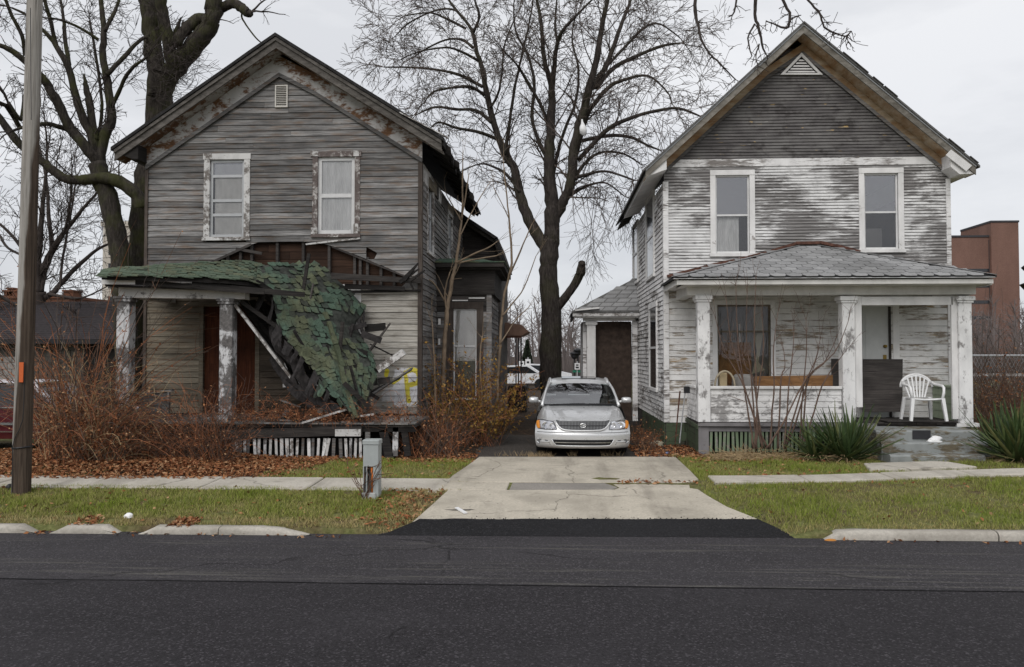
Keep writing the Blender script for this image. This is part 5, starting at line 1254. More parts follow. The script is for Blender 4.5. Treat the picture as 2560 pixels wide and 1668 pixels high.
# cowl, roof, pillars, boot
rf = []
for v, z, w in [(1.99,1.335,.615),(2.06,1.37,.61),(2.2,1.405,.60),(2.45,1.44,.605),(2.8,1.455,.605),(3.2,1.435,.595),(3.5,1.385,.58)]:
    rf.append([CP(w*(2*i/16-1), v+.03*(2*i/16-1)**2, z-.055*abs(2*i/16-1)**3) for i in range(17)])
body.grid(rf)
dk = [[CP(.80*(2*i/12-1)*k, v, z-.03*abs(2*i/12-1)**2) for i in range(13)] for v, z, k in [(4.05,.99,.93),(4.3,1.0,.97),(4.7,.96,.97),(4.82,.8,1.0),(4.85,.5,1.04),(4.8,.25,1.0)]]
body.grid(dk)
for s in (-1,1):
    A = [(.775,1.28,.905),(.745,1.5,1.03),(.69,1.8,1.22),(.622,2.06,1.345)]; 
    body.tube([CP(s*x,v,z) for x,v,z in A], [.034,.032,.03,.03], 6)
    body.tube([CP(s*x,v,z) for x,v,z in [(.60,2.06,1.345),(.615,2.45,1.40),(.615,2.9,1.41),(.60,3.4,1.36),(.68,3.8,1.15),(.76,4.1,.98)]], .028, 6)
    body.tube([CP(s*x,v,z) for x,v,z in [(.615,2.75,1.40),(.70,2.72,1.15),(.80,2.7,.95)]], .035, 6)
    body.grid([[CP(s*x,v,z) for x,v,z in [(.80,1.3,.90),(.80,1.7,.935),(.80,2.6,.955),(.79,3.6,.97),(.77,4.1,.985)]],[CP(s*x,v,z) for x,v,z in [(.77,1.3,.91),(.785,1.7,.945),(.785,2.6,.965),(.775,3.6,.98),(.74,4.1,.99)]]])
body.grid([[CP(.79*(2*i/10-1), 1.28+.04*(2*i/10-1)**2, .90+.012*(1-(2*i/10-1)**2)) for i in range(11)],[CP(.78*(2*i/10-1), 1.36+.05*(2*i/10-1)**2, .915) for i in range(11)]])
body = body.build('body', M['silver'], car, smooth=True)
# floor and dark inside
mb = MB(); a, b = CP(-.82,.35,.19), CP(.82,4.6,.24); mb.box(a.x,b.x,a.y,b.y,a.z,b.z); mb.build('underbody', M['plastic'], car)
mb = MB(); a, b = CP(-.80,.45,.24), CP(.80,1.1,.60); mb.box(a.x,b.x,a.y,b.y,a.z,b.z); mb.build('engine_bay', M['plastic'], car)
wsA = [CP(.755*(2*i/14-1), 1.33-.10*(1-(2*i/14-1)**2)+.02, .915+.01*(1-(2*i/14-1)**2)) for i in range(15)]
wsB = [CP(.62*(2*i/14-1), 2.02-.05*(1-(2*i/14-1)**2), 1.315+.02*(1-(2*i/14-1)**2)) for i in range(15)]
rows = [[a.lerp(b,t/6)+Vector((0,-.05*math.sin(math.pi*t/6),.03*math.sin(math.pi*t/6))) for a, b in zip(wsA, wsB)] for t in range(7)]
mb = MB(); mb.grid(rows); mb.build('windshield', M['glass_car'], car, smooth=True)
mb = MB(); mb.tube([p+Vector((0,-.012,.004)) for p in wsA], .014, 5)
mb.build('windshield_trim', M['plastic'], car)
mb = MB(); mb.tube([CP(-.55,1.27,.93),CP(-.1,1.24,.945),CP(.1,1.24,.945)], .01, 4); mb.tube([CP(.05,1.24,.94),CP(.4,1.26,.945),CP(.66,1.30,.94)], .01, 4); mb.build('wiper', M['plastic'], car)
rwA = [CP(.60*(2*i/8-1), 3.52, 1.37) for i in range(9)]; rwB = [CP(.72*(2*i/8-1), 4.06, .995) for i in range(9)]
mb = MB(); mb.grid([rwA,rwB]); mb.build('rear_window', M['glass_car'], car)
for s in (-1,1):
    for q in ([(.775,1.55,.96),(.78,2.68,.975),(.625,2.72,1.38),(.645,2.1,1.33)], [(.78,2.78,.975),(.765,3.75,.99),(.625,3.35,1.35),(.625,2.8,1.385)]):
        mb = MB(); mb.add([CP(s*x,v,z) for x,v,z in q], [(0,1,2,3)]); mb.build('side_window', M['dark_glass'], car)
mb = MB(); a, b = CP(-.36,2.28,1.44), CP(.36,2.75,1.468); mb.hexa([CP(-.36,2.28,1.418),CP(.36,2.28,1.418),CP(.36,2.78,1.45),CP(-.36,2.78,1.45),CP(-.36,2.28,1.428),CP(.36,2.28,1.428),CP(.36,2.78,1.462),CP(-.36,2.78,1.462)]); mb.build('sunroof', M['dark_glass'], car)
# seats, dash, steering wheel
for s in (-1,1):
    mb = MB(); a = CP(s*.36,2.2,0); mb.cbox(a.x-.24,a.x+.24,a.y,a.y+.16,a.z+.45,a.z+1.02,.06); mb.cbox(a.x-.13,a.x+.13,a.y+.03,a.y+.13,a.z+1.04,a.z+1.22,.04); mb.build('seat', M['interior'], car)
mb = MB(); a = CP(0,3.05,0); mb.cbox(a.x-.62,a.x+.62,a.y,a.y+.16,a.z+.45,a.z+1.0,.06); mb.build('rear_seat', M['interior'], car)
mb = MB(); mb.hexa([CP(-.74,1.4,.6),CP(.74,1.4,.6),CP(.74,1.75,.6),CP(-.74,1.75,.6),CP(-.72,1.42,.88),CP(.72,1.42,.88),CP(.72,1.72,.92),CP(-.72,1.72,.92)]); mb.build('dashboard', M['interior'], car)
mb = MB(); mb.tube([CP(.36+.18*math.cos(t),1.82+.05*math.sin(t),.95+.17*math.sin(t)) for t in [i*math.pi/8 for i in range(17)]], .014, 6); mb.build('steering_wheel', M['plastic'], car)
mb = MB(); a = CP(0,1.98,1.27); mb.cbox(a.x-.1,a.x+.1,a.y,a.y+.03,a.z-.03,a.z+.03,.01); mb.build('rear_view_mirror', M['plastic'], car)
# grille
gt, gb_, gwt, gwb = .685, .53, .50, .385
def gx(z): return gwb+(gwt-gwb)*((z-gb_)/(gt-gb_))**.7
def gy_(x, z): return interp(z,[(.53,.045),(.58,.06),(.63,.08),(.685,.11)])+plan(x)-.008
rows = [[CP(gx(z)*(2*i/16-1), gy_(gx(z)*(2*i/16-1), z), z) for i in range(17)] for z in (.53,.56,.6,.64,.685)]
mb = MB(); mb.grid(rows); grl = mb.build('grille', M['plastic'], car, smooth=True)
for i in range(37):
    x = -.49+.98*i/36; zb = .53 if abs(x) < gwb else .53+(gt-gb_)*((abs(x)-gwb)/(gwt-gwb))**(1/.7)
    if zb > .67: continue
    mb = MB(); mb.beam(CP(x,gy_(x,zb+.004)-.012,zb+.004), CP(x,gy_(x,.68)-.012,.68), .011, .014, up=(0,-1,0)); mb.build('grille_bar', M['grille_metal'], grl)
mb = MB(); mb.tube([CP(x,gy_(x,.61)-.018,.605) for x in [-.44+.088*i for i in range(11)]], .007, 4); mb.build('grille_crossbar', M['plastic'], grl)
sur = [CP(x,gy_(x,z)-.012,z) for x,z in [(-.52,.69),(-.49,.64),(-.45,.585),(-.40,.545),(-.33,.522),(-.2,.516),(0,.513),(.2,.516),(.33,.522),(.40,.545),(.45,.585),(.49,.64),(.52,.69)]]
mb = MB(); mb.tube(sur, .017, 6); mb.build('grille_surround', M['silver'], grl, smooth=True)
em = CP(0,.055,.61)
def ell(rx, rz, cx, cz, r=.0065): return [em+Vector((cx+rx*math.cos(t), -.022, cz+rz*math.sin(t))) for t in [i*math.pi/10 for i in range(21)]]
mb = MB(); mb.tube(ell(.056,.038,0,0), .008, 5); mb.tube(ell(.019,.036,0,0), .006, 5); mb.tube(ell(.042,.015,0,.015), .006, 5); mb.build('emblem', M['chrome'], grl, smooth=True)
# headlights
for s in (-1,1):
    out = [(.545,.675),(.63,.682),(.73,.70),(.80,.70),(.865,.682),(.875,.63),(.868,.575),(.84,.535),(.70,.525),(.56,.528),(.49,.535),(.505,.60)]
    def hy(x, z, k=0): return interp(z,[(.53,.045),(.58,.06),(.63,.08),(.685,.11),(.72,.15)])+plan(x)+k
    mb = MB(); c = (.70,.61); pts = [CP(s*x,hy(x,z,.0)-.006,z) for x,z in out]; rim_ = [CP(s*x,hy(x,z)-.016,z) for x,z in out]
    cc = CP(s*c[0],hy(*c)-.022,c[1]); n = len(out)
    back = MB(); back.add([CP(s*x,hy(x,z)-.003,z) for x,z in out]+[CP(s*c[0],hy(*c)-.004,c[1])], [(i,(i+1)%n,n) for i in range(n)]); hl = back.build('headlight', M['reflector'], car)
    mid = [CP(s*(c[0]+(x-c[0])*.6), hy(c[0]+(x-c[0])*.6, c[1]+(z-c[1])*.6)-.022, c[1]+(z-c[1])*.6) for x,z in out]
    mb.add(pts+rim_+mid+[cc], [(i,(i+1)%n,n+(i+1)%n,n+i) for i in range(n)]+[(n+i,n+(i+1)%n,2*n+(i+1)%n,2*n+i) for i in range(n)]+[(2*n+i,2*n+(i+1)%n,3*n) for i in range(n)]); mb.build('lens', M['lens'], hl, smooth=True)
    for x, r in ((.70,.055),(.575,.042)):
        q = CP(s*x, hy(x,.605)-.008, .605); mb = MB(); mb.lathe([(0,.012),(r*.35,.010),(r*.7,.002),(r,-.006),(r+.006,-.004)], q, 16, 'Y'); mb.build('lamp_bowl', M['chrome'], hl, smooth=True)
        mb = MB(); mb.lathe([(0,-.008),(.012,-.006),(.014,.004)], q, 8, 'Y'); mb.build('bulb', M['sash_white'], hl)
    mb = MB(); am = [(.815,.693),(.865,.678),(.875,.63),(.868,.575),(.845,.54),(.80,.545),(.81,.62)]; mb.add([CP(s*x,hy(x,z)-.024,z) for x,z in am]+[CP(s*.842,hy(.842,.61)-.028,.61)], [(i,(i+1)%7,7) for i in range(7)]); mb.build('turn_signal', M['amber'], hl)
    mb = MB(); sm = [CP(s*x,hy(x,z)-.010,z) for x,z in out+out[:1]]; mb.tube(sm, .005, 4); mb.build('lamp_gasket', M['plastic'], hl)
    # lower corner lamp pocket
    def by(x, z): return interp(z,[(.18,.09),(.21,.045),(.26,.02),(.34,.004),(.42,0)])+plan(x)
    pk = [(.60,.245),(.84,.26),(.855,.31),(.82,.345),(.66,.33)]
    mb = MB(); mb.add([CP(s*x,by(x,z)-.004,z) for x,z in pk], [tuple(range(5))]); mb.build('bumper_pocket', M['bump_grey'] if 'bump_grey' in M else M.setdefault('bump_grey', plain('grey_bumper_plastic', (.16,.165,.17), .5)), car)
    mb = MB(); mb.tube([CP(s*x,by(x,z)-.012,z) for x,z in [(.63,.30),(.72,.297),(.80,.30)]], .012, 5); mb.build('pocket_bar', M['silver'], car)
    mb = MB(); mb.tube([CP(s*x,by(x,z)-.012,z) for x,z in [(.85,.345),(.862,.30),(.83,.262)]], .010, 5); mb.build('pocket_trim', M['chrome'], car)
    # mirror
    ctr = CP(s*.955,1.62,1.0); mb = MB()
    rows = []
    for r_, v in ((.0,-.085),(.72,-.075),(.95,-.045),(1,.0),(1,.035)):
        rows.append([ctr+Vector((s*0+.105*r_*math.copysign(abs(math.cos(t))**.6,math.cos(t)), v, .062*r_*math.copysign(abs(math.sin(t))**.6,math.sin(t)))) for t in [i*math.pi/9 for i in range(19)]])
    mb.grid(rows); mb.beam(CP(s*.78,1.62,.955), CP(s*.88,1.62,.98), .06, .05); mb.build('door_mirror', M['silver'], car, smooth=True)
    for v in (.95,3.68):
        q = CP(s*.78,v,.322); mb = MB(); mb.lathe([(.20,-.10),(.29,-.105),(.315,-.085),(.322,-.04),(.322,.04),(.315,.085),(.29,.105),(.20,.10)], q, 28, 'X'); wh = mb.build('wheel', M['rubber'], car, smooth=True)
        mb = MB(); mb.lathe([(0,.085*s),(.05,.09*s),(.19,.075*s),(.205,.10*s)], q, 20, 'X'); mb.build('rim', M['rim'], wh, smooth=True)
# lower intake and bumper line
def by(x, z): return interp(z,[(.18,.09),(.21,.045),(.26,.02),(.34,.004),(.42,0)])+plan(x)
mb = MB(); it = [(-.57,.345),(.57,.345),(.50,.245),(-.50,.245)]
rows = [[CP(w*(2*i/12-1), by(w*(2*i/12-1),z)-.005, z) for i in range(13)] for z, w in ((.243,.50),(.29,.535),(.345,.57))]
mb.grid(rows); itk = mb.build('air_intake', M['plastic'], car)
mb = MB(); mb.tube([CP(x,by(x,.295)-.012,.293) for x in [-.52+.104*i for i in range(11)]], .010, 5); mb.build('intake_bar', M['chrome'], itk)
mb = MB(); mb.tube([CP(x,by(x,z)-.008,z) for x,z in [(-.585,.35),(-.55,.29),(-.50,.235),(-.3,.228),(0,.226),(.3,.228),(.50,.235),(.55,.29),(.585,.35)]], .012, 5); mb.build('intake_trim', M['silver'], itk, smooth=True)
mb = MB(); mb.tube([CP(x,plan(x)+.006,.476) for x in [-.86+.086*i for i in range(21)]], .006, 4); mb.build('bumper_groove', M['bump_grey'], car)

# ------------------------------------------------------------------ maroon car behind the pole, broadside
M['maroon'] = paint('maroon_car_paint', (.10,.010,.016), .2, .35)
oz = gz(-8,15.6); ox0 = W(262,1100,15.6).x; 
oc = thing('car', (ox0-2.4, 15.6, oz), 'dark maroon sedan broadside behind the utility pole and brambles', 'car')
prof_b = [(0,.34),(.0,.55),(.06,.78),(.5,.86),(1.0,.90),(1.06,.905),(3.6,.90),(4.2,.86),(4.75,.76),(4.85,.55),(4.85,.32)]
def OP(u, w, z): return Vector((ox0-u, 15.6+w, oz+z))
mb = MB()
sideL = [[OP(u, .06*((1-j/4)**2), .25+(z-.25)*j/4 if z > .3 else z) for u, z in prof_b] for j in range(5)]
mb.grid(sideL); mb.grid([[OP(u, 0.0, z) for u, z in prof_b],[OP(u,.12,z+.015) for u, z in prof_b],[OP(u,.85,z+.02) for u, z in prof_b],[OP(u,1.6,z+.015) for u, z in prof_b],[OP(u,1.7,z) for u, z in prof_b]]); mb.grid([[OP(u,1.7,z) for u,z in prof_b],[OP(u,1.7,.25) for u,z in prof_b]])
ob = mb.build('body', M['maroon'], oc, smooth=True)
gh = [(1.02,.90),(1.62,1.34),(2.1,1.38),(3.0,1.37),(3.5,.90)]
roofm = plain('pale_vinyl_roof', (.52,.50,.52), .4)
mb = MB(); mb.grid([[OP(u,.20,z+.0) for u,z in gh[1:4]],[OP(u,.35,z+.04) for u,z in gh[1:4]],[OP(u,.85,z+.05) for u,z in gh[1:4]],[OP(u,1.35,z+.04) for u,z in gh[1:4]],[OP(u,1.5,z) for u,z in gh[1:4]]])
for a in ((1.02,.90,1.62,1.34),(2.35,.9,2.38,1.37),(3.5,.90,3.0,1.37)): mb.beam(OP(a[0],.08,a[1]), OP(a[2],.2,a[3]), .06, .09)
mb.build('roof', roofm, oc, smooth=True)
mb = MB(); mb.grid([[OP(u,.10,.90) for u in (1.1,2.3)],[OP(1.64,.2,1.33),OP(2.34,.2,1.35)]]); mb.grid([[OP(u,.10,.90) for u in (2.42,3.44)],[OP(2.42,.2,1.35),OP(2.98,.2,1.34)]]); mb.build('side_window', M['dark_glass'], oc)
mb = MB(); mb.grid([[OP(1.03,.2,.9),OP(1.03,1.5,.9)],[OP(1.6,.25,1.34),OP(1.6,1.45,1.34)]]); mb.grid([[OP(3.52,.2,.9),OP(3.52,1.5,.9)],[OP(3.02,.25,1.36),OP(3.02,1.45,1.36)]]); mb.build('windscreen', M['dark_glass'], oc)
for z, h in ((.56,.05),(.885,.02),(.40,.015)):
    mb = MB(); mb.beam(OP(.05,-.012,z), OP(4.8,-.012,z), .015, h); mb.build('side_trim', M['chrome'], oc)
for u in (.95,3.85):
    q = OP(u,.12,.31); mb = MB(); mb.lathe([(.0,-.12),(.19,-.12),(.27,-.13),(.31,-.09),(.31,.08),(.2,.1)], q, 24, 'Y'); mb.build('wheel', M['rubber'], oc, smooth=True)

# ------------------------------------------------------------------ trees and plants
def bark(name, c1, c2, moss=0., fine=1.):
    t = NT(name, .95, 0, .15); f = t.noise(t.pos((9*fine,9*fine,2.2*fine)), 2.0, 6, .7, .6)
    c = t.ramp(f, [(.3, tuple(v*.35 for v in c1)), (.5, c1), (.72, c2)])
    if moss: c = t.mix(t.math('MULTIPLY', t.ramp(t.noise(t.pos(), 1.6, 5), [(.46,0.),(.62,1.)]), moss), c, (.055,.060,.018))
    t.col(c); t.bump(f, 1., .03); return t.mat
M['bark'] = bark('dark_grey_bark', (.050,.042,.038), (.095,.082,.072), .25); M['bark_moss'] = bark('mossy_dark_bark', (.042,.036,.031), (.085,.074,.062), .6)
M['twig'] = plain('brown_grey_twig', (.085,.066,.056), .9, 0, .4, 3); M['twig_dark'] = plain('dark_twig', (.05,.04,.036), .9, 0, .3, 3)
M['sapling'] = plain('tan_sapling_bark', (.22,.165,.115), .8, 0, .35, 5); M['cane'] = plain('red_brown_cane', (.29,.115,.055), .85, 0, .5, 6); M['cane_dark'] = plain('dark_brown_cane', (.13,.075,.05), .9, 0, .5, 6)
M['snag'] = bark('bare_grey_snag', (.16,.135,.115), (.27,.24,.21))

def crom(pts, sub=4):
    """smooth a polyline of (Vector, radius)"""
    out = []; n = len(pts)
    for i in range(n-1):
        p0, p1, p2, p3 = pts[max(0,i-1)], pts[i], pts[i+1], pts[min(n-1,i+2)]
        for k in range(sub):
            t = k/sub; t2, t3 = t*t, t*t*t
            v = .5*((2*p1[0]) + (-p0[0]+p2[0])*t + (2*p0[0]-5*p1[0]+4*p2[0]-p3[0])*t2 + (-p0[0]+3*p1[0]-3*p2[0]+p3[0])*t3)
            out.append((v, p1[1]+(p2[1]-p1[1])*t))
    out.append(pts[-1]); return out
def limb(mb, px_pts, Y, dY=0., n=8, sub=4, rough=.06):
    """px_pts: (px, py, width in photo pixels); Y at the start, drifting by dY to the end"""
    m = len(px_pts); pts = []
    for i, (a, b, w) in enumerate(px_pts):
        y = Y+dY*i/max(1,m-1); pts.append((W(a,b,y), w*y/2000/2))
    pts = crom(pts, sub); k = rnd(0,99)
    pts = [(p+Vector((mnoise.noise(Vector((i*.7,k,0))),mnoise.noise(Vector((i*.7,k,5))),0))*r*rough*6*(0 < i < len(pts)-1), r*(1+.12*mnoise.noise(Vector((i*.9,k,9))))) for i, (p, r) in enumerate(pts)]
    mb.tube([p for p,_ in pts], [r for _,r in pts], n); return pts
def tilt(d, ang, rng=None):
    a = Vector((rnd(-1,1),rnd(-1,1),rnd(-1,1))); a = a-d*a.dot(d)
    if a.length < .01: a = d.orthogonal()
    a.normalize(); return (d*math.cos(ang)+a*math.sin(ang)).normalized()
CNT = [0]
def twig(mb, p, d, L, r, lev, dens=4., wig=.22, droop=0., lift=0., kids=(.35,.65), ang=(.5,1.1), rmin=.006):
    CNT[0] += 1
    n = 3 if L < .35 else (4 if L < 1 else 6); pts = [p]; rad = [r]; dirs = [d]
    for i in range(n):
        t = (i+1)/n
        d = (d+Vector((rnd(-wig,wig),rnd(-wig,wig),rnd(-wig,wig)))+Vector((0,0,lift*(1-t)-droop*t))).normalized()
        p = p+d*(L/n); pts.append(p); rad.append(max(rmin*.8, r*(1-.68*t))); dirs.append(d)
    mb.tube(pts, rad, 3 if r < .012 else 5, cap=False)
    if lev > 0:
        k = max(1, int(L*dens*rnd(.7,1.3)))
        for _ in range(k):
            t = rnd(.15,1.); i = min(n-1,int(t*n)); q = pts[i].lerp(pts[i+1], t*n-i)
            twig(mb, q, tilt(dirs[i], rnd(*ang)), L*rnd(*kids)*(1.1-.45*t), max(rmin, r*.5*(1-.4*t)), lev-1, dens*1.45, wig, droop, lift, kids, ang, rmin)
    return pts
def sprout(mb, limbs, per_m, L, lev, rr=.28, up=.3, start=.1, **k):
    for pts in limbs:
        n = len(pts)
        tot = sum((pts[i+1][0]-pts[i][0]).length for i in range(n-1))
        for _ in range(int(tot*per_m)):
            t = rnd(start,1)*(n-1); i = min(n-2,int(t)); p, r = pts[i][0].lerp(pts[i+1][0], t-i), pts[i][1]
            ax = (pts[i+1][0]-pts[i][0]).normalized(); d = tilt(ax, rnd(.6,1.25)); d = (d+Vector((0,0,up))).normalized()
            twig(mb, p, d, L*rnd(.55,1.25), max(.006, min(.035, r*rr)), lev, **k)
        p, r = pts[-1]; ax = (pts[-1][0]-pts[-2][0]).normalized()
        for _ in range(2): twig(mb, p, tilt(ax,.25), L*rnd(.8,1.2), max(.006,min(.03,r*.7)), lev, **k)

# --- the big bare maple between the houses
random.seed(101)
YT = 24.5
mt = thing('tree', W(1378,1090,YT)-Vector((0,0,0)), 'tall bare tree rising behind the silver car between the houses', 'tree')
tr = MB(); cr = MB(); LB = []
limb(tr, [(1376,1110,78),(1377,1040,60),(1377,960,54),(1378,850,53),(1377,760,48),(1372,690,44),(1373,640,46),(1376,600,44)], YT, 0, 14, 4, .03)
def L(pts, dY=0., n=8, add=True, Y=YT):
    q = limb(tr, pts, Y, dY, n); 
    if add: LB.append(q)
    return q
L([(1370,630,36),(1345,593,30),(1315,534,27),(1298,474,24),(1285,420,21),(1270,400,20),(1255,366,18),(1236,311,16),(1222,257,15),(1211,203,13),(1203,162,12),(1192,130,11),(1184,89,10),(1171,62,8),(1146,32,7),(1122,0,6),(1100,-40,5),(1085,-90,4)], 1.0, 10)
L([(1376,610,40),(1380,560,37),(1380,500,34),(1374,430,30),(1375,352,24),(1378,298,21),(1380,244,18),(1375,203,15),(1364,162,12),(1358,122,11),(1353,54,9),(1342,0,7),(1330,-60,5),(1322,-120,3)], -.8, 10)
L([(1384,560,26),(1400,520,26),(1415,488,25),(1432,440,24),(1434,380,23),(1448,311,22),(1464,257,20),(1478,203,18),(1494,135,15),(1505,68,12),(1518,0,10),(1530,-70,7),(1540,-130,4)], -1.4, 10)
for pts, dy in [
    ([(1380,244,14),(1386,162,12),(1394,108,10),(1407,76,9),(1450,30,6),(1490,-10,4)],-1.5), ([(1394,108,8),(1388,60,6),(1392,0,4),(1396,-40,3)],1.),
    ([(1470,235,13),(1510,176,13),(1532,122,12),(1551,68,10),(1572,14,8),(1590,-50,5)],1.5),
    ([(1446,400,12),(1483,360,12),(1524,320,12),(1578,295,10),(1632,279,8),(1694,271,7),(1749,290,4)],-2), ([(1490,220,12),(1537,168,11),(1605,135,9),(1659,114,7),(1702,108,4)],1.6),
    ([(1455,352,10),(1524,339,9),(1578,344,8),(1618,363,6),(1651,376,4)],1.2), ([(1400,509,14),(1432,452,11),(1470,436,8),(1518,429,6),(1586,451,4)],-1.2), ([(1412,500,9),(1442,478,8),(1483,460,6),(1518,459,4),(1560,490,3)],1.3),
    ([(1436,392,18),(1462,300,15),(1478,270,12),(1520,220,10),(1560,200,8),(1620,190,6),(1668,230,4),(1680,260,3)],-1), ([(1494,190,9),(1560,120,7),(1610,70,6),(1650,60,4),(1700,95,3)],2),
    ([(1241,347,9),(1195,330,8),(1141,320,7),(1098,306,5),(1076,320,3)],-1.5), ([(1228,306,10),(1190,276,8),(1141,274,7),(1087,268,6),(1041,287,3)],1.4), ([(1210,238,8),(1182,219,8),(1155,217,7),(1087,228,5),(1060,257,3)],-1.4),
    ([(1206,217,9),(1155,190,8),(1100,176,6),(1033,169,5),(960,168,3)],.8), ([(1196,152,8),(1155,130,6),(1114,119,5),(1046,130,4),(1000,150,2)],-1.6), ([(1182,119,8),(1155,100,6),(1114,100,5),(1060,125,4),(1033,144,2)],1.4),
    ([(1165,72,7),(1114,46,6),(1073,32,4),(1010,40,3)],-1), ([(1142,27,6),(1114,22,5),(1073,32,4),(1019,60,4),(987,92,2)],1), ([(1184,81,8),(1198,41,7),(1187,0,5),(1180,-50,3)],-.6),
    ([(1262,386,9),(1275,300,8),(1285,230,7),(1300,160,6),(1316,90,5),(1330,20,4),(1336,-40,3)],1.2), ([(1226,270,7),(1245,235,6),(1255,180,5),(1262,110,4),(1290,40,3)],-1.2),
    ([(1372,400,12),(1345,350,10),(1330,290,9),(1336,210,8),(1320,140,6),(1290,80,5),(1284,10,3)],1.6), ([(1378,330,10),(1350,260,8),(1310,190,7),(1290,160,5),(1262,130,3)],-1.5), ([(1300,480,9),(1270,440,8),(1240,420,6),(1200,410,4),(1150,430,3)],1.4),
    ([(1432,452,10),(1470,400,8),(1510,380,6),(1560,385,5),(1600,410,3)],1.5), ([(1378,470,10),(1390,400,9),(1410,330,8),(1440,250,7),(1446,170,6),(1430,100,4),(1440,30,3)],1.8)]:
    L(pts, dy)
limb(tr, [(1384,782,24),(1402,758,22),(1420,735,21),(1436,712,21),(1448,690,22),(1452,680,25),(1454,664,19),(1455,656,17)], YT, -.5, 10, 3, .01)
sprout(cr, LB, 4.2, 1.5, 2, .22, .15, .12, dens=4.1, wig=.20, droop=.16, lift=.10, rmin=.008)
for a, b in [(1590,451),(1560,495),(1450,480),(1500,465),(1640,300),(1600,420)]:     # hanging sprays left of the white eave
    for _ in range(4): twig(cr, W(a+rnd(-20,20),b+rnd(-8,8),YT-1.2+rnd(-.5,.5)), Vector((rnd(-.4,.4),rnd(-.3,.3),-1)).normalized(), rnd(1.2,2.4), .012, 2, dens=2.6, wig=.2, droop=.1, ang=(.4,.9))
tr.build('trunk', M['bark'], mt, smooth=True); cr.build('crown', M['twig'], mt)
bag = MB(); c = W(1455,322,YT-1.9); rows = []
for i, (h, r) in enumerate([(.27,.02),(.2,.03),(.14,.05),(.06,.09),(-.04,.11),(-.14,.09),(-.2,.02)]):
    rows.append([c+Vector(((r*(1+.25*mnoise.noise(Vector((j*.9,i,3)))))*math.cos(j*math.pi/5)+.04*i*.2, r*math.sin(j*math.pi/5), h)) for j in range(11)])
bag.grid(rows); tag(bag.build('plastic_bag', plain('white_plastic', (.78,.78,.78), .5), smooth=True), 'white plastic bag snagged high in the bare tree', 'bag')

# --- big old tree behind the left house and its mossy neighbour
random.seed(55)
YO1 = 21.5
t1 = thing('tree', W(350,1100,YO1), 'massive old tree with sawn upper limbs behind the left gable', 'tree')
tr = MB(); cr = MB(); LB = []
limb(tr, [(318,1110,80),(335,1000,60),(345,800,50),(348,660,48),(350,560,50),(360,480,56),(378,400,62),(396,310,66),(400,230,64),(408,180,74)], YO1, 0, 14, 4, .03)
def L1(pts, dY=0., n=10, add=True): q = limb(tr, pts, YO1, dY, n); (LB.append(q) if add else None); return q
L1([(400,215,48),(388,150,46),(380,90,44),(376,40,46),(372,0,46),(366,-60,40),(360,-120,34)], .4)
L1([(408,205,50),(440,165,52),(487,112,50),(518,75,46),(530,45,44),(534,10,42),(536,-50,38),(538,-110,30)], -.3)
L1([(520,60,34),(500,48,32),(478,62,30),(455,85,26),(440,110,30)], -.4)
L1([(525,36,30),(555,18,26),(585,10,24),(605,20,26),(622,34,22),(628,30,12)], -.3)
L1([(432,175,30),(420,100,34),(408,40,30),(402,0,28),(398,-70,22)], -.5)
sn = [(436,88,14),(446,62,10),(452,44,4)]; L1(sn, 0, 6, False); L1([(455,70,10),(458,50,3)], 0, 6, False)
L1([(385,150,9),(370,95,9),(340,110,8),(310,140,8),(285,170,7),(268,188,6)], -.8, 8)
L1([(610,25,7),(604,40,5),(615,62,4),(640,95,4),(655,108,3)], -.2, 6)
L1([(396,250,16),(380,230,18),(372,236,10)], -.6, 8, False)
sprout(cr, LB, .55, 1.1, 2, .10, .1, .05, dens=3.2, wig=.25, droop=.05)
for _ in range(90): twig(cr, W(rnd(385,470),rnd(110,250),YO1-.5), tilt(Vector((.5,-.4,.2)).normalized(), rnd(0,1.3)), rnd(.5,1.4), .008, 1, dens=4, wig=.25)
tr.build('trunk', M['bark_moss'], t1, smooth=True); cr.build('crown', M['twig_dark'], t1)

YO2 = 20.6
t2 = thing('tree', W(316,1105,YO2), 'mossy forked tree with spreading limbs left of the grey house', 'tree')
tr = MB(); cr = MB(); LB = []
limb(tr, [(330,1110,74),(318,900,56),(308,740,52),(302,660,50),(290,580,48),(272,500,46),(255,455,46),(243,410,42)], YO2, 0, 12, 4, .03)
def L2(pts, dY=0., n=8, add=True): q = limb(tr, pts, YO2, dY, n); (LB.append(q) if add else None); return q
L2([(352,520,34),(338,485,34),(300,455,33),(255,445,30),(210,450,27),(165,447,24),(130,425,23),(95,395,22),(60,368,21),(30,340,20),(0,296,18),(-40,250,16)], -.8, 10)
L2([(246,420,34),(258,345,28),(279,303,24),(274,250,22),(266,190,20),(257,135,18),(260,81,15),(255,27,13),(252,0,12),(248,-60,8)], .4)
L2([(243,400,28),(233,347,24),(211,306,22),(190,244,20),(173,176,17),(141,116,14),(108,76,10),(70,40,7),(30,20,5)], -1.)
L2([(248,410,30),(225,380,28),(176,320,26),(152,271,24),(122,217,22),(98,187,20),(60,150,17),(20,122,14),(-20,108,10)], -1.4)
L2([(268,187,12),(311,141,11),(345,105,9),(372,88,6)], .8); L2([(263,78,10),(284,35,9),(298,0,7),(306,-40,5)], .5); L2([(281,265,11),(303,217,10),(325,176,9),(363,146,6)], -.8)
L2([(173,162,12),(163,108,11),(160,60,9),(152,0,6)], .6); L2([(141,116,11),(128,60,10),(111,0,9),(104,-50,6)], -.5); L2([(186,330,12),(150,318,13),(115,310,12),(60,318,9),(25,330,6)], -1.); L2([(240,380,10),(255,260,8),(233,100,7),(225,60,5)], .8)
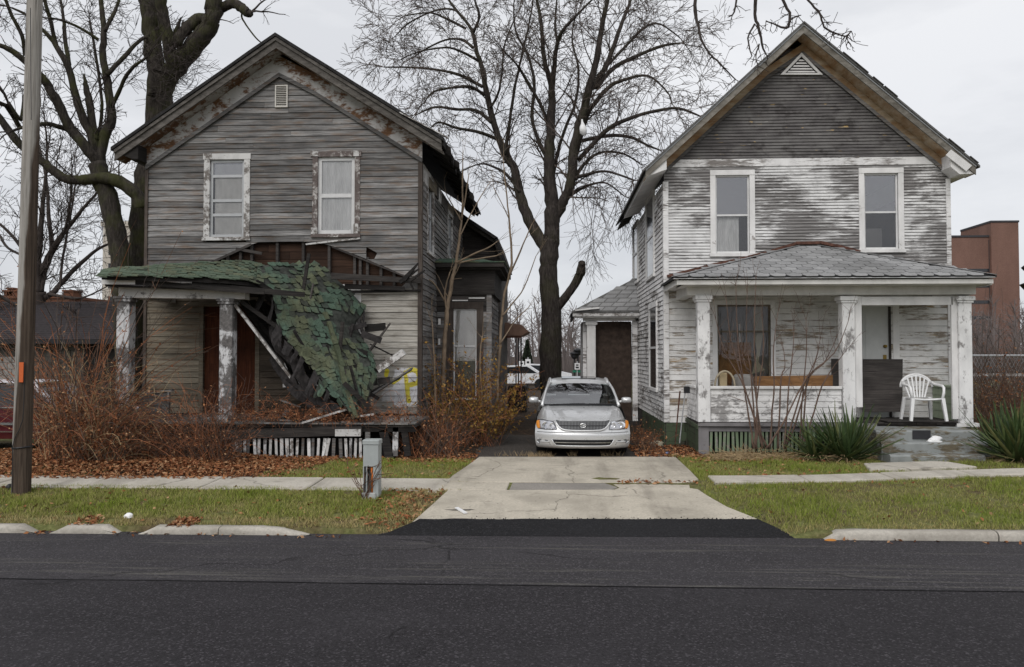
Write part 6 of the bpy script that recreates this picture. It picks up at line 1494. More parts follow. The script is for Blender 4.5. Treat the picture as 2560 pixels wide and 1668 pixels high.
L2([(50,320,12),(20,270,12),(0,258,11),(-30,240,8)], -1.2); L2([(62,140,9),(55,90,10),(30,40,9),(10,-10,8)], -.6); L2([(246,100,9),(200,70,7),(150,50,6),(120,45,4)], -.7); L2([(60,240,10),(52,300,10),(20,255,8)], -.5)
sg = limb(tr, [(238,350,20),(232,320,20),(225,262,19),(218,230,17),(214,211,13),(210,184,3)], YO2-.1, 0, 8)
sprout(cr, LB, 3.2, 1.15, 2, .16, .2, .1, dens=4.2, wig=.24, droop=.04, rmin=.0075)
tr.build('trunk', M['bark_moss'], t2, smooth=True); cr.build('crown', M['twig_dark'], t2)

YO3 = 27.
t3 = thing('tree', W(96,1000,YO3), 'dark bare tree fanning up from behind the low block garage', 'tree')
tr = MB(); cr = MB(); LB = []
limb(tr, [(92,1000,34),(94,860,32),(97,780,32),(98,730,32)], YO3, 0, 10)
for pts, dy in [([(97,735,20),(95,664,18),(102,580,15),(105,528,13),(114,447,9),(118,380,6),(112,300,4)],-.5),([(102,730,18),(108,690,17),(128,623,14),(122,540,11),(119,480,9),(110,420,6),(96,360,4)],.8),([(97,690,14),(135,615,13),(176,563,11),(205,525,9),(244,480,6),(275,430,4)],-.8),
    ([(110,745,16),(130,734,14),(162,699,12),(211,650,10),(250,620,7),(300,600,4)],1.),([(98,680,12),(70,640,11),(40,600,9),(0,560,7),(-30,540,5)],-.6),([(120,735,9),(180,745,7),(215,742,5),(270,715,3)],-1.2),([(95,800,10),(50,770,9),(0,740,8),(-40,720,6)],-.8),([(150,715,8),(158,640,7),(176,540,6),(190,450,4)],.9),([(92,790,10),(40,770,10),(0,765,8)],.3),([(128,640,8),(160,580,7),(176,500,6),(180,420,4)],-1.),([(60,640,8),(20,620,7),(0,590,6)],.7)]:
    LB.append(limb(tr, pts, YO3, dy, 6))
sprout(cr, LB, 3.4, 1.5, 2, .22, .25, .1, dens=3.8, wig=.2, droop=-.02, rmin=.009)
tr.build('trunk', M['twig_dark'], t3, smooth=True); cr.build('crown', M['twig_dark'], t3)

# --- street tree just outside the frame on the right, one limb hangs into view
random.seed(9)
st = thing('tree', (13.2,10.6,gz(13.2,10.6)), 'street tree beyond the right edge whose knobbly twigs hang over the gable', 'tree')
tr = MB(); cr = MB()
pts = crom([(Vector((13.2,10.6,.05)),.26),(Vector((13.1,10.6,3)),.22),(Vector((12.6,10.4,6.2)),.18),(Vector((10.6,10.0,8.8)),.14),(Vector((7.8,9.5,9.4)),.1),(Vector((5.2,9.1,8.7)),.06),(Vector((3.6,8.9,7.7)),.04),(Vector((2.2,8.8,6.9)),.02)], 5)
tr.tube([p for p,_ in pts], [r for _,r in pts], 10)
tr.tube([Vector((12.6,10.4,6.2)),Vector((13.4,11.5,8.0)),Vector((14,12.2,10))], [.13,.09,.03], 8)
YF = 8.8
for pl in ([(1742,-60,7),(1738,0,8),(1738,27,9),(1746,68,7),(1757,108,6),(1775,135,5),(1792,152,5),(1815,175,4),(1838,198,3)], [(1885,-60,9),(1889,0,9),(1887,35,8),(1893,60,8),(1900,81,7),(1908,122,5),(1918,140,3)], [(1950,-50,8),(1955,0,8),(1974,32,7),(1972,62,7),(1960,70,6),(1935,60,4),(1915,52,3)], [(2000,-40,6),(2020,0,6),(2045,27,6),(2055,50,5),(2061,68,5),(2082,81,5),(2105,89,4),(2116,90,4),(2128,78,3)], [(1887,60,5),(1870,95,4),(1880,140,3)], [(1845,-20,6),(1835,30,4),(1822,42,3)], [(1974,50,4),(1990,42,3),(2003,38,2)], [(1898,110,4),(1890,140,3),(1895,165,2)],[(2116,90,3),(2121,108,2)],[(2046,28,4),(2054,26,2)],[(2082,81,3),(2086,98,2)]):
    q = limb(tr, pl, YF, 0, 6, 3, .18)
    for p, r in q[::2]:
        for _ in range(3):
            if random.random() < .6: twig(cr, p, tilt(Vector((0,0,-1)), rnd(.5,1.6)), rnd(.05,.22), .006, 1, dens=9, wig=.35, rmin=.004)
tr.tube([W(1742,-60,YF), Vector((3.1,8.86,7.4))], [.016,.03], 6); tr.tube([W(1885,-60,YF), Vector((3.7,8.9,7.75))], [.02,.035], 6); tr.tube([W(1950,-50,YF), Vector((4.2,8.95,8.05))], [.02,.035], 6); tr.tube([W(2000,-40,YF), Vector((4.6,9.0,8.3))], [.016,.03], 6); tr.tube([W(1845,-20,YF), Vector((3.3,8.87,7.5))], [.014,.025], 6)
tr.build('trunk', M['twig_dark'], st, smooth=True); cr.build('crown', M['twig_dark'], st)

# --- saplings beside the left house
random.seed(31)
def sapling(base_px, lines, Y, label, n=6):
    t = thing('sapling', W(*base_px, Y), label, 'sapling', 'saplings between the houses'); a = MB(); b = MB(); ls = []
    for pl, dy in lines: ls.append(limb(a, pl, Y, dy, n, 4, .12))
    sprout(b, ls, .9, .55, 1, .3, .5, .35, dens=2, wig=.12, droop=-.1, rmin=.004)
    a.build('trunk', M['sapling'], t, smooth=True); b.build('crown', M['sapling'], t)
sapling((1104,1110), [([(1100,1110,13),(1104,1060,12),(1111,879,11),(1116,800,11),(1121,756,11),(1133,690,9),(1140,658,8),(1150,580,6),(1155,536,5),(1156,460,4),(1157,386,2)],.0),([(1140,658,6),(1165,645,5),(1187,634,5),(1220,620,4),(1243,604,2)],-.4),([(1140,660,5),(1180,650,4),(1240,640,3)],.3),([(1154,550,5),(1162,500,4),(1172,438,2)],-.2),([(1154,555,4),(1135,520,3),(1118,490,2)],.2),([(1118,790,5),(1112,730,4),(1125,680,3)],-.2),([(1118,765,5),(1090,715,4),(1060,690,3)],-.3),([(1150,590,4),(1180,530,3),(1215,470,2)],.3)], 17.9, 'tall tan sapling standing in front of the bay window')
sapling((1246,1090), [([(1244,1090,9),(1246,952,8),(1255,781,7),(1270,700,6),(1280,658,6),(1276,590,5),(1272,536,4),(1262,450,3),(1258,399,2)],.2),([(1274,690,5),(1300,629,4),(1330,560,2)],-.3),([(1256,790,5),(1280,760,4),(1310,720,3),(1340,640,2)],.3),([(1272,545,3),(1255,510,2),(1235,470,2)],-.2),([(1250,860,4),(1290,800,3),(1320,770,2)],.3)], 18.7, 'slender tan sapling just right of the bay corner')
sapling((1088,1090), [([(1090,1090,6),(1089,1035,6),(1085,900,5),(1080,805,3)],0),([(1086,930,3),(1076,880,2)],.1)], 17.2, 'short thin sapling against the grey house corner')
sapling((1212,1100), [([(1212,1100,6),(1205,1000,5),(1200,900,4),(1206,840,3)],0),([(1206,980,3),(1225,920,2)],.1)], 18.0, 'thin leafless shoot below the bay corner')

# --- bare shrub in front of the white porch
random.seed(77)
sh = thing('shrub', W(1935,1130,15.2), 'bare many-stemmed shrub in front of the white porch rail', 'shrub'); a = MB(); ls = []
tips = [(1790,800),(1815,745),(1840,705),(1868,735),(1890,700),(1905,790),(1945,780),(1985,830),(2015,800),(2050,850),(2085,860),(2105,890),(1960,880),(1855,880),(2120,805),(2030,930)]
for k, (tx, ty) in enumerate(tips):
    bx = 1905+rnd(-22,22) if tx < 1920 else 1965+rnd(-50,50)
    ls.append(limb(a, [(bx,1122,5.5),(bx+(tx-bx)*.2,1060,4.5),(bx+(tx-bx)*.5,960+rnd(-20,20),3.4),(bx+(tx-bx)*.8+rnd(-8,8),(960+ty)/2,2.6),(tx,ty,1.4)], 15.25+rnd(-.1,.15), rnd(-.25,.2), 5, 3, .2))
M['shrub_bark'] = plain('grey_brown_stem', (.13,.085,.065), .85, 0, .35, 5)
b = MB(); sprout(b, ls, 1.5, .5, 1, .35, .45, .35, dens=3, wig=.14, droop=-.05, rmin=.003)
a.build('stems', M['shrub_bark'], sh, smooth=True); b.build('twigs', M['shrub_bark'], sh)

# --- yuccas
random.seed(13)
def leaf_green():
    t = NT('yucca_leaf_green', .55, 0, .35); r = t.rand(); f = t.noise(t.pos((4,4,4)), 2, 3)
    c = t.ramp(r, [(0,(.025,.045,.014)),(.5,(.05,.085,.026)),(.85,(.09,.125,.04)),(1,(.18,.18,.07))]); t.col(t.mix(1.,c,t.ramp(f,[(.3,.7),(.7,1.15)]),'MULTIPLY')); return t.mat
M['yucca'] = leaf_green(); M['straw'] = plain('dry_straw', (.34,.25,.14), .9, 0, .4, 7)
def leaf_mesh(L_, bend, wd):
    mb = MB(); rows = []
    for i in range(7):
        t = i/6; w = wd*(.55+.45*min(1,t*5))*(1-t**2.2)+.002; z = L_*t; y = bend*t*t*L_
        rows.append([Vector((-w,y,z)),Vector((0,y-.25*w,z)),Vector((w,y,z))])
    mb.grid(rows, thick=(0,.004,0)); me = bpy.data.meshes.new('leaf'); me.from_pydata(mb.v,[],mb.f); me.materials.append(M['yucca']); return me
LM = [leaf_mesh(.62,.05,.020), leaf_mesh(.70,.16,.022), leaf_mesh(.55,.34,.021), leaf_mesh(.76,.02,.019)]
def yucca(loc, label, n, s=1.0):
    t = thing('yucca', loc, label, 'plant', 'yucca plants beside the porch steps')
    for i in range(n):
        th = rnd(0,2*math.pi); el = math.acos(rnd(.12,1))*rnd(.75,1.15); m = random.choice(LM)
        o = bpy.data.objects.new('leaf', m)
        mat = Matrix.Rotation(th,4,'Z') @ Matrix.Rotation(el,4,'X') @ Matrix.Rotation(rnd(-.4,.4),4,'Z') @ Matrix.Diagonal((1.1,1,1,1))
        mat = Matrix.Diagonal((s*rnd(.8,1.15),)*3+(1,)) @ mat
        mat.translation = Vector(loc)+Vector((rnd(-.09,.09)*s,rnd(-.09,.09)*s,.03)); o.matrix_basis = mat; link(o, t)
    st = MB()
    for i in range(60):
        th = rnd(0,6.28); r = rnd(.05,.3); p = Vector(loc)+Vector((r*math.cos(th),r*math.sin(th),rnd(.0,.12))); d = Vector((math.cos(th),math.sin(th),rnd(-.3,.4))).normalized()
        st.tube([p,p+d*.15+Vector((0,0,-.02)),p+d*rnd(.22,.4)+Vector((0,0,-.08))],[.008,.007,.002],3,cap=False)
    stuff(st.build('dead_leaves', M['straw'], t))
yl = WZ(2105,1142,.28); yr2 = WZ(2545,1160,.3); yucca((yl.x,14.75,gz(yl.x,14.75)), 'spiky green yucca left of the concrete steps', 150, 1.32)
yucca((yl.x-.5,14.9,gz(yl.x,14.9)), 'smaller darker yucca tucked behind the yucca left of the steps', 60, 1.05)
yucca((W(2545,1100,14.2).x,14.2,gz(8,14.2)), 'large spiky green yucca right of the concrete steps', 170, 1.4)
yucca((W(2490,1060,15.6).x,15.6,gz(8,15.6)), 'dark yucca behind the large one, under the right porch column', 70, 1.2)

# ------------------------------------------------------------------ utility pole
random.seed(3)
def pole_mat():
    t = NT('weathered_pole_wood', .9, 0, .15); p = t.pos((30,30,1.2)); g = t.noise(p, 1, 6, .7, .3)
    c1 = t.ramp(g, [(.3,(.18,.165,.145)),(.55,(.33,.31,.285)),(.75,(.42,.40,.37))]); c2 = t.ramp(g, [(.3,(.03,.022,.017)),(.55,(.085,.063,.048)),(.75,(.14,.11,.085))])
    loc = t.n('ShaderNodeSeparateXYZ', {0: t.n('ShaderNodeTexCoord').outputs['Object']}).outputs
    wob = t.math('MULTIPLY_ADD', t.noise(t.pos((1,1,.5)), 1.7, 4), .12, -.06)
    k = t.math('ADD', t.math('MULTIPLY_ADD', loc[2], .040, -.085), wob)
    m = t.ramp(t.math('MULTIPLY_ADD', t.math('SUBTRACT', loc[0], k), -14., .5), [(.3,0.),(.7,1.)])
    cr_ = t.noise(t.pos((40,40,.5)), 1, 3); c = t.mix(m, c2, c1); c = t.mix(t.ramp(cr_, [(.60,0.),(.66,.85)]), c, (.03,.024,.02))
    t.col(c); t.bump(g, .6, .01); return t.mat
pb0 = WZ(53,1238,gz(-7.3,10.7)); pt0 = W(87,0,pb0.y+.05); pd = (pt0-pb0).normalized()
pole = thing('utility_pole', pb0, 'tall grey-brown wooden utility pole with an orange tag on the verge', 'utility pole')
mb = MB(); rows = []
for i in range(26):
    h = -.3+9.3*i/25; r = .124-.0030*max(0,h); row = []
    for j in range(21):
        t = 2*math.pi*j/20; rr = r*(1+.035*mnoise.noise(Vector((math.cos(t)*1.5,math.sin(t)*1.5,h*.5)))); row.append(pd*h+Vector((rr*math.cos(t),rr*math.sin(t),0)))
    rows.append(row)
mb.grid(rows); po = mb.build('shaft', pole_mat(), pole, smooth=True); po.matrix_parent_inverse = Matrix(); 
PINV[po.name] = Matrix.Translation(pb0).inverted() @ Matrix()
def on_pole(px, py): return W(px, py, pb0.y-.13)
mb = MB(); a, b = on_pole(41,956), on_pole(58,906); mb.hexa([(a.x,a.y+.03,a.z),(b.x,a.y+.0,a.z),(b.x,a.y+.012,a.z),(a.x,a.y+.042,a.z),(a.x+.004,a.y+.03,b.z),(b.x+.004,a.y,b.z),(b.x+.004,a.y+.012,b.z),(a.x+.004,a.y+.042,b.z)]); mb.build('orange_tag', plain('orange_plate', (.56,.115,.03), .6, 0, .08), pole)
mb = MB(); c = pb0+pd*((W(53,1118,pb0.y)-pb0).z); mb.tube([c+Vector((.128*math.cos(t),.128*math.sin(t),.012*math.cos(t))) for t in [i*math.pi/12 for i in range(25)]], .012, 5); mb.build('cable_band', M['plastic'], pole)
mb = MB(); mb.tube([on_pole(62,905),on_pole(60,1000),on_pole(57,1050),on_pole(48,1075),on_pole(37,1095),on_pole(31,1120),on_pole(30,1238)], .006, 5); mb.build('cable', M['plastic'], pole)
mb = MB(); mb.tube([W(76,20,pb0.y-.12),W(77,110,pb0.y-.12),W(78,300,pb0.y-.12)], .005, 5); mb.build('ground_wire', M['plastic'], pole)

# ------------------------------------------------------------------ grey utility pedestal with orange tube
c0 = WZ(924,1251,gz(-2.4,10.6)); PY = c0.y
ped = thing('utility_pedestal', c0, 'grey metal utility pedestal with an orange tube on the verge', 'utility box')
M['ped'] = plain('grey_green_metal', (.36,.385,.38), .5, .1, .12, 5); M['foot'] = plain('pale_concrete_foot', (.40,.41,.40), .85, 0, .15, 12)
hx = .108; z0 = c0.z; zt = W(924,1100,PY).z; zm = W(924,1166,PY).z; cx = c0.x
mb = MB(); mb.cbox(cx-hx-.004,cx+hx-.02,PY-.03,PY+.19,z0-.05,z0+.105,.01); mb.build('foot', M['foot'], ped)
mb = MB(); mb.cbox(cx-hx+.016,cx+hx+.012,PY-.012,PY+.2,zm,zt-.06,.006); mb.box(cx-hx+.016,cx-hx+.03,PY-.012,PY+.2,z0+.02,zm); mb.box(cx+hx-.03,cx+hx+.012,PY+.0,PY+.2,z0+.02,zm); mb.box(cx-hx+.03,cx+hx-.03,PY+.17,PY+.2,z0+.02,zm); mb.box(cx-.055,cx-.035,PY+.005,PY+.02,z0+.1,zm); mb.box(cx+hx-.06,cx+hx-.03,PY-.004,PY+.01,z0+.1,zm); mb.build('cabinet', M['ped'], ped)
mb = MB(); mb.cbox(cx-hx+.006,cx+hx+.022,PY-.022,PY+.21,zt-.06,zt,.008); mb.build('lid', M['ped'], ped)
mb = MB(); mb.box(cx-hx+.06,cx+hx-.06,PY+.008,PY+.03,W(0+924,1156,PY).z-.03,W(924,1146,PY).z); mb.build('bracket', M['wood_tan'], ped)
mb = MB(); mb.tube([Vector((cx+.005,PY+.04,W(924,1146,PY).z)),Vector((cx+.02,PY+.03,W(924,1165,PY).z)),Vector((cx+.035,PY+.02,W(924,1190,PY).z)),Vector((cx+.035,PY+.02,z0+.08))], .019, 8); mb.build('orange_tube', plain('orange_plastic_tube', (.60,.17,.03), .5), ped, smooth=True)
mb = MB(); mb.tube([Vector((cx-.035,PY+.03,zm)),Vector((cx-.04,PY+.02,z0+.09))], .016, 6); mb.build('black_cable', M['plastic'], ped)
wd_ = thing('dead_weed', Vector((cx-.05,PY-.03,z0)), 'thin dead weed stalks growing at the utility pedestal', 'weed'); mb = MB()
for k in range(9): twig(mb, Vector((cx-.06+rnd(-.05,.06),PY-.04,z0+.02)), Vector((rnd(-.5,.5),rnd(-.2,.1),1)).normalized(), rnd(.3,.65), .005, 1, dens=5, wig=.12)
stuff(mb.build('stalks', M['cane_dark'], wd_))

# ------------------------------------------------------------------ left background: block garage, brick building, pale tower
random.seed(12)
YG = 24.3; gx0, gx1 = W(-160,900,YG).x, W(305,900,YG).x
gar = thing('garage', ((gx0+gx1)/2,YG,.2), 'low concrete block garage with a dark shingle roof behind the brambles', 'garage')
ze, zr_ = W(100,852,YG-.3).z, W(100,759,YG+2.8).z
mb = MB(); mb.box(gx0,gx1,YG+.04,YG+5,.1,ze); gw = mb.build('wall', plain('dark_mortar', (.075,.07,.066), .95), gar)
M['block_pale'] = plain('pale_concrete_block', (.27,.26,.25), .9, 0, .2, 9); M['block_dark'] = plain('dark_stained_block', (.075,.068,.06), .95, 0, .35, 6)
zz = .15; r = 0
while zz < ze-.03:
    x = gx0-(.14 if r%2 else 0)
    while x < gx1-.05:
        mb = MB(); mb.cbox(x+.006,min(gx1,x+.28),YG+rnd(-.002,.004),YG+.05,zz+.006,min(ze,zz+.19),.006); pale = x < W(48,900,YG).x and zz < W(20,905,YG).z and zz > W(20,975,YG).z; mb.build('block', M['block_pale' if pale else 'block_dark'], gw); x += .29
    zz += .195; r += 1
rm = plain('dark_brown_shingles', (.040,.034,.036), .95, 0, .3, 8)
mb = MB(); mb.grid([[Vector((gx0-.2,YG-.35,ze-.02)),Vector((gx1+.15,YG-.35,ze-.02))],[Vector((gx0-.2,YG+2.8,zr_)),Vector((gx1+.15,YG+2.8,zr_))],[Vector((gx0-.2,YG+6,ze)),Vector((gx1+.15,YG+6,ze))]], thick=(0,0,.06)); ro = mb.build('roof', rm, gar)
n = 22
cs = MB()
for i in range(n):
    a = Vector((0,YG-.35,ze+.04)).lerp(Vector((0,YG+2.8,zr_+.06)), i/n); b = Vector((0,YG-.35,ze+.04)).lerp(Vector((0,YG+2.8,zr_+.06)), (i+.97)/n)
    x = gx0-.2
    while x < gx1+.1: cs.add([(x,a.y,a.z+.014),(x+.31,a.y,a.z+.014),(x+.31,b.y,b.z+.003),(x,b.y,b.z+.003)],[(0,1,2,3)]); x += .318
stuff(cs.build('shingle_courses', rm, ro))
mb = MB(); mb.box(gx0-.2,gx1+.15,YG-.40,YG-.36,ze-.10,ze+.03); mb.build('gutter', M['plastic'], gar)
mb = MB(); mb.box(gx1-1.2,gx1-.02,YG-.05,YG-.01,.1,ze-.02); mb.build('door', M['wood_black'], gar)
def brick_mat(name, c, sc=3.):
    t = NT(name, .9, 0, .15); b = t.n('ShaderNodeTexBrick', {'Vector': t.n('ShaderNodeVectorMath', {0: t.pos((1,1,1)), 1: (1,1,1)}, operation='MULTIPLY').outputs[0], 'Scale': sc, 'Color1': c, 'Color2': tuple(v*.8 for v in c), 'Mortar': tuple(v*1.25 for v in c)}, offset=.5)
    comb = t.n('ShaderNodeSeparateXYZ', {0: t.pos()}).outputs; v = t.n('ShaderNodeCombineXYZ', {0: t.math('ADD',comb[0],comb[1]), 1: comb[2], 2: 0.}).outputs[0]
    t.set(b.inputs['Vector'], v); f = t.noise(t.pos((.3,.3,.15)), 1, 4); t.col(t.mix(1., b.outputs[0], t.ramp(f,[(.3,.82),(.7,1.1)]), 'MULTIPLY')); return t.mat
M['brick'] = brick_mat('red_brown_brick', (.205,.12,.095)); M['brick_old'] = brick_mat('old_red_brick', (.15,.07,.045), 4.)
Yb = 70; b0, b1 = W(-200,800,Yb), W(172,746,Yb)
ob = thing('brick_building', (b0.x,Yb,.2), 'old low red brick building with stub chimneys beyond the garage', 'building')
MB().box(b0.x,b1.x,Yb,Yb+14,0,b1.z).build('wall', M['brick_old'], ob)
MB().box(b0.x-.1,b1.x+.1,Yb-.15,Yb+14.1,b1.z,b1.z+.25).build('parapet', M['brick_old'], ob)
for a, b_, c in ((0,40,728),(150,174,728),(8,22,722)):
    p, q = W(a,746,Yb-.2), W(b_,c,Yb-.2); mb = MB(); mb.box(p.x,q.x,Yb+.3,Yb+1.6,p.z,q.z); mb.box(p.x-.1,q.x+.1,Yb+.2,Yb+1.7,q.z,q.z+.15); mb.build('chimney', M['brick_old'], ob)
Yc = 130; c_0, c_1 = W(256,700,Yc), W(420,565,Yc)
tw = thing('apartment_tower', (c_0.x,Yc,0), 'distant pale beige tower block half hidden behind the mossy trunks', 'tower')
pale = plain('pale_beige_facade', (.50,.46,.40), .9, 0, .08, .3)
MB().box(c_0.x,c_1.x,Yc,Yc+12,0,c_1.z).build('wall', pale, tw); MB().box(c_0.x-.3,c_1.x+.3,Yc-.3,Yc+12.3,c_1.z,c_1.z+.8).build('parapet', pale, tw)
for fl in range(7):
    for k in range(5):
        x = c_0.x+1.0+k*2.1; z = 2.2+fl*2.8; mb = MB(); mb.box(x,x+1.0,Yc-.05,Yc-.02,z,z+1.4); mb.build('window', M['pane_dark'], tw)

# ------------------------------------------------------------------ right background
Yk = 150
bk = thing('brick_building', (W(2430,800,Yk).x,Yk,0), 'tall modern red brick block with dark window bands at far right', 'building')
p, q = W(2300,830,Yk), W(2481,593,Yk); MB().box(p.x,q.x,Yk,Yk+22,-1,q.z).build('wing', M['brick'], bk)
p2, q2 = W(2482,830,Yk-.8), W(2546,556,Yk-.8); MB().box(p2.x,q2.x,Yk-.8,Yk+10,-1,q2.z).build('tower', M['brick'], bk)
p3, q3 = W(2452,830,Yk+4), W(2500,570,Yk+4); 
mb = MB(); mb.prism([Vector((W(2451,600,Yk+3).x,Yk+3,-1)),Vector((p2.x-.02,Yk+.3,-1)),Vector((p2.x-.02,Yk+10,-1)),Vector((W(2451,600,Yk+3).x,Yk+10,-1))],(0,0,q2.z+.6)); mb.build('tower_flank', M['brick'], bk)
cop = plain('dark_coping_and_shadow', (.05,.05,.055), .8)
MB().box(p.x-.1,q.x,Yk-.15,Yk+22,q.z,q.z+.35).build('coping', cop, bk); MB().box(p2.x-.1,q2.x+.1,Yk-.9,Yk+10,q2.z,q2.z+.35).build('coping', cop, bk)
for a in (672,711,751,790):
    u, v = W(2300,a+9,Yk), W(2478,a,Yk); MB().box(u.x,v.x,Yk-.06,Yk-.01,u.z,v.z).build('window_band', M['pane_dark'], bk)
u, v = W(2475,840,Yk), W(2481,600,Yk); MB().box(u.x,v.x,Yk-.1,Yk-.01,u.z,v.z).build('recess_shadow', cop, bk)  # dark strip on the wall, stands in for the shadow of the recess
nd = ray(2556,800); nd.z = 0; nd.normalize(); nr = Vector((nd.y,-nd.x,0))     # its side runs straight away from the street
no = Vector((W(2556,700,32).x,32,0))
def NP(u, v, z): return no+nr*u+nd*v+Vector((0,0,z))
nh = thing('neighbour_house', NP(4,4,.2), 'house beyond the right edge with only its eave tips showing', 'house')
zh, zh2 = W(2552,712,32).z, W(2553,668,32).z
mb = MB(); mb.hexa([NP(.6,.6,.1),NP(8,.6,.1),NP(8,9,.1),NP(.9,9,.1),NP(.6,.6,zh),NP(8,.6,zh),NP(8,9,zh),NP(.9,9,zh)]); mb.build('wall', M['wood_tan'], nh)
mb = MB(); mb.prism([NP(-.12,0,zh),NP(.9,0,zh+.4),NP(9,0,zh+.45),NP(9,0,zh)], nd*9+nr*.5); mb.build('roof', M['roof_dark'], nh)
mb = MB(); mb.hexa([NP(.8,1,zh+.3),NP(8,1,zh+.3),NP(8,8,zh+.3),NP(1.1,8,zh+.3),NP(.8,1,zh2),NP(8,1,zh2),NP(8,8,zh2),NP(1.1,8,zh2)]); mb.build('upper_wall', M['wood_tan'], nh)
mb = MB(); mb.prism([NP(-.05,.3,zh2),NP(2.5,.3,zh2+2.2),NP(9,.3,zh2+2.3),NP(9,.3,zh2)], nd*8+nr*.6); mb.build('upper_roof', M['roof_dark'], nh)
# chain-link fence with rails
YFn = 20.; fx0, fx1 = W(2420,900,YFn).x, W(2700,900,YFn).x; fz = W(2500,889,YFn).z
fen = thing('fence', (fx0,YFn,.2), 'chain-link fence with a pale rail right of the white house', 'fence')
x = fx0
while x < fx1: MB().tube([(x,YFn,.1),(x,YFn,fz+.05)],.03,8).build('post', M['alu'], fen); x += 1.55
MB().tube([(fx0,YFn,fz),(fx1,YFn,fz)],.024,8).build('top_rail', M['alu'], fen); MB().box(fx0,fx1,YFn+.06,YFn+.10,W(2500,941,YFn).z,W(2500,934,YFn).z).build('mid_rail', M['trim_peel'], fen)
mb = MB(); H = fz-.25
for i in range(int((fx1-fx0+H)/.09)):
    for s in (1,-1):
        x0 = fx0-H/2+i*.09 if s == 1 else fx0-H/2+i*.09; a = Vector((x0,YFn-.03,.25)); b = Vector((x0+s*H*.5+ (0 if s==1 else H*.5),YFn-.03,fz)); a = a if s == 1 else a+Vector((H*.5,0,0)); mb.tube([a,b],.0022,3,cap=False)
stuff(mb.build('wire_mesh', M['alu'], fen))

# ------------------------------------------------------------------ centre background
YA = 27.; 
aw = thing('canopy', (W(1285,1010,YA).x,YA,.2), 'small tan metal porch canopy on thin iron posts behind the bay', 'canopy')
tanm = plain('tan_metal_awning', (.27,.165,.12), .6, .1, .15); a, b = W(1244,838,YA), W(1322,806,YA)
mb = MB(); mb.prism([Vector((a.x,YA,a.z)),Vector((b.x-.25,YA,a.z-.02)),Vector((b.x,YA,a.z+.12)),Vector((b.x-.25,YA,W(1300,812,YA).z)),Vector((a.x,YA,W(1250,804,YA).z))],(0,2.2,0)); mb.build('canopy_top', tanm, aw)
MB().box(a.x,b.x-.25,YA-.03,YA-.005,W(1280,845,YA).z,a.z-.02).build('valance', M['rust'], aw)
for pxx in (1290,1296,1303):
    MB().tube([W(pxx,843,YA+.1),W(pxx,1020,YA+.1)],.022,6).build('iron_post', M['plastic'], aw)
mb = MB(); u, v = W(1268,1020,YA), W(1316,966,YA); mb.cbox(u.x,v.x,YA+.3,YA+1.2,u.z-.3,v.z,.03); mb.build('stoop', M['wood_black'], aw)
def far_car(name, x, y, s, label, m):
    t = thing('car', (x,y,.2), label, 'car', 'cars parked far behind the houses'); z = gz(x,y)
    pr_ = [(-2.2,.35),(-2.2,.75),(-1.5,.9),(-.9,1.35),(.7,1.4),(1.4,.95),(2.1,.85),(2.2,.4)]
    mb = MB(); mb.prism([(x+s*u,y,z+h) for u,h in pr_],(0,1.7,0)); mb.build('body', m, t); mb = MB(); mb.add([(x+s*u,y-.01,z+h) for u,h in [(-1.35,.93),(-.85,1.28),(.62,1.32),(1.2,.95)]],[(0,1,2,3)]); mb.build('side_window', M['dark_glass'], t)
    for u in (-1.35,1.35): mb = MB(); mb.lathe([(0,-.02),(.2,-.03),(.32,-.02),(.33,.15)],(x+s*u,y,z+.33),16,'Y'); mb.build('wheel', M['rubber'], t)
wc = plain('white_car_paint', (.72,.73,.75), .3)
far_car('car', W(1290,960,45).x, 45, 1, 'white car parked far back between the canopy and the tree', wc); far_car('car', W(1345,965,52).x, 52, -1, 'second white car far back, partly behind the tall bare tree', wc)
def sign(pxx, ptop, pbot, Y, label, green=True):
    p = W(pxx,ptop,Y); t = thing('street_sign', Vector((p.x,Y,.2)), label, 'sign', 'street signs far behind the car')
    MB().tube([(p.x,Y,.1),(p.x,Y,p.z+.1)],.04,6).build('post', M['alu'], t); w = 6.5*Y/2000; h = (pbot-ptop)*Y/2000
    MB().box(p.x-w,p.x+w,Y-.08,Y-.05,p.z-h,p.z).build('white_plate', M['sash_white'], t)
    mb = MB(); mb.box(p.x-w*.5,p.x+w*.5,Y-.085,Y-.081,p.z-h*.4,p.z-h*.2); mb.box(p.x-w*.6,p.x+w*.6,Y-.085,Y-.081,p.z-h*.8,p.z-h*.55); mb.build('sign_print', M['plastic'], t)
    if green: MB().box(p.x-w*1.8,p.x+w*1.8,Y-.02,Y+.02,p.z-h*1.45,p.z-h*1.12).build('green_plate', plain('green_sign', (.02,.16,.10), .5), t)
sign(1443,908,924,48,'white parking sign over a green street plate right of the tree'); sign(1320,898,925,46,'white road sign left of the tall bare tree'); sign(1304,903,922,47,'narrow white sign over a green plate behind the canopy posts')
for pxx, py, lb in ((1436,889,'left of two dark globe street lamps far behind the car'),(1445,881,'right and taller of two dark globe street lamps far behind the car')):
    p = W(pxx,py,55); t = thing('street_lamp', Vector((p.x,55,.2)), lb, 'street lamp', 'street lamps far behind the car'); MB().tube([(p.x,55,.1),(p.x,55,p.z-.2)],.06,6).build('post', M['plastic'], t)
    MB().lathe([(0,-.25),(.15,-.22),(.24,-.05),(.22,.08),(.32,.10),(.28,.2),(.1,.27),(0,.3)],(p.x,55,p.z),12).build('lantern', M['plastic'], t, smooth=True)
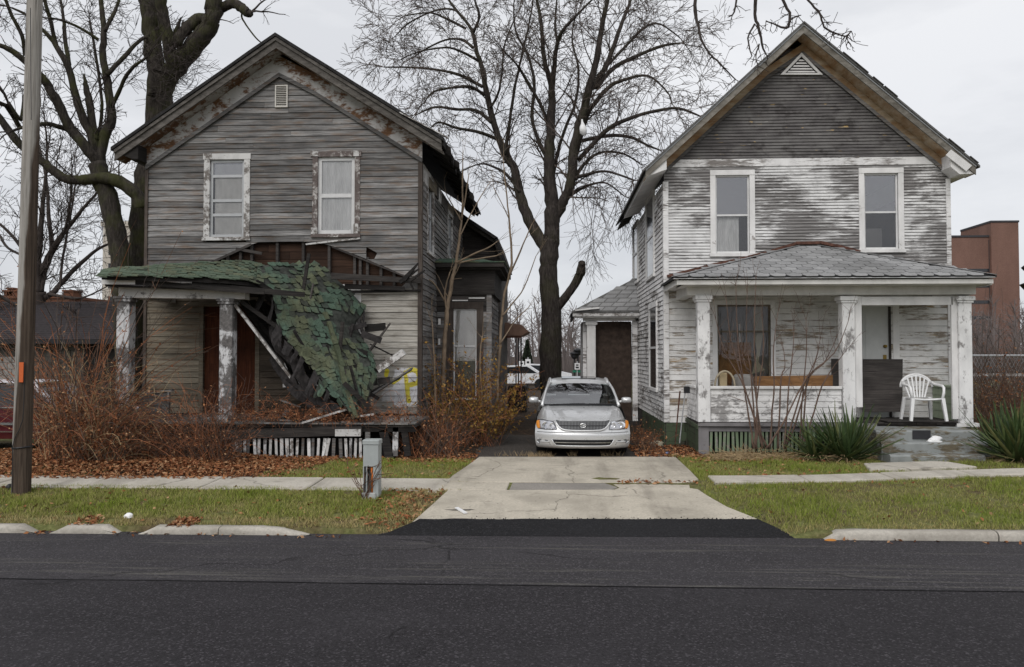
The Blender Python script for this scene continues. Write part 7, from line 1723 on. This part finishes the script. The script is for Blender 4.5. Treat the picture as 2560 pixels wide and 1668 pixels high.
# far wood: bare trees that read as one mass
random.seed(44); mb = MB()
def far_tree(x, y, h):
    p = Vector((x,y,0)); mb.tube([p,p+Vector((rnd(-.2,.2),0,h*.5)),p+Vector((rnd(-.5,.5),0,h*.9))],[.16,.1,.03],4,cap=False)
    for _ in range(26):
        t = rnd(.15,.9); q = p+Vector((0,0,h*t)); d = Vector((rnd(-1,1),rnd(-.6,.6),rnd(.2,1.2))).normalized(); twig(mb, q, d, h*.45*(1.15-t)*rnd(.6,1.2), .035, 1, dens=1.1, wig=.2, rmin=.016, kids=(.4,.7))
for _ in range(62): far_tree(rnd(-13,14), rnd(72,105), rnd(5,8.5))
for _ in range(40): far_tree(rnd(38,75), rnd(70,110), rnd(6,9))
for _ in range(16): far_tree(rnd(-60,-36), rnd(90,110), rnd(5,8))
far_m = plain('far_twig', (.16,.135,.128), .95, 0, .2, 1); tag(stuff(mb.build('distant_wood', far_m)), 'grey-brown bare wood along the skyline behind the houses', 'wood')
mb = MB()
for _ in range(5200):
    if random.random() < .6: x, y = rnd(-24,26), rnd(66,80)
    else: x, y = rnd(36,80), rnd(66,80)
    p = Vector((x,y,0)); mb.tube([p,p+Vector((rnd(-.5,.5),rnd(-.5,.5),rnd(1.2,3.2)))],[.05,.012],3,cap=False)
tag(stuff(mb.build('undergrowth', far_m)), 'grey-brown undergrowth below the distant bare wood', 'undergrowth')
# dark conifer
random.seed(5)
cf = thing('conifer', W(1318,950,60), 'small dark conifer far behind the canopy', 'tree'); b = W(1318,945,60); a = MB(); a.tube([b-Vector((0,0,2)),W(1318,850,60)],[.12,.02],5); a.build('trunk', M['bark'], cf); a = MB(); ztop = W(1318,848,60).z
for _ in range(420):
    t = rnd(0,1); z = b.z-1+(ztop-b.z+1)*t; r = 1.0*(1-t)+.05; th = rnd(0,6.28); p = Vector((b.x,60,z)); q = p+Vector((r*math.cos(th),r*math.sin(th),-.25*r)); s_ = Vector((-math.sin(th),math.cos(th),0))*.12; a.add([p,q-s_,q+Vector((0,0,-.12)),q+s_],[(0,1,2,3)])
a.build('crown', plain('conifer_green', (.02,.03,.016), .9), cf)

# ------------------------------------------------------------------ brambles and brush
def leaf_brown(name, els):
    t = NT(name, .85, 0, .2); t.col(t.ramp(t.island(), els)); return t.mat
M['leaf_brown'] = leaf_brown('dry_brown_leaf', [(0,(.11,.042,.02)),(.4,(.25,.095,.04)),(.7,(.33,.15,.065)),(1,(.40,.25,.14))]); M['leaf_gold'] = leaf_brown('rusty_gold_leaf', [(0,(.10,.05,.015)),(.5,(.22,.12,.025)),(1,(.33,.21,.05))])
def leaves(name, pts, size, mat, parent, rng, flat=False, upz=0.):
    n = len(pts); P_ = np.array(pts); a = rng.normal(size=(n,3)); 
    if flat: a[:,2] *= .35
    a /= np.linalg.norm(a,axis=1)[:,None]; b = rng.normal(size=(n,3))
    if flat: b[:,2] *= .35
    b -= a*np.sum(a*b,1)[:,None]; b /= np.linalg.norm(b,axis=1)[:,None]
    s = rng.uniform(.55,1.25,(n,1))*size; c = np.cross(a,b)*s*rng.uniform(-.35,.35,(n,1))
    v = np.stack([P_-a*s, P_-b*s*.55+c, P_+a*s, P_+b*s*.55+c],1).reshape(-1,3); f = np.arange(4*n).reshape(n,4)
    return stuff(npmesh(name, v, f, mat, parent))
def thicket(label, spots, n, hgt, mats, leaf_n, leaf_mat, leaf_size, seed, arch=.5, rad=(.0035,.0085), lean=(0,0), name='bramble_bush', leaf_h=(.1,1.), clear=None, base=None):
    """spots: function -> (x, y, local height)"""
    random.seed(seed); rng = np.random.default_rng(seed); x, y, h = spots(); t = thing(name, (x,y,gz(x,y)), label, 'brush', 'brambles and brush round the grey house')
    ms = [MB() for _ in mats]; lp = []
    made = 0; tries = 0
    while made < n and tries < n*3:
        i = made; tries += 1
        x, y, h = spots(); H = h*hgt*rnd(.45,1.1); p = Vector((x,y,gz(x,y)-.03 if base is None else base)); d = Vector((rnd(-.8,.8)+lean[0],rnd(-.45,.45)+lean[1],1)).normalized(); L_ = H*rnd(.9,1.5); m = 8; pts = [p]
        bend = Vector((rnd(-1,1),rnd(-1,.6),0)); k = rnd(.2,1.)*arch
        for j in range(m):
            u = (j+1)/m; d = (d+bend*.18*k+Vector((rnd(-.16,.16),rnd(-.16,.16),-.42*k*u*u*1.2))).normalized(); p = p+d*L_/m
            fl_ = gz(p.x,p.y)+.02 if base is None or p.y < 14.8 else base+.01
            if p.z < fl_: p.z = fl_
            pts.append(p)
        if clear and any(clear(q) for q in pts): continue
        made += 1; r = rnd(*rad); ms[i%len(mats)].tube(pts, [r*(1-.6*j/m) for j in range(m+1)], 3, cap=False)
        for _ in range(leaf_n):
            u = rnd(*leaf_h)*m; j = min(m-1,int(u)); q = pts[j].lerp(pts[j+1], u-j); lp.append((q.x+rnd(-.04,.04),q.y+rnd(-.04,.04),q.z+rnd(-.04,.04)))
        if random.random() < .8: twig(ms[i%len(mats)], pts[random.randint(2,6)], tilt((pts[-1]-pts[0]).normalized(),rnd(.4,1.2)), H*rnd(.2,.5), r*.6, 1, dens=3, wig=.3, rmin=.0028)
    for m_, mt_ in zip(ms, mats): stuff(m_.build('canes', mt_, t))
    if lp: leaves('dead_leaves', lp, leaf_size, leaf_mat, t, rng)
def s1():
    a = rnd(112,292); Y = rnd(13.3,14.6); return (W(a,1000,Y).x, Y, interp(a,[(-10,.45),(70,.55),(100,.7),(140,.95),(190,1.05),(240,.95),(270,.6),(290,.42)]))
thicket('tall tangled red-brown bramble thicket between the pole and the grey porch', s1, 900, 1.8, [M['cane'],M['cane_dark'],M['twig'],M['straw'],M['cane']], 6, M['leaf_brown'], .026, 8, 1.25, lean=(.1,0), clear=lambda q: q.x < W(80,1000,q.y).x)
def s1b():
    a = rnd(120,260); Y = rnd(14.0,14.9); return (W(a,1000,Y).x, Y, interp(a,[(120,.7),(170,1.),(215,1.),(260,.75)]))
thicket('vine-hung dead shrub standing highest behind the bramble thicket', s1b, 165, 3.3, [M['cane'],M['cane_dark'],M['twig']], 5, M['leaf_brown'], .026, 18, .6, (.004,.012))
def s2():
    a = rnd(290,575); Y = rnd(13.7,14.65); return (W(a,1000,Y).x, Y, interp(a,[(290,.95),(330,.75),(400,.62),(480,.8),(540,1.05),(575,.75)]))
thicket('low arching red canes in front of the left half of the grey porch', s2, 600, 1.45, [M['cane'],M['twig'],M['cane_dark']], 3, M['leaf_brown'], .024, 28, .9, (.003,.0065), (.15,-.1))
def s3():
    a = rnd(560,1000); Y = rnd(14.82,15.3); return (W(a,1000,Y).x, Y, .4+.6*random.random())
random.seed(38)
thicket('thin creepers draped over the broken porch edge above the slatted skirt', s3, 330, .85, [M['cane'],M['cane_dark'],M['cane']], 3, M['leaf_brown'], .024, 38, 2.4, (.0028,.0055), (0,-.5), name='creeper', base=ZF+.03)
def s4():
    a = rnd(975,1150); Y = rnd(14.9,16.6); return (W(a,1000,Y).x, Y, interp(a,[(975,.6),(1040,1.),(1100,1.05),(1150,.8)]))
thicket('brown brush at the right front corner of the grey house', s4, 270, 1.05, [M['cane_dark'],M['cane'],M['twig']], 4, M['leaf_brown'], .025, 48, .6)
def s5():
    a = rnd(1085,1255); Y = rnd(16.8,18.4); return (W(a,1000,Y).x, Y, interp(a,[(1085,.8),(1150,1.1),(1190,1.1),(1255,.75)]))
thicket('rusty gold leafed bush growing up in front of the bay window', s5, 260, 1.75, [M['cane_dark'],M['cane'],M['twig']], 20, M['leaf_gold'], .034, 58, .45, (.004,.009), leaf_h=(.3,1.))
def s6():
    a = rnd(2440,2640); Y = rnd(17.5,19.6); return (W(a,1000,Y).x, Y, 1.)
thicket('brown leafed hedge along the fence right of the white house', s6, 420, 1.75, [M['cane_dark'],M['shrub_bark']], 5, M['leaf_brown'], .032, 68, .4, (.004,.01))
def s7():
    a = rnd(2440,2700); Y = rnd(21,30); return (W(a,1000,Y).x, Y, .6+.5*random.random())
thicket('grey bare scrub beyond the chain-link fence at far right', s7, 420, 3.0, [M['twig'],M['twig']], 0, M['leaf_brown'], .03, 78, .3, (.006,.016), name='scrub')
def s8():
    Y = rnd(16.0,18.5); return (rnd(1.75,2.2)+ (Y-16)*.02, Y, 1.)
thicket('low dark weeds along the foot of the white side wall', s8, 120, .45, [M['cane_dark']], 4, M['leaf_brown'], .028, 88, .8, name='weeds')

# ------------------------------------------------------------------ grass, straw, fallen leaves
rng = np.random.default_rng(4)
def poly_mask(px_, py_, poly):
    ins = np.zeros(len(px_), bool); n = len(poly); j = n-1
    for i in range(n):
        xi, yi = poly[i]; xj, yj = poly[j]; c = ((yi > py_) != (yj > py_)) & (px_ < (xj-xi)*(py_-yi)/((yj-yi) if abs(yj-yi) > 1e-9 else 1e-9)+xi); ins ^= c; j = i
    return ins
slabs = [up, strip0, strip1, strip2, low, walk, [(-13,11.62),(-1.66,11.62),(-1.55,12.40),(-13,12.40)], [(2.5,12.24),(13,13.1),(13,13.66),(2.5,12.79)], [(-2.02,9.4),(2.86,9.4),(2.6,10.25),(-1.7,10.06)]]
def vnoise(x, y, s, k=0): return np.array([mnoise.noise(Vector((a*s,b*s,k))) for a, b in zip(x, y)])
def scatter(n, x0, x1, y0, y1):
    x = rng.uniform(x0,x1,n); y = rng.uniform(y0,y1,n); keep = np.ones(n,bool)
    for s in slabs: keep &= ~poly_mask(x, y, s)
    return x[keep], y[keep]
bl = []
for n, x0, x1, y0, y1, h in [(64000,-9.8,-1.6,9.50,11.68,1.),(46000,2.2,9.2,9.62,12.75,1.),(26000,-4.7,-1.3,12.38,14.75,.9),(30000,2.2,5.7,12.6,15.6,1.),(8000,6.3,9.2,13.2,15,1.),(3000,-10,-7.4,12.4,13.6,.8),(3000,-1.9,-1.3,11.4,12.6,1.)]:
    x, y = scatter(n,x0,x1,y0,y1); bl.append(np.stack([x,y,np.full(len(x),h)],1))
bl = np.concatenate(bl); x, y = bl[:,0], bl[:,1]
n1 = vnoise(x,y,.8)+.6*vnoise(x,y,2.3,3); n2 = vnoise(x,y,5,8)
worn = np.exp(-((y-9.68)/.16)**2)*.7 + np.exp(-((x+1.75)/.28)**2)*(y<12)*.9
keep = (n2 > -.42+.5*worn*rng.uniform(0,1,len(x))) ; bl, x, y, n1, worn = bl[keep], x[keep], y[keep], n1[keep], worn[keep]
N = len(x); z = np.array([gz(a,b) for a,b in zip(x,y)]); th = rng.uniform(0,2*np.pi,N); H = rng.uniform(.022,.07,N)*(1+.55*n1)*bl[:,2]; w = rng.uniform(.003,.0065,N); ln = rng.uniform(.1,.9,N)*H; ph = rng.uniform(0,2*np.pi,N)
base = np.stack([x,y,z-.004],1); dx = np.stack([np.cos(th)*w,np.sin(th)*w,np.zeros(N)],1); tip = base+np.stack([np.cos(ph)*ln,np.sin(ph)*ln,H],1)
v = np.stack([base-dx,base+dx,tip],1).reshape(-1,3)
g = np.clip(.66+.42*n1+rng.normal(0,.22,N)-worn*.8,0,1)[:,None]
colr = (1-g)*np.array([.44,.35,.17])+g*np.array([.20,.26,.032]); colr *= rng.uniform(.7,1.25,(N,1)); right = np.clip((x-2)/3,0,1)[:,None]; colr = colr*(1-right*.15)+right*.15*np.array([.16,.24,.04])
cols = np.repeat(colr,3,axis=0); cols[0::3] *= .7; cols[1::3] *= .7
def tint_mat(name, rough=.8):
    t = NT(name, rough, 0, .2); a = t.n('ShaderNodeVertexColor', layer_name='tint').outputs[0]; t.col(a); return t.mat
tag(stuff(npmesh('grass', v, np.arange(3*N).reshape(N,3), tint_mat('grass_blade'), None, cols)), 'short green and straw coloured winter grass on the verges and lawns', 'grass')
# fallen leaves
def litter(n, x0, x1, y0, y1, on_slab=False, dens=None, zadd=.012):
    x = rng.uniform(x0,x1,n); y = rng.uniform(y0,y1,n)
    if not on_slab:
        k = np.ones(n,bool)
        for s in slabs: k &= ~poly_mask(x,y,s)
        x, y = x[k], y[k]
    if dens is not None: k = rng.uniform(0,1,len(x)) < dens(x,y); x, y = x[k], y[k]
    return [(a,b,gz(a,b)+zadd+rng.uniform(0,.03)) for a,b in zip(x,y)]
lp = litter(19000,-11,-4.0,12.15,14.9,True,lambda x,y: np.clip(1.15-np.clip((x+5.6)/1.7,0,1)*np.clip((14.6-y)/1.6,0,1)*1.3-np.clip((12.5-y)/.35,0,1)*.75,0,1),.02)
lp = [(a,b,c+.10*max(0,min(1,(b-12.35)/.8))*max(0,min(1,(-5.2-a)/1.2))) for a,b,c in lp]
lp += litter(1500,-4.2,-1.4,14.2,15.6,True) + litter(1300,1.6,2.9,15.1,17.2,True) + litter(1600,2.6,7,14.6,15.7,True,lambda x,y: (x<5.3)*1.)
lp += litter(1200,-2.6,-1.4,9.6,12.2,False,lambda x,y: np.exp(-((x+1.95)/.35)**2))
lp += litter(200,-9.5,-1.8,9.6,11.7) + litter(120,2.4,9,9.7,12.5) + litter(200,2.4,5.4,12.8,14.6) + litter(220,-4.6,-1.5,12.5,14.6) + litter(600,-3.2,-1.4,15.4,20,True) + litter(70,1.0,2.2,12.2,12.42,True,None,.03) + [(a,b,.012) for a,b in zip(rng.uniform(-6.5,-2.4,60),rng.normal(9.33,.05,60))] + [(a,b,.012) for a,b in zip(rng.uniform(3.1,7.5,45),rng.normal(9.40,.05,45))] + litter(200,-4.6,-4.3,9.4,9.8,True) + litter(90,-5.8,-5.5,9.4,9.8,True)
tag(leaves('fallen_leaves', lp, .034, M['leaf_brown'], None, rng, True), 'drift of red-brown fallen leaves along the pavement and lawns', 'leaves')
# crumbs of tarmac spilt over the slab edge
mb = MB(); random.seed(61)
for i in range(420):
    u = random.random(); x = -1.72+4.4*u; y = 10.05+.20*u+abs(random.gauss(0,.07))-.015; s_ = rnd(.004,.012); z = gz2(x,y)+.027; mb.add([(x-s_,y-s_*.7,z),(x+s_,y-s_*.6,z),(x+s_*.7,y+s_,z),(x-s_*.8,y+s_*.8,z),(x,y,z+s_*rnd(.8,1.4))],[(0,1,4),(1,2,4),(2,3,4),(3,0,4)])
tag(stuff(mb.build('tarmac_crumbs', M['asphalt_new'])), 'black tarmac crumbs along the edge of the drive apron', 'crumbs')
# dry straw clumps by the porch skirt
mb = MB(); random.seed(6)
for i in range(900):
    a = random.choice([rnd(1770,1990),rnd(1790,1900),rnd(2000,2190)]); Y = rnd(14.7,15.55); p = W(a,1100,Y); p.z = gz(p.x,Y); d = Vector((rnd(-1,1),rnd(-1,.4),rnd(.05,.6))).normalized(); L_ = rnd(.12,.42); mb.tube([p,p+d*L_*.5+Vector((0,0,.03)),p+d*L_+Vector((0,0,-.05))],[.0045,.004,.0015],3,cap=False)
tag(stuff(mb.build('dry_straw', M['straw'])), 'flattened tan dead stalks along the white porch skirt', 'dead stalks')
mb = MB()
for a,b,r,n in ((1352,1143,.25,90),(1430,1140,.1,30),(1530,1140,.2,40),(1300,1140,.5,60)):
    for i in range(n): p = WZ(a,b,.21)+Vector((rnd(-r,r),rnd(-.06,.06),0)); mb.tube([p,p+Vector((rnd(-.08,.08),rnd(-.05,.05),rnd(.03,.12)))],[.004,.001],3,cap=False)
tag(stuff(mb.build('dry_weeds', M['straw'])), 'tufts of dry weeds along the slab edge by the car bumper', 'weeds')
# vine twigs pressed on the white porch wall behind the rail are left to the shrub

# ------------------------------------------------------------------ white plastic armchair
random.seed(2)
M['white_plastic'] = plain('white_garden_plastic', (.80,.80,.80), .38, 0, .03, 4, .5)
chx, chy = W(2305,1000,16.05).x, 16.05; chz = FZ+.036
ch = thing('plastic_chair', (chx,chy,chz), 'white moulded plastic armchair on the white porch beside the steps', 'chair')
def H_(x, y, z): return Vector((chx+x*1.08, chy+y, chz+z*1.06))
mb = MB(); rows = []
for j in range(7):
    v = j/6; rows.append([H_((-.235+.47*i/8)*(1-.08*v), -.24+.46*v, .415-.025*math.sin(math.pi*i/8)-.02*v) for i in range(9)])
mb.grid(rows, thick=(0,0,-.012)); mb.tube([H_(-.24,-.24,.40),H_(-.12,-.255,.39),H_(0,-.26,.385),H_(.12,-.255,.39),H_(.24,-.24,.40)],.018,6); mb.build('seat', M['white_plastic'], ch, smooth=True)
for s in (-1,1):
    mb = MB(); mb.beam(H_(s*.31,-.27,0.0),H_(s*.262,-.235,.41),.05,.05,up=(0,1,0),w2=.065,h2=.06); mb.build('leg', M['white_plastic'], ch)
    mb = MB(); mb.beam(H_(s*.27,.27,0.0),H_(s*.225,.22,.41),.045,.045,up=(0,1,0),w2=.06,h2=.05); mb.build('leg', M['white_plastic'], ch)
    mb = MB(); mb.tube([H_(s*.262,-.235,.40),H_(s*.285,-.235,.52),H_(s*.29,-.225,.60),H_(s*.295,-.16,.635),H_(s*.30,.0,.645),H_(s*.285,.14,.66),H_(s*.25,.22,.70)],[.03,.026,.026,.026,.027,.026,.026],7); mb.build('arm', M['white_plastic'], ch, smooth=True)
mb = MB(); arc = [H_(.285*math.cos(t),.23+.04*math.sin(t),.60+.235*math.sin(t)) for t in [math.pi*i/18 for i in range(19)]]; mb.tube(arc,.024,7); mb.tube([p-Vector((0,0,.028)) for p in arc[2:-2]],.02,6); mb.build('back_rim', M['white_plastic'], ch, smooth=True)
for i in range(7):
    u = (i-3)/3; mb = MB(); mb.beam(H_(u*.13,.205,.41),H_(u*.235,.255,.60+.225*math.sqrt(max(0,1-(u*.8)**2))),.028,.010,up=(0,1,0)); mb.build('back_slat', M['white_plastic'], ch)
# ------------------------------------------------------------------ other things on the porch
def bd(name, label, cat, pl, Y, mat, th=.02, tiltY=.0):
    pts = [W(a,b,Y+(tiltY if b < 950 else 0)) for a,b in pl]; mb = MB(); mb.prism(pts,(0,th,0)); return tag(mb.build(name, mat), label, cat)
bd('plywood_sheet','big dark plywood sheet leaning against the front door of the white house','plywood',[(2156,1030),(2256,1030),(2257,898),(2157,898)],16.75,M['wood_dark'],.015,.25)
bd('plywood_sheet','narrow dark board standing beside the middle porch column','board',[(2080,1000),(2105,1000),(2105,897),(2078,897)],16.6,M['wood_dark'],.015,.2)
M['wood_honey'] = wood('honey_brown_plank', (.22,.115,.05), (.30,.17,.08), (.12,.06,.025), grain=(3,3,20), var=.1)
bd('plank','orange-brown wooden plank resting behind the porch rail','plank',[(1886,975),(2082,975),(2082,938),(1888,941)],16.12,M['wood_honey'],.04)
mb = MB(); hp = [W(1787+25*(1-math.cos(t)), 966-38*math.sin(t), 16.1) for t in [math.pi*i/14 for i in range(15)]]; hp = [hp[0]-Vector((0,0,.3))]+hp+[hp[-1]-Vector((0,0,.3))]; mb.tube(hp,.02,6); tag(mb.build('cane_hoop', plain('pale_cane', (.42,.36,.26), .7), smooth=True), 'bent cane chair back showing above the porch rail', 'chair')
mb = MB(); u, v = W(1838,972,16.15), W(1886,936,16.15); mb.cbox(u.x,v.x,16.12,16.5,u.z,v.z,.06); tag(mb.build('cushion', plain('grey_cushion', (.22,.21,.2), .95), smooth=False), 'worn grey cushion behind the porch rail', 'cushion')
mb = MB(); u, v = W(1800,968,16.2), W(1818,932,16.2); mb.cbox(u.x,v.x,16.2,16.3,u.z,v.z,.01); tag(mb.build('lamp_box', plain('cream_card', (.45,.36,.22), .9)), 'small cream box inside the cane hoop on the porch', 'box')
# ------------------------------------------------------------------ small things outside
def lump(name, label, cat, c, rx, ry, rz, mat, k=.3):
    mb = MB(); rows = []
    for i in range(6):
        ph = math.pi/2*i/5; rows.append([Vector(c)+Vector((rx*math.cos(ph)*math.cos(t)*(1+k*mnoise.noise(Vector((math.cos(t),math.sin(t),i*.6)))), ry*math.cos(ph)*math.sin(t), rz*math.sin(ph))) for t in [j*math.pi/6 for j in range(13)]])
    mb.grid(rows); return tag(mb.build(name, mat, smooth=True), label, cat)
c = Vector((W(2338,1090,14.77).x,14.77,.58)); lump('plastic_bag','crumpled white plastic bag on the concrete steps','bag',c,.13,.09,.11,M['white_plastic'],.9)
lump('plastic_bag','small white scrap of plastic beside the bag on the steps','bag',c+Vector((-.1,-.03,0)),.06,.05,.045,M['white_plastic'],.9)
p = WZ(322,1294,.1); lump('foam_cup','crushed white foam cup on the left verge','cup',(p.x,p.y,gz(p.x,p.y)+.01),.06,.05,.06,M['white_plastic'])
p = WZ(1148,1276,.07); mb = MB(); mb.add([(p.x+.22*math.cos(t)*(1+.3*mnoise.noise(Vector((math.cos(t)*2,math.sin(t)*2,0)))),p.y+.10*math.sin(t),gz2(p.x,p.y)+.03) for t in [i*math.pi/10 for i in range(20)]],[tuple(range(20))]); tag(mb.build('tar_stain', M['asphalt_new']), 'black tar spill on the left edge of the drive apron', 'tar spill')
p, q = WZ(1141,1272,.09), WZ(1164,1282,.09); mb = MB(); mb.beam((p.x,p.y,gz2(p.x,p.y)+.045),(q.x,q.y,gz2(q.x,q.y)+.045),.05,.015); tag(mb.build('paper_strip', M['white_plastic']), 'white strip of litter beside the tar spill', 'litter')
p = WZ(1642,1112,.22); lump('cardboard','crumpled pale cardboard beside the drive near the white house','cardboard',(p.x,p.y,.2),.17,.10,.11,plain('pale_card', (.40,.37,.28), .9),.5)
p = WZ(1668,1132,.22); lump('wrapper','small blue and white wrapper on the dirt by the porch corner','wrapper',(p.x,p.y,.205),.045,.04,.03,plain('blue_wrapper', (.18,.24,.42), .5))
p = WZ(2060,1345,0); lump('leaf_clump','orange leaves against the right kerb','leaves',(W(2076,1343,9.42).x,9.42,.0),.07,.03,.02,plain('orange_leaf', (.45,.19,.04), .8))
p = WZ(24,1222,.17); lump('black_scrap','black scrap lying at the foot of the utility pole','scrap',(p.x,p.y,gz(p.x,p.y)+.02),.05,.05,.06,M['plastic'])
stk = thing('garden_stake', W(1700,1108,16.3), 'thin grey stake with a black box on top by the white porch', 'stake')
MB().tube([W(1699,1108,16.3),W(1706,1040,16.3),W(1713,978,16.3)],.012,6).build('stick', M['alu'], stk); mb = MB(); u, v = W(1710,983,16.3), W(1724,966,16.3); mb.cbox(u.x,v.x,16.25,16.35,u.z,v.z,.012); mb.build('box', M['plastic'], stk)
mb = MB(); mb.tube([W(1688,1110,16.4),W(1694,1040,16.4),W(1700,978,16.4)],[.010,.014,.016],6); tag(mb.build('rusty_stake', M['rust']), 'rusty brown stake leaning beside the grey garden stake', 'stake')
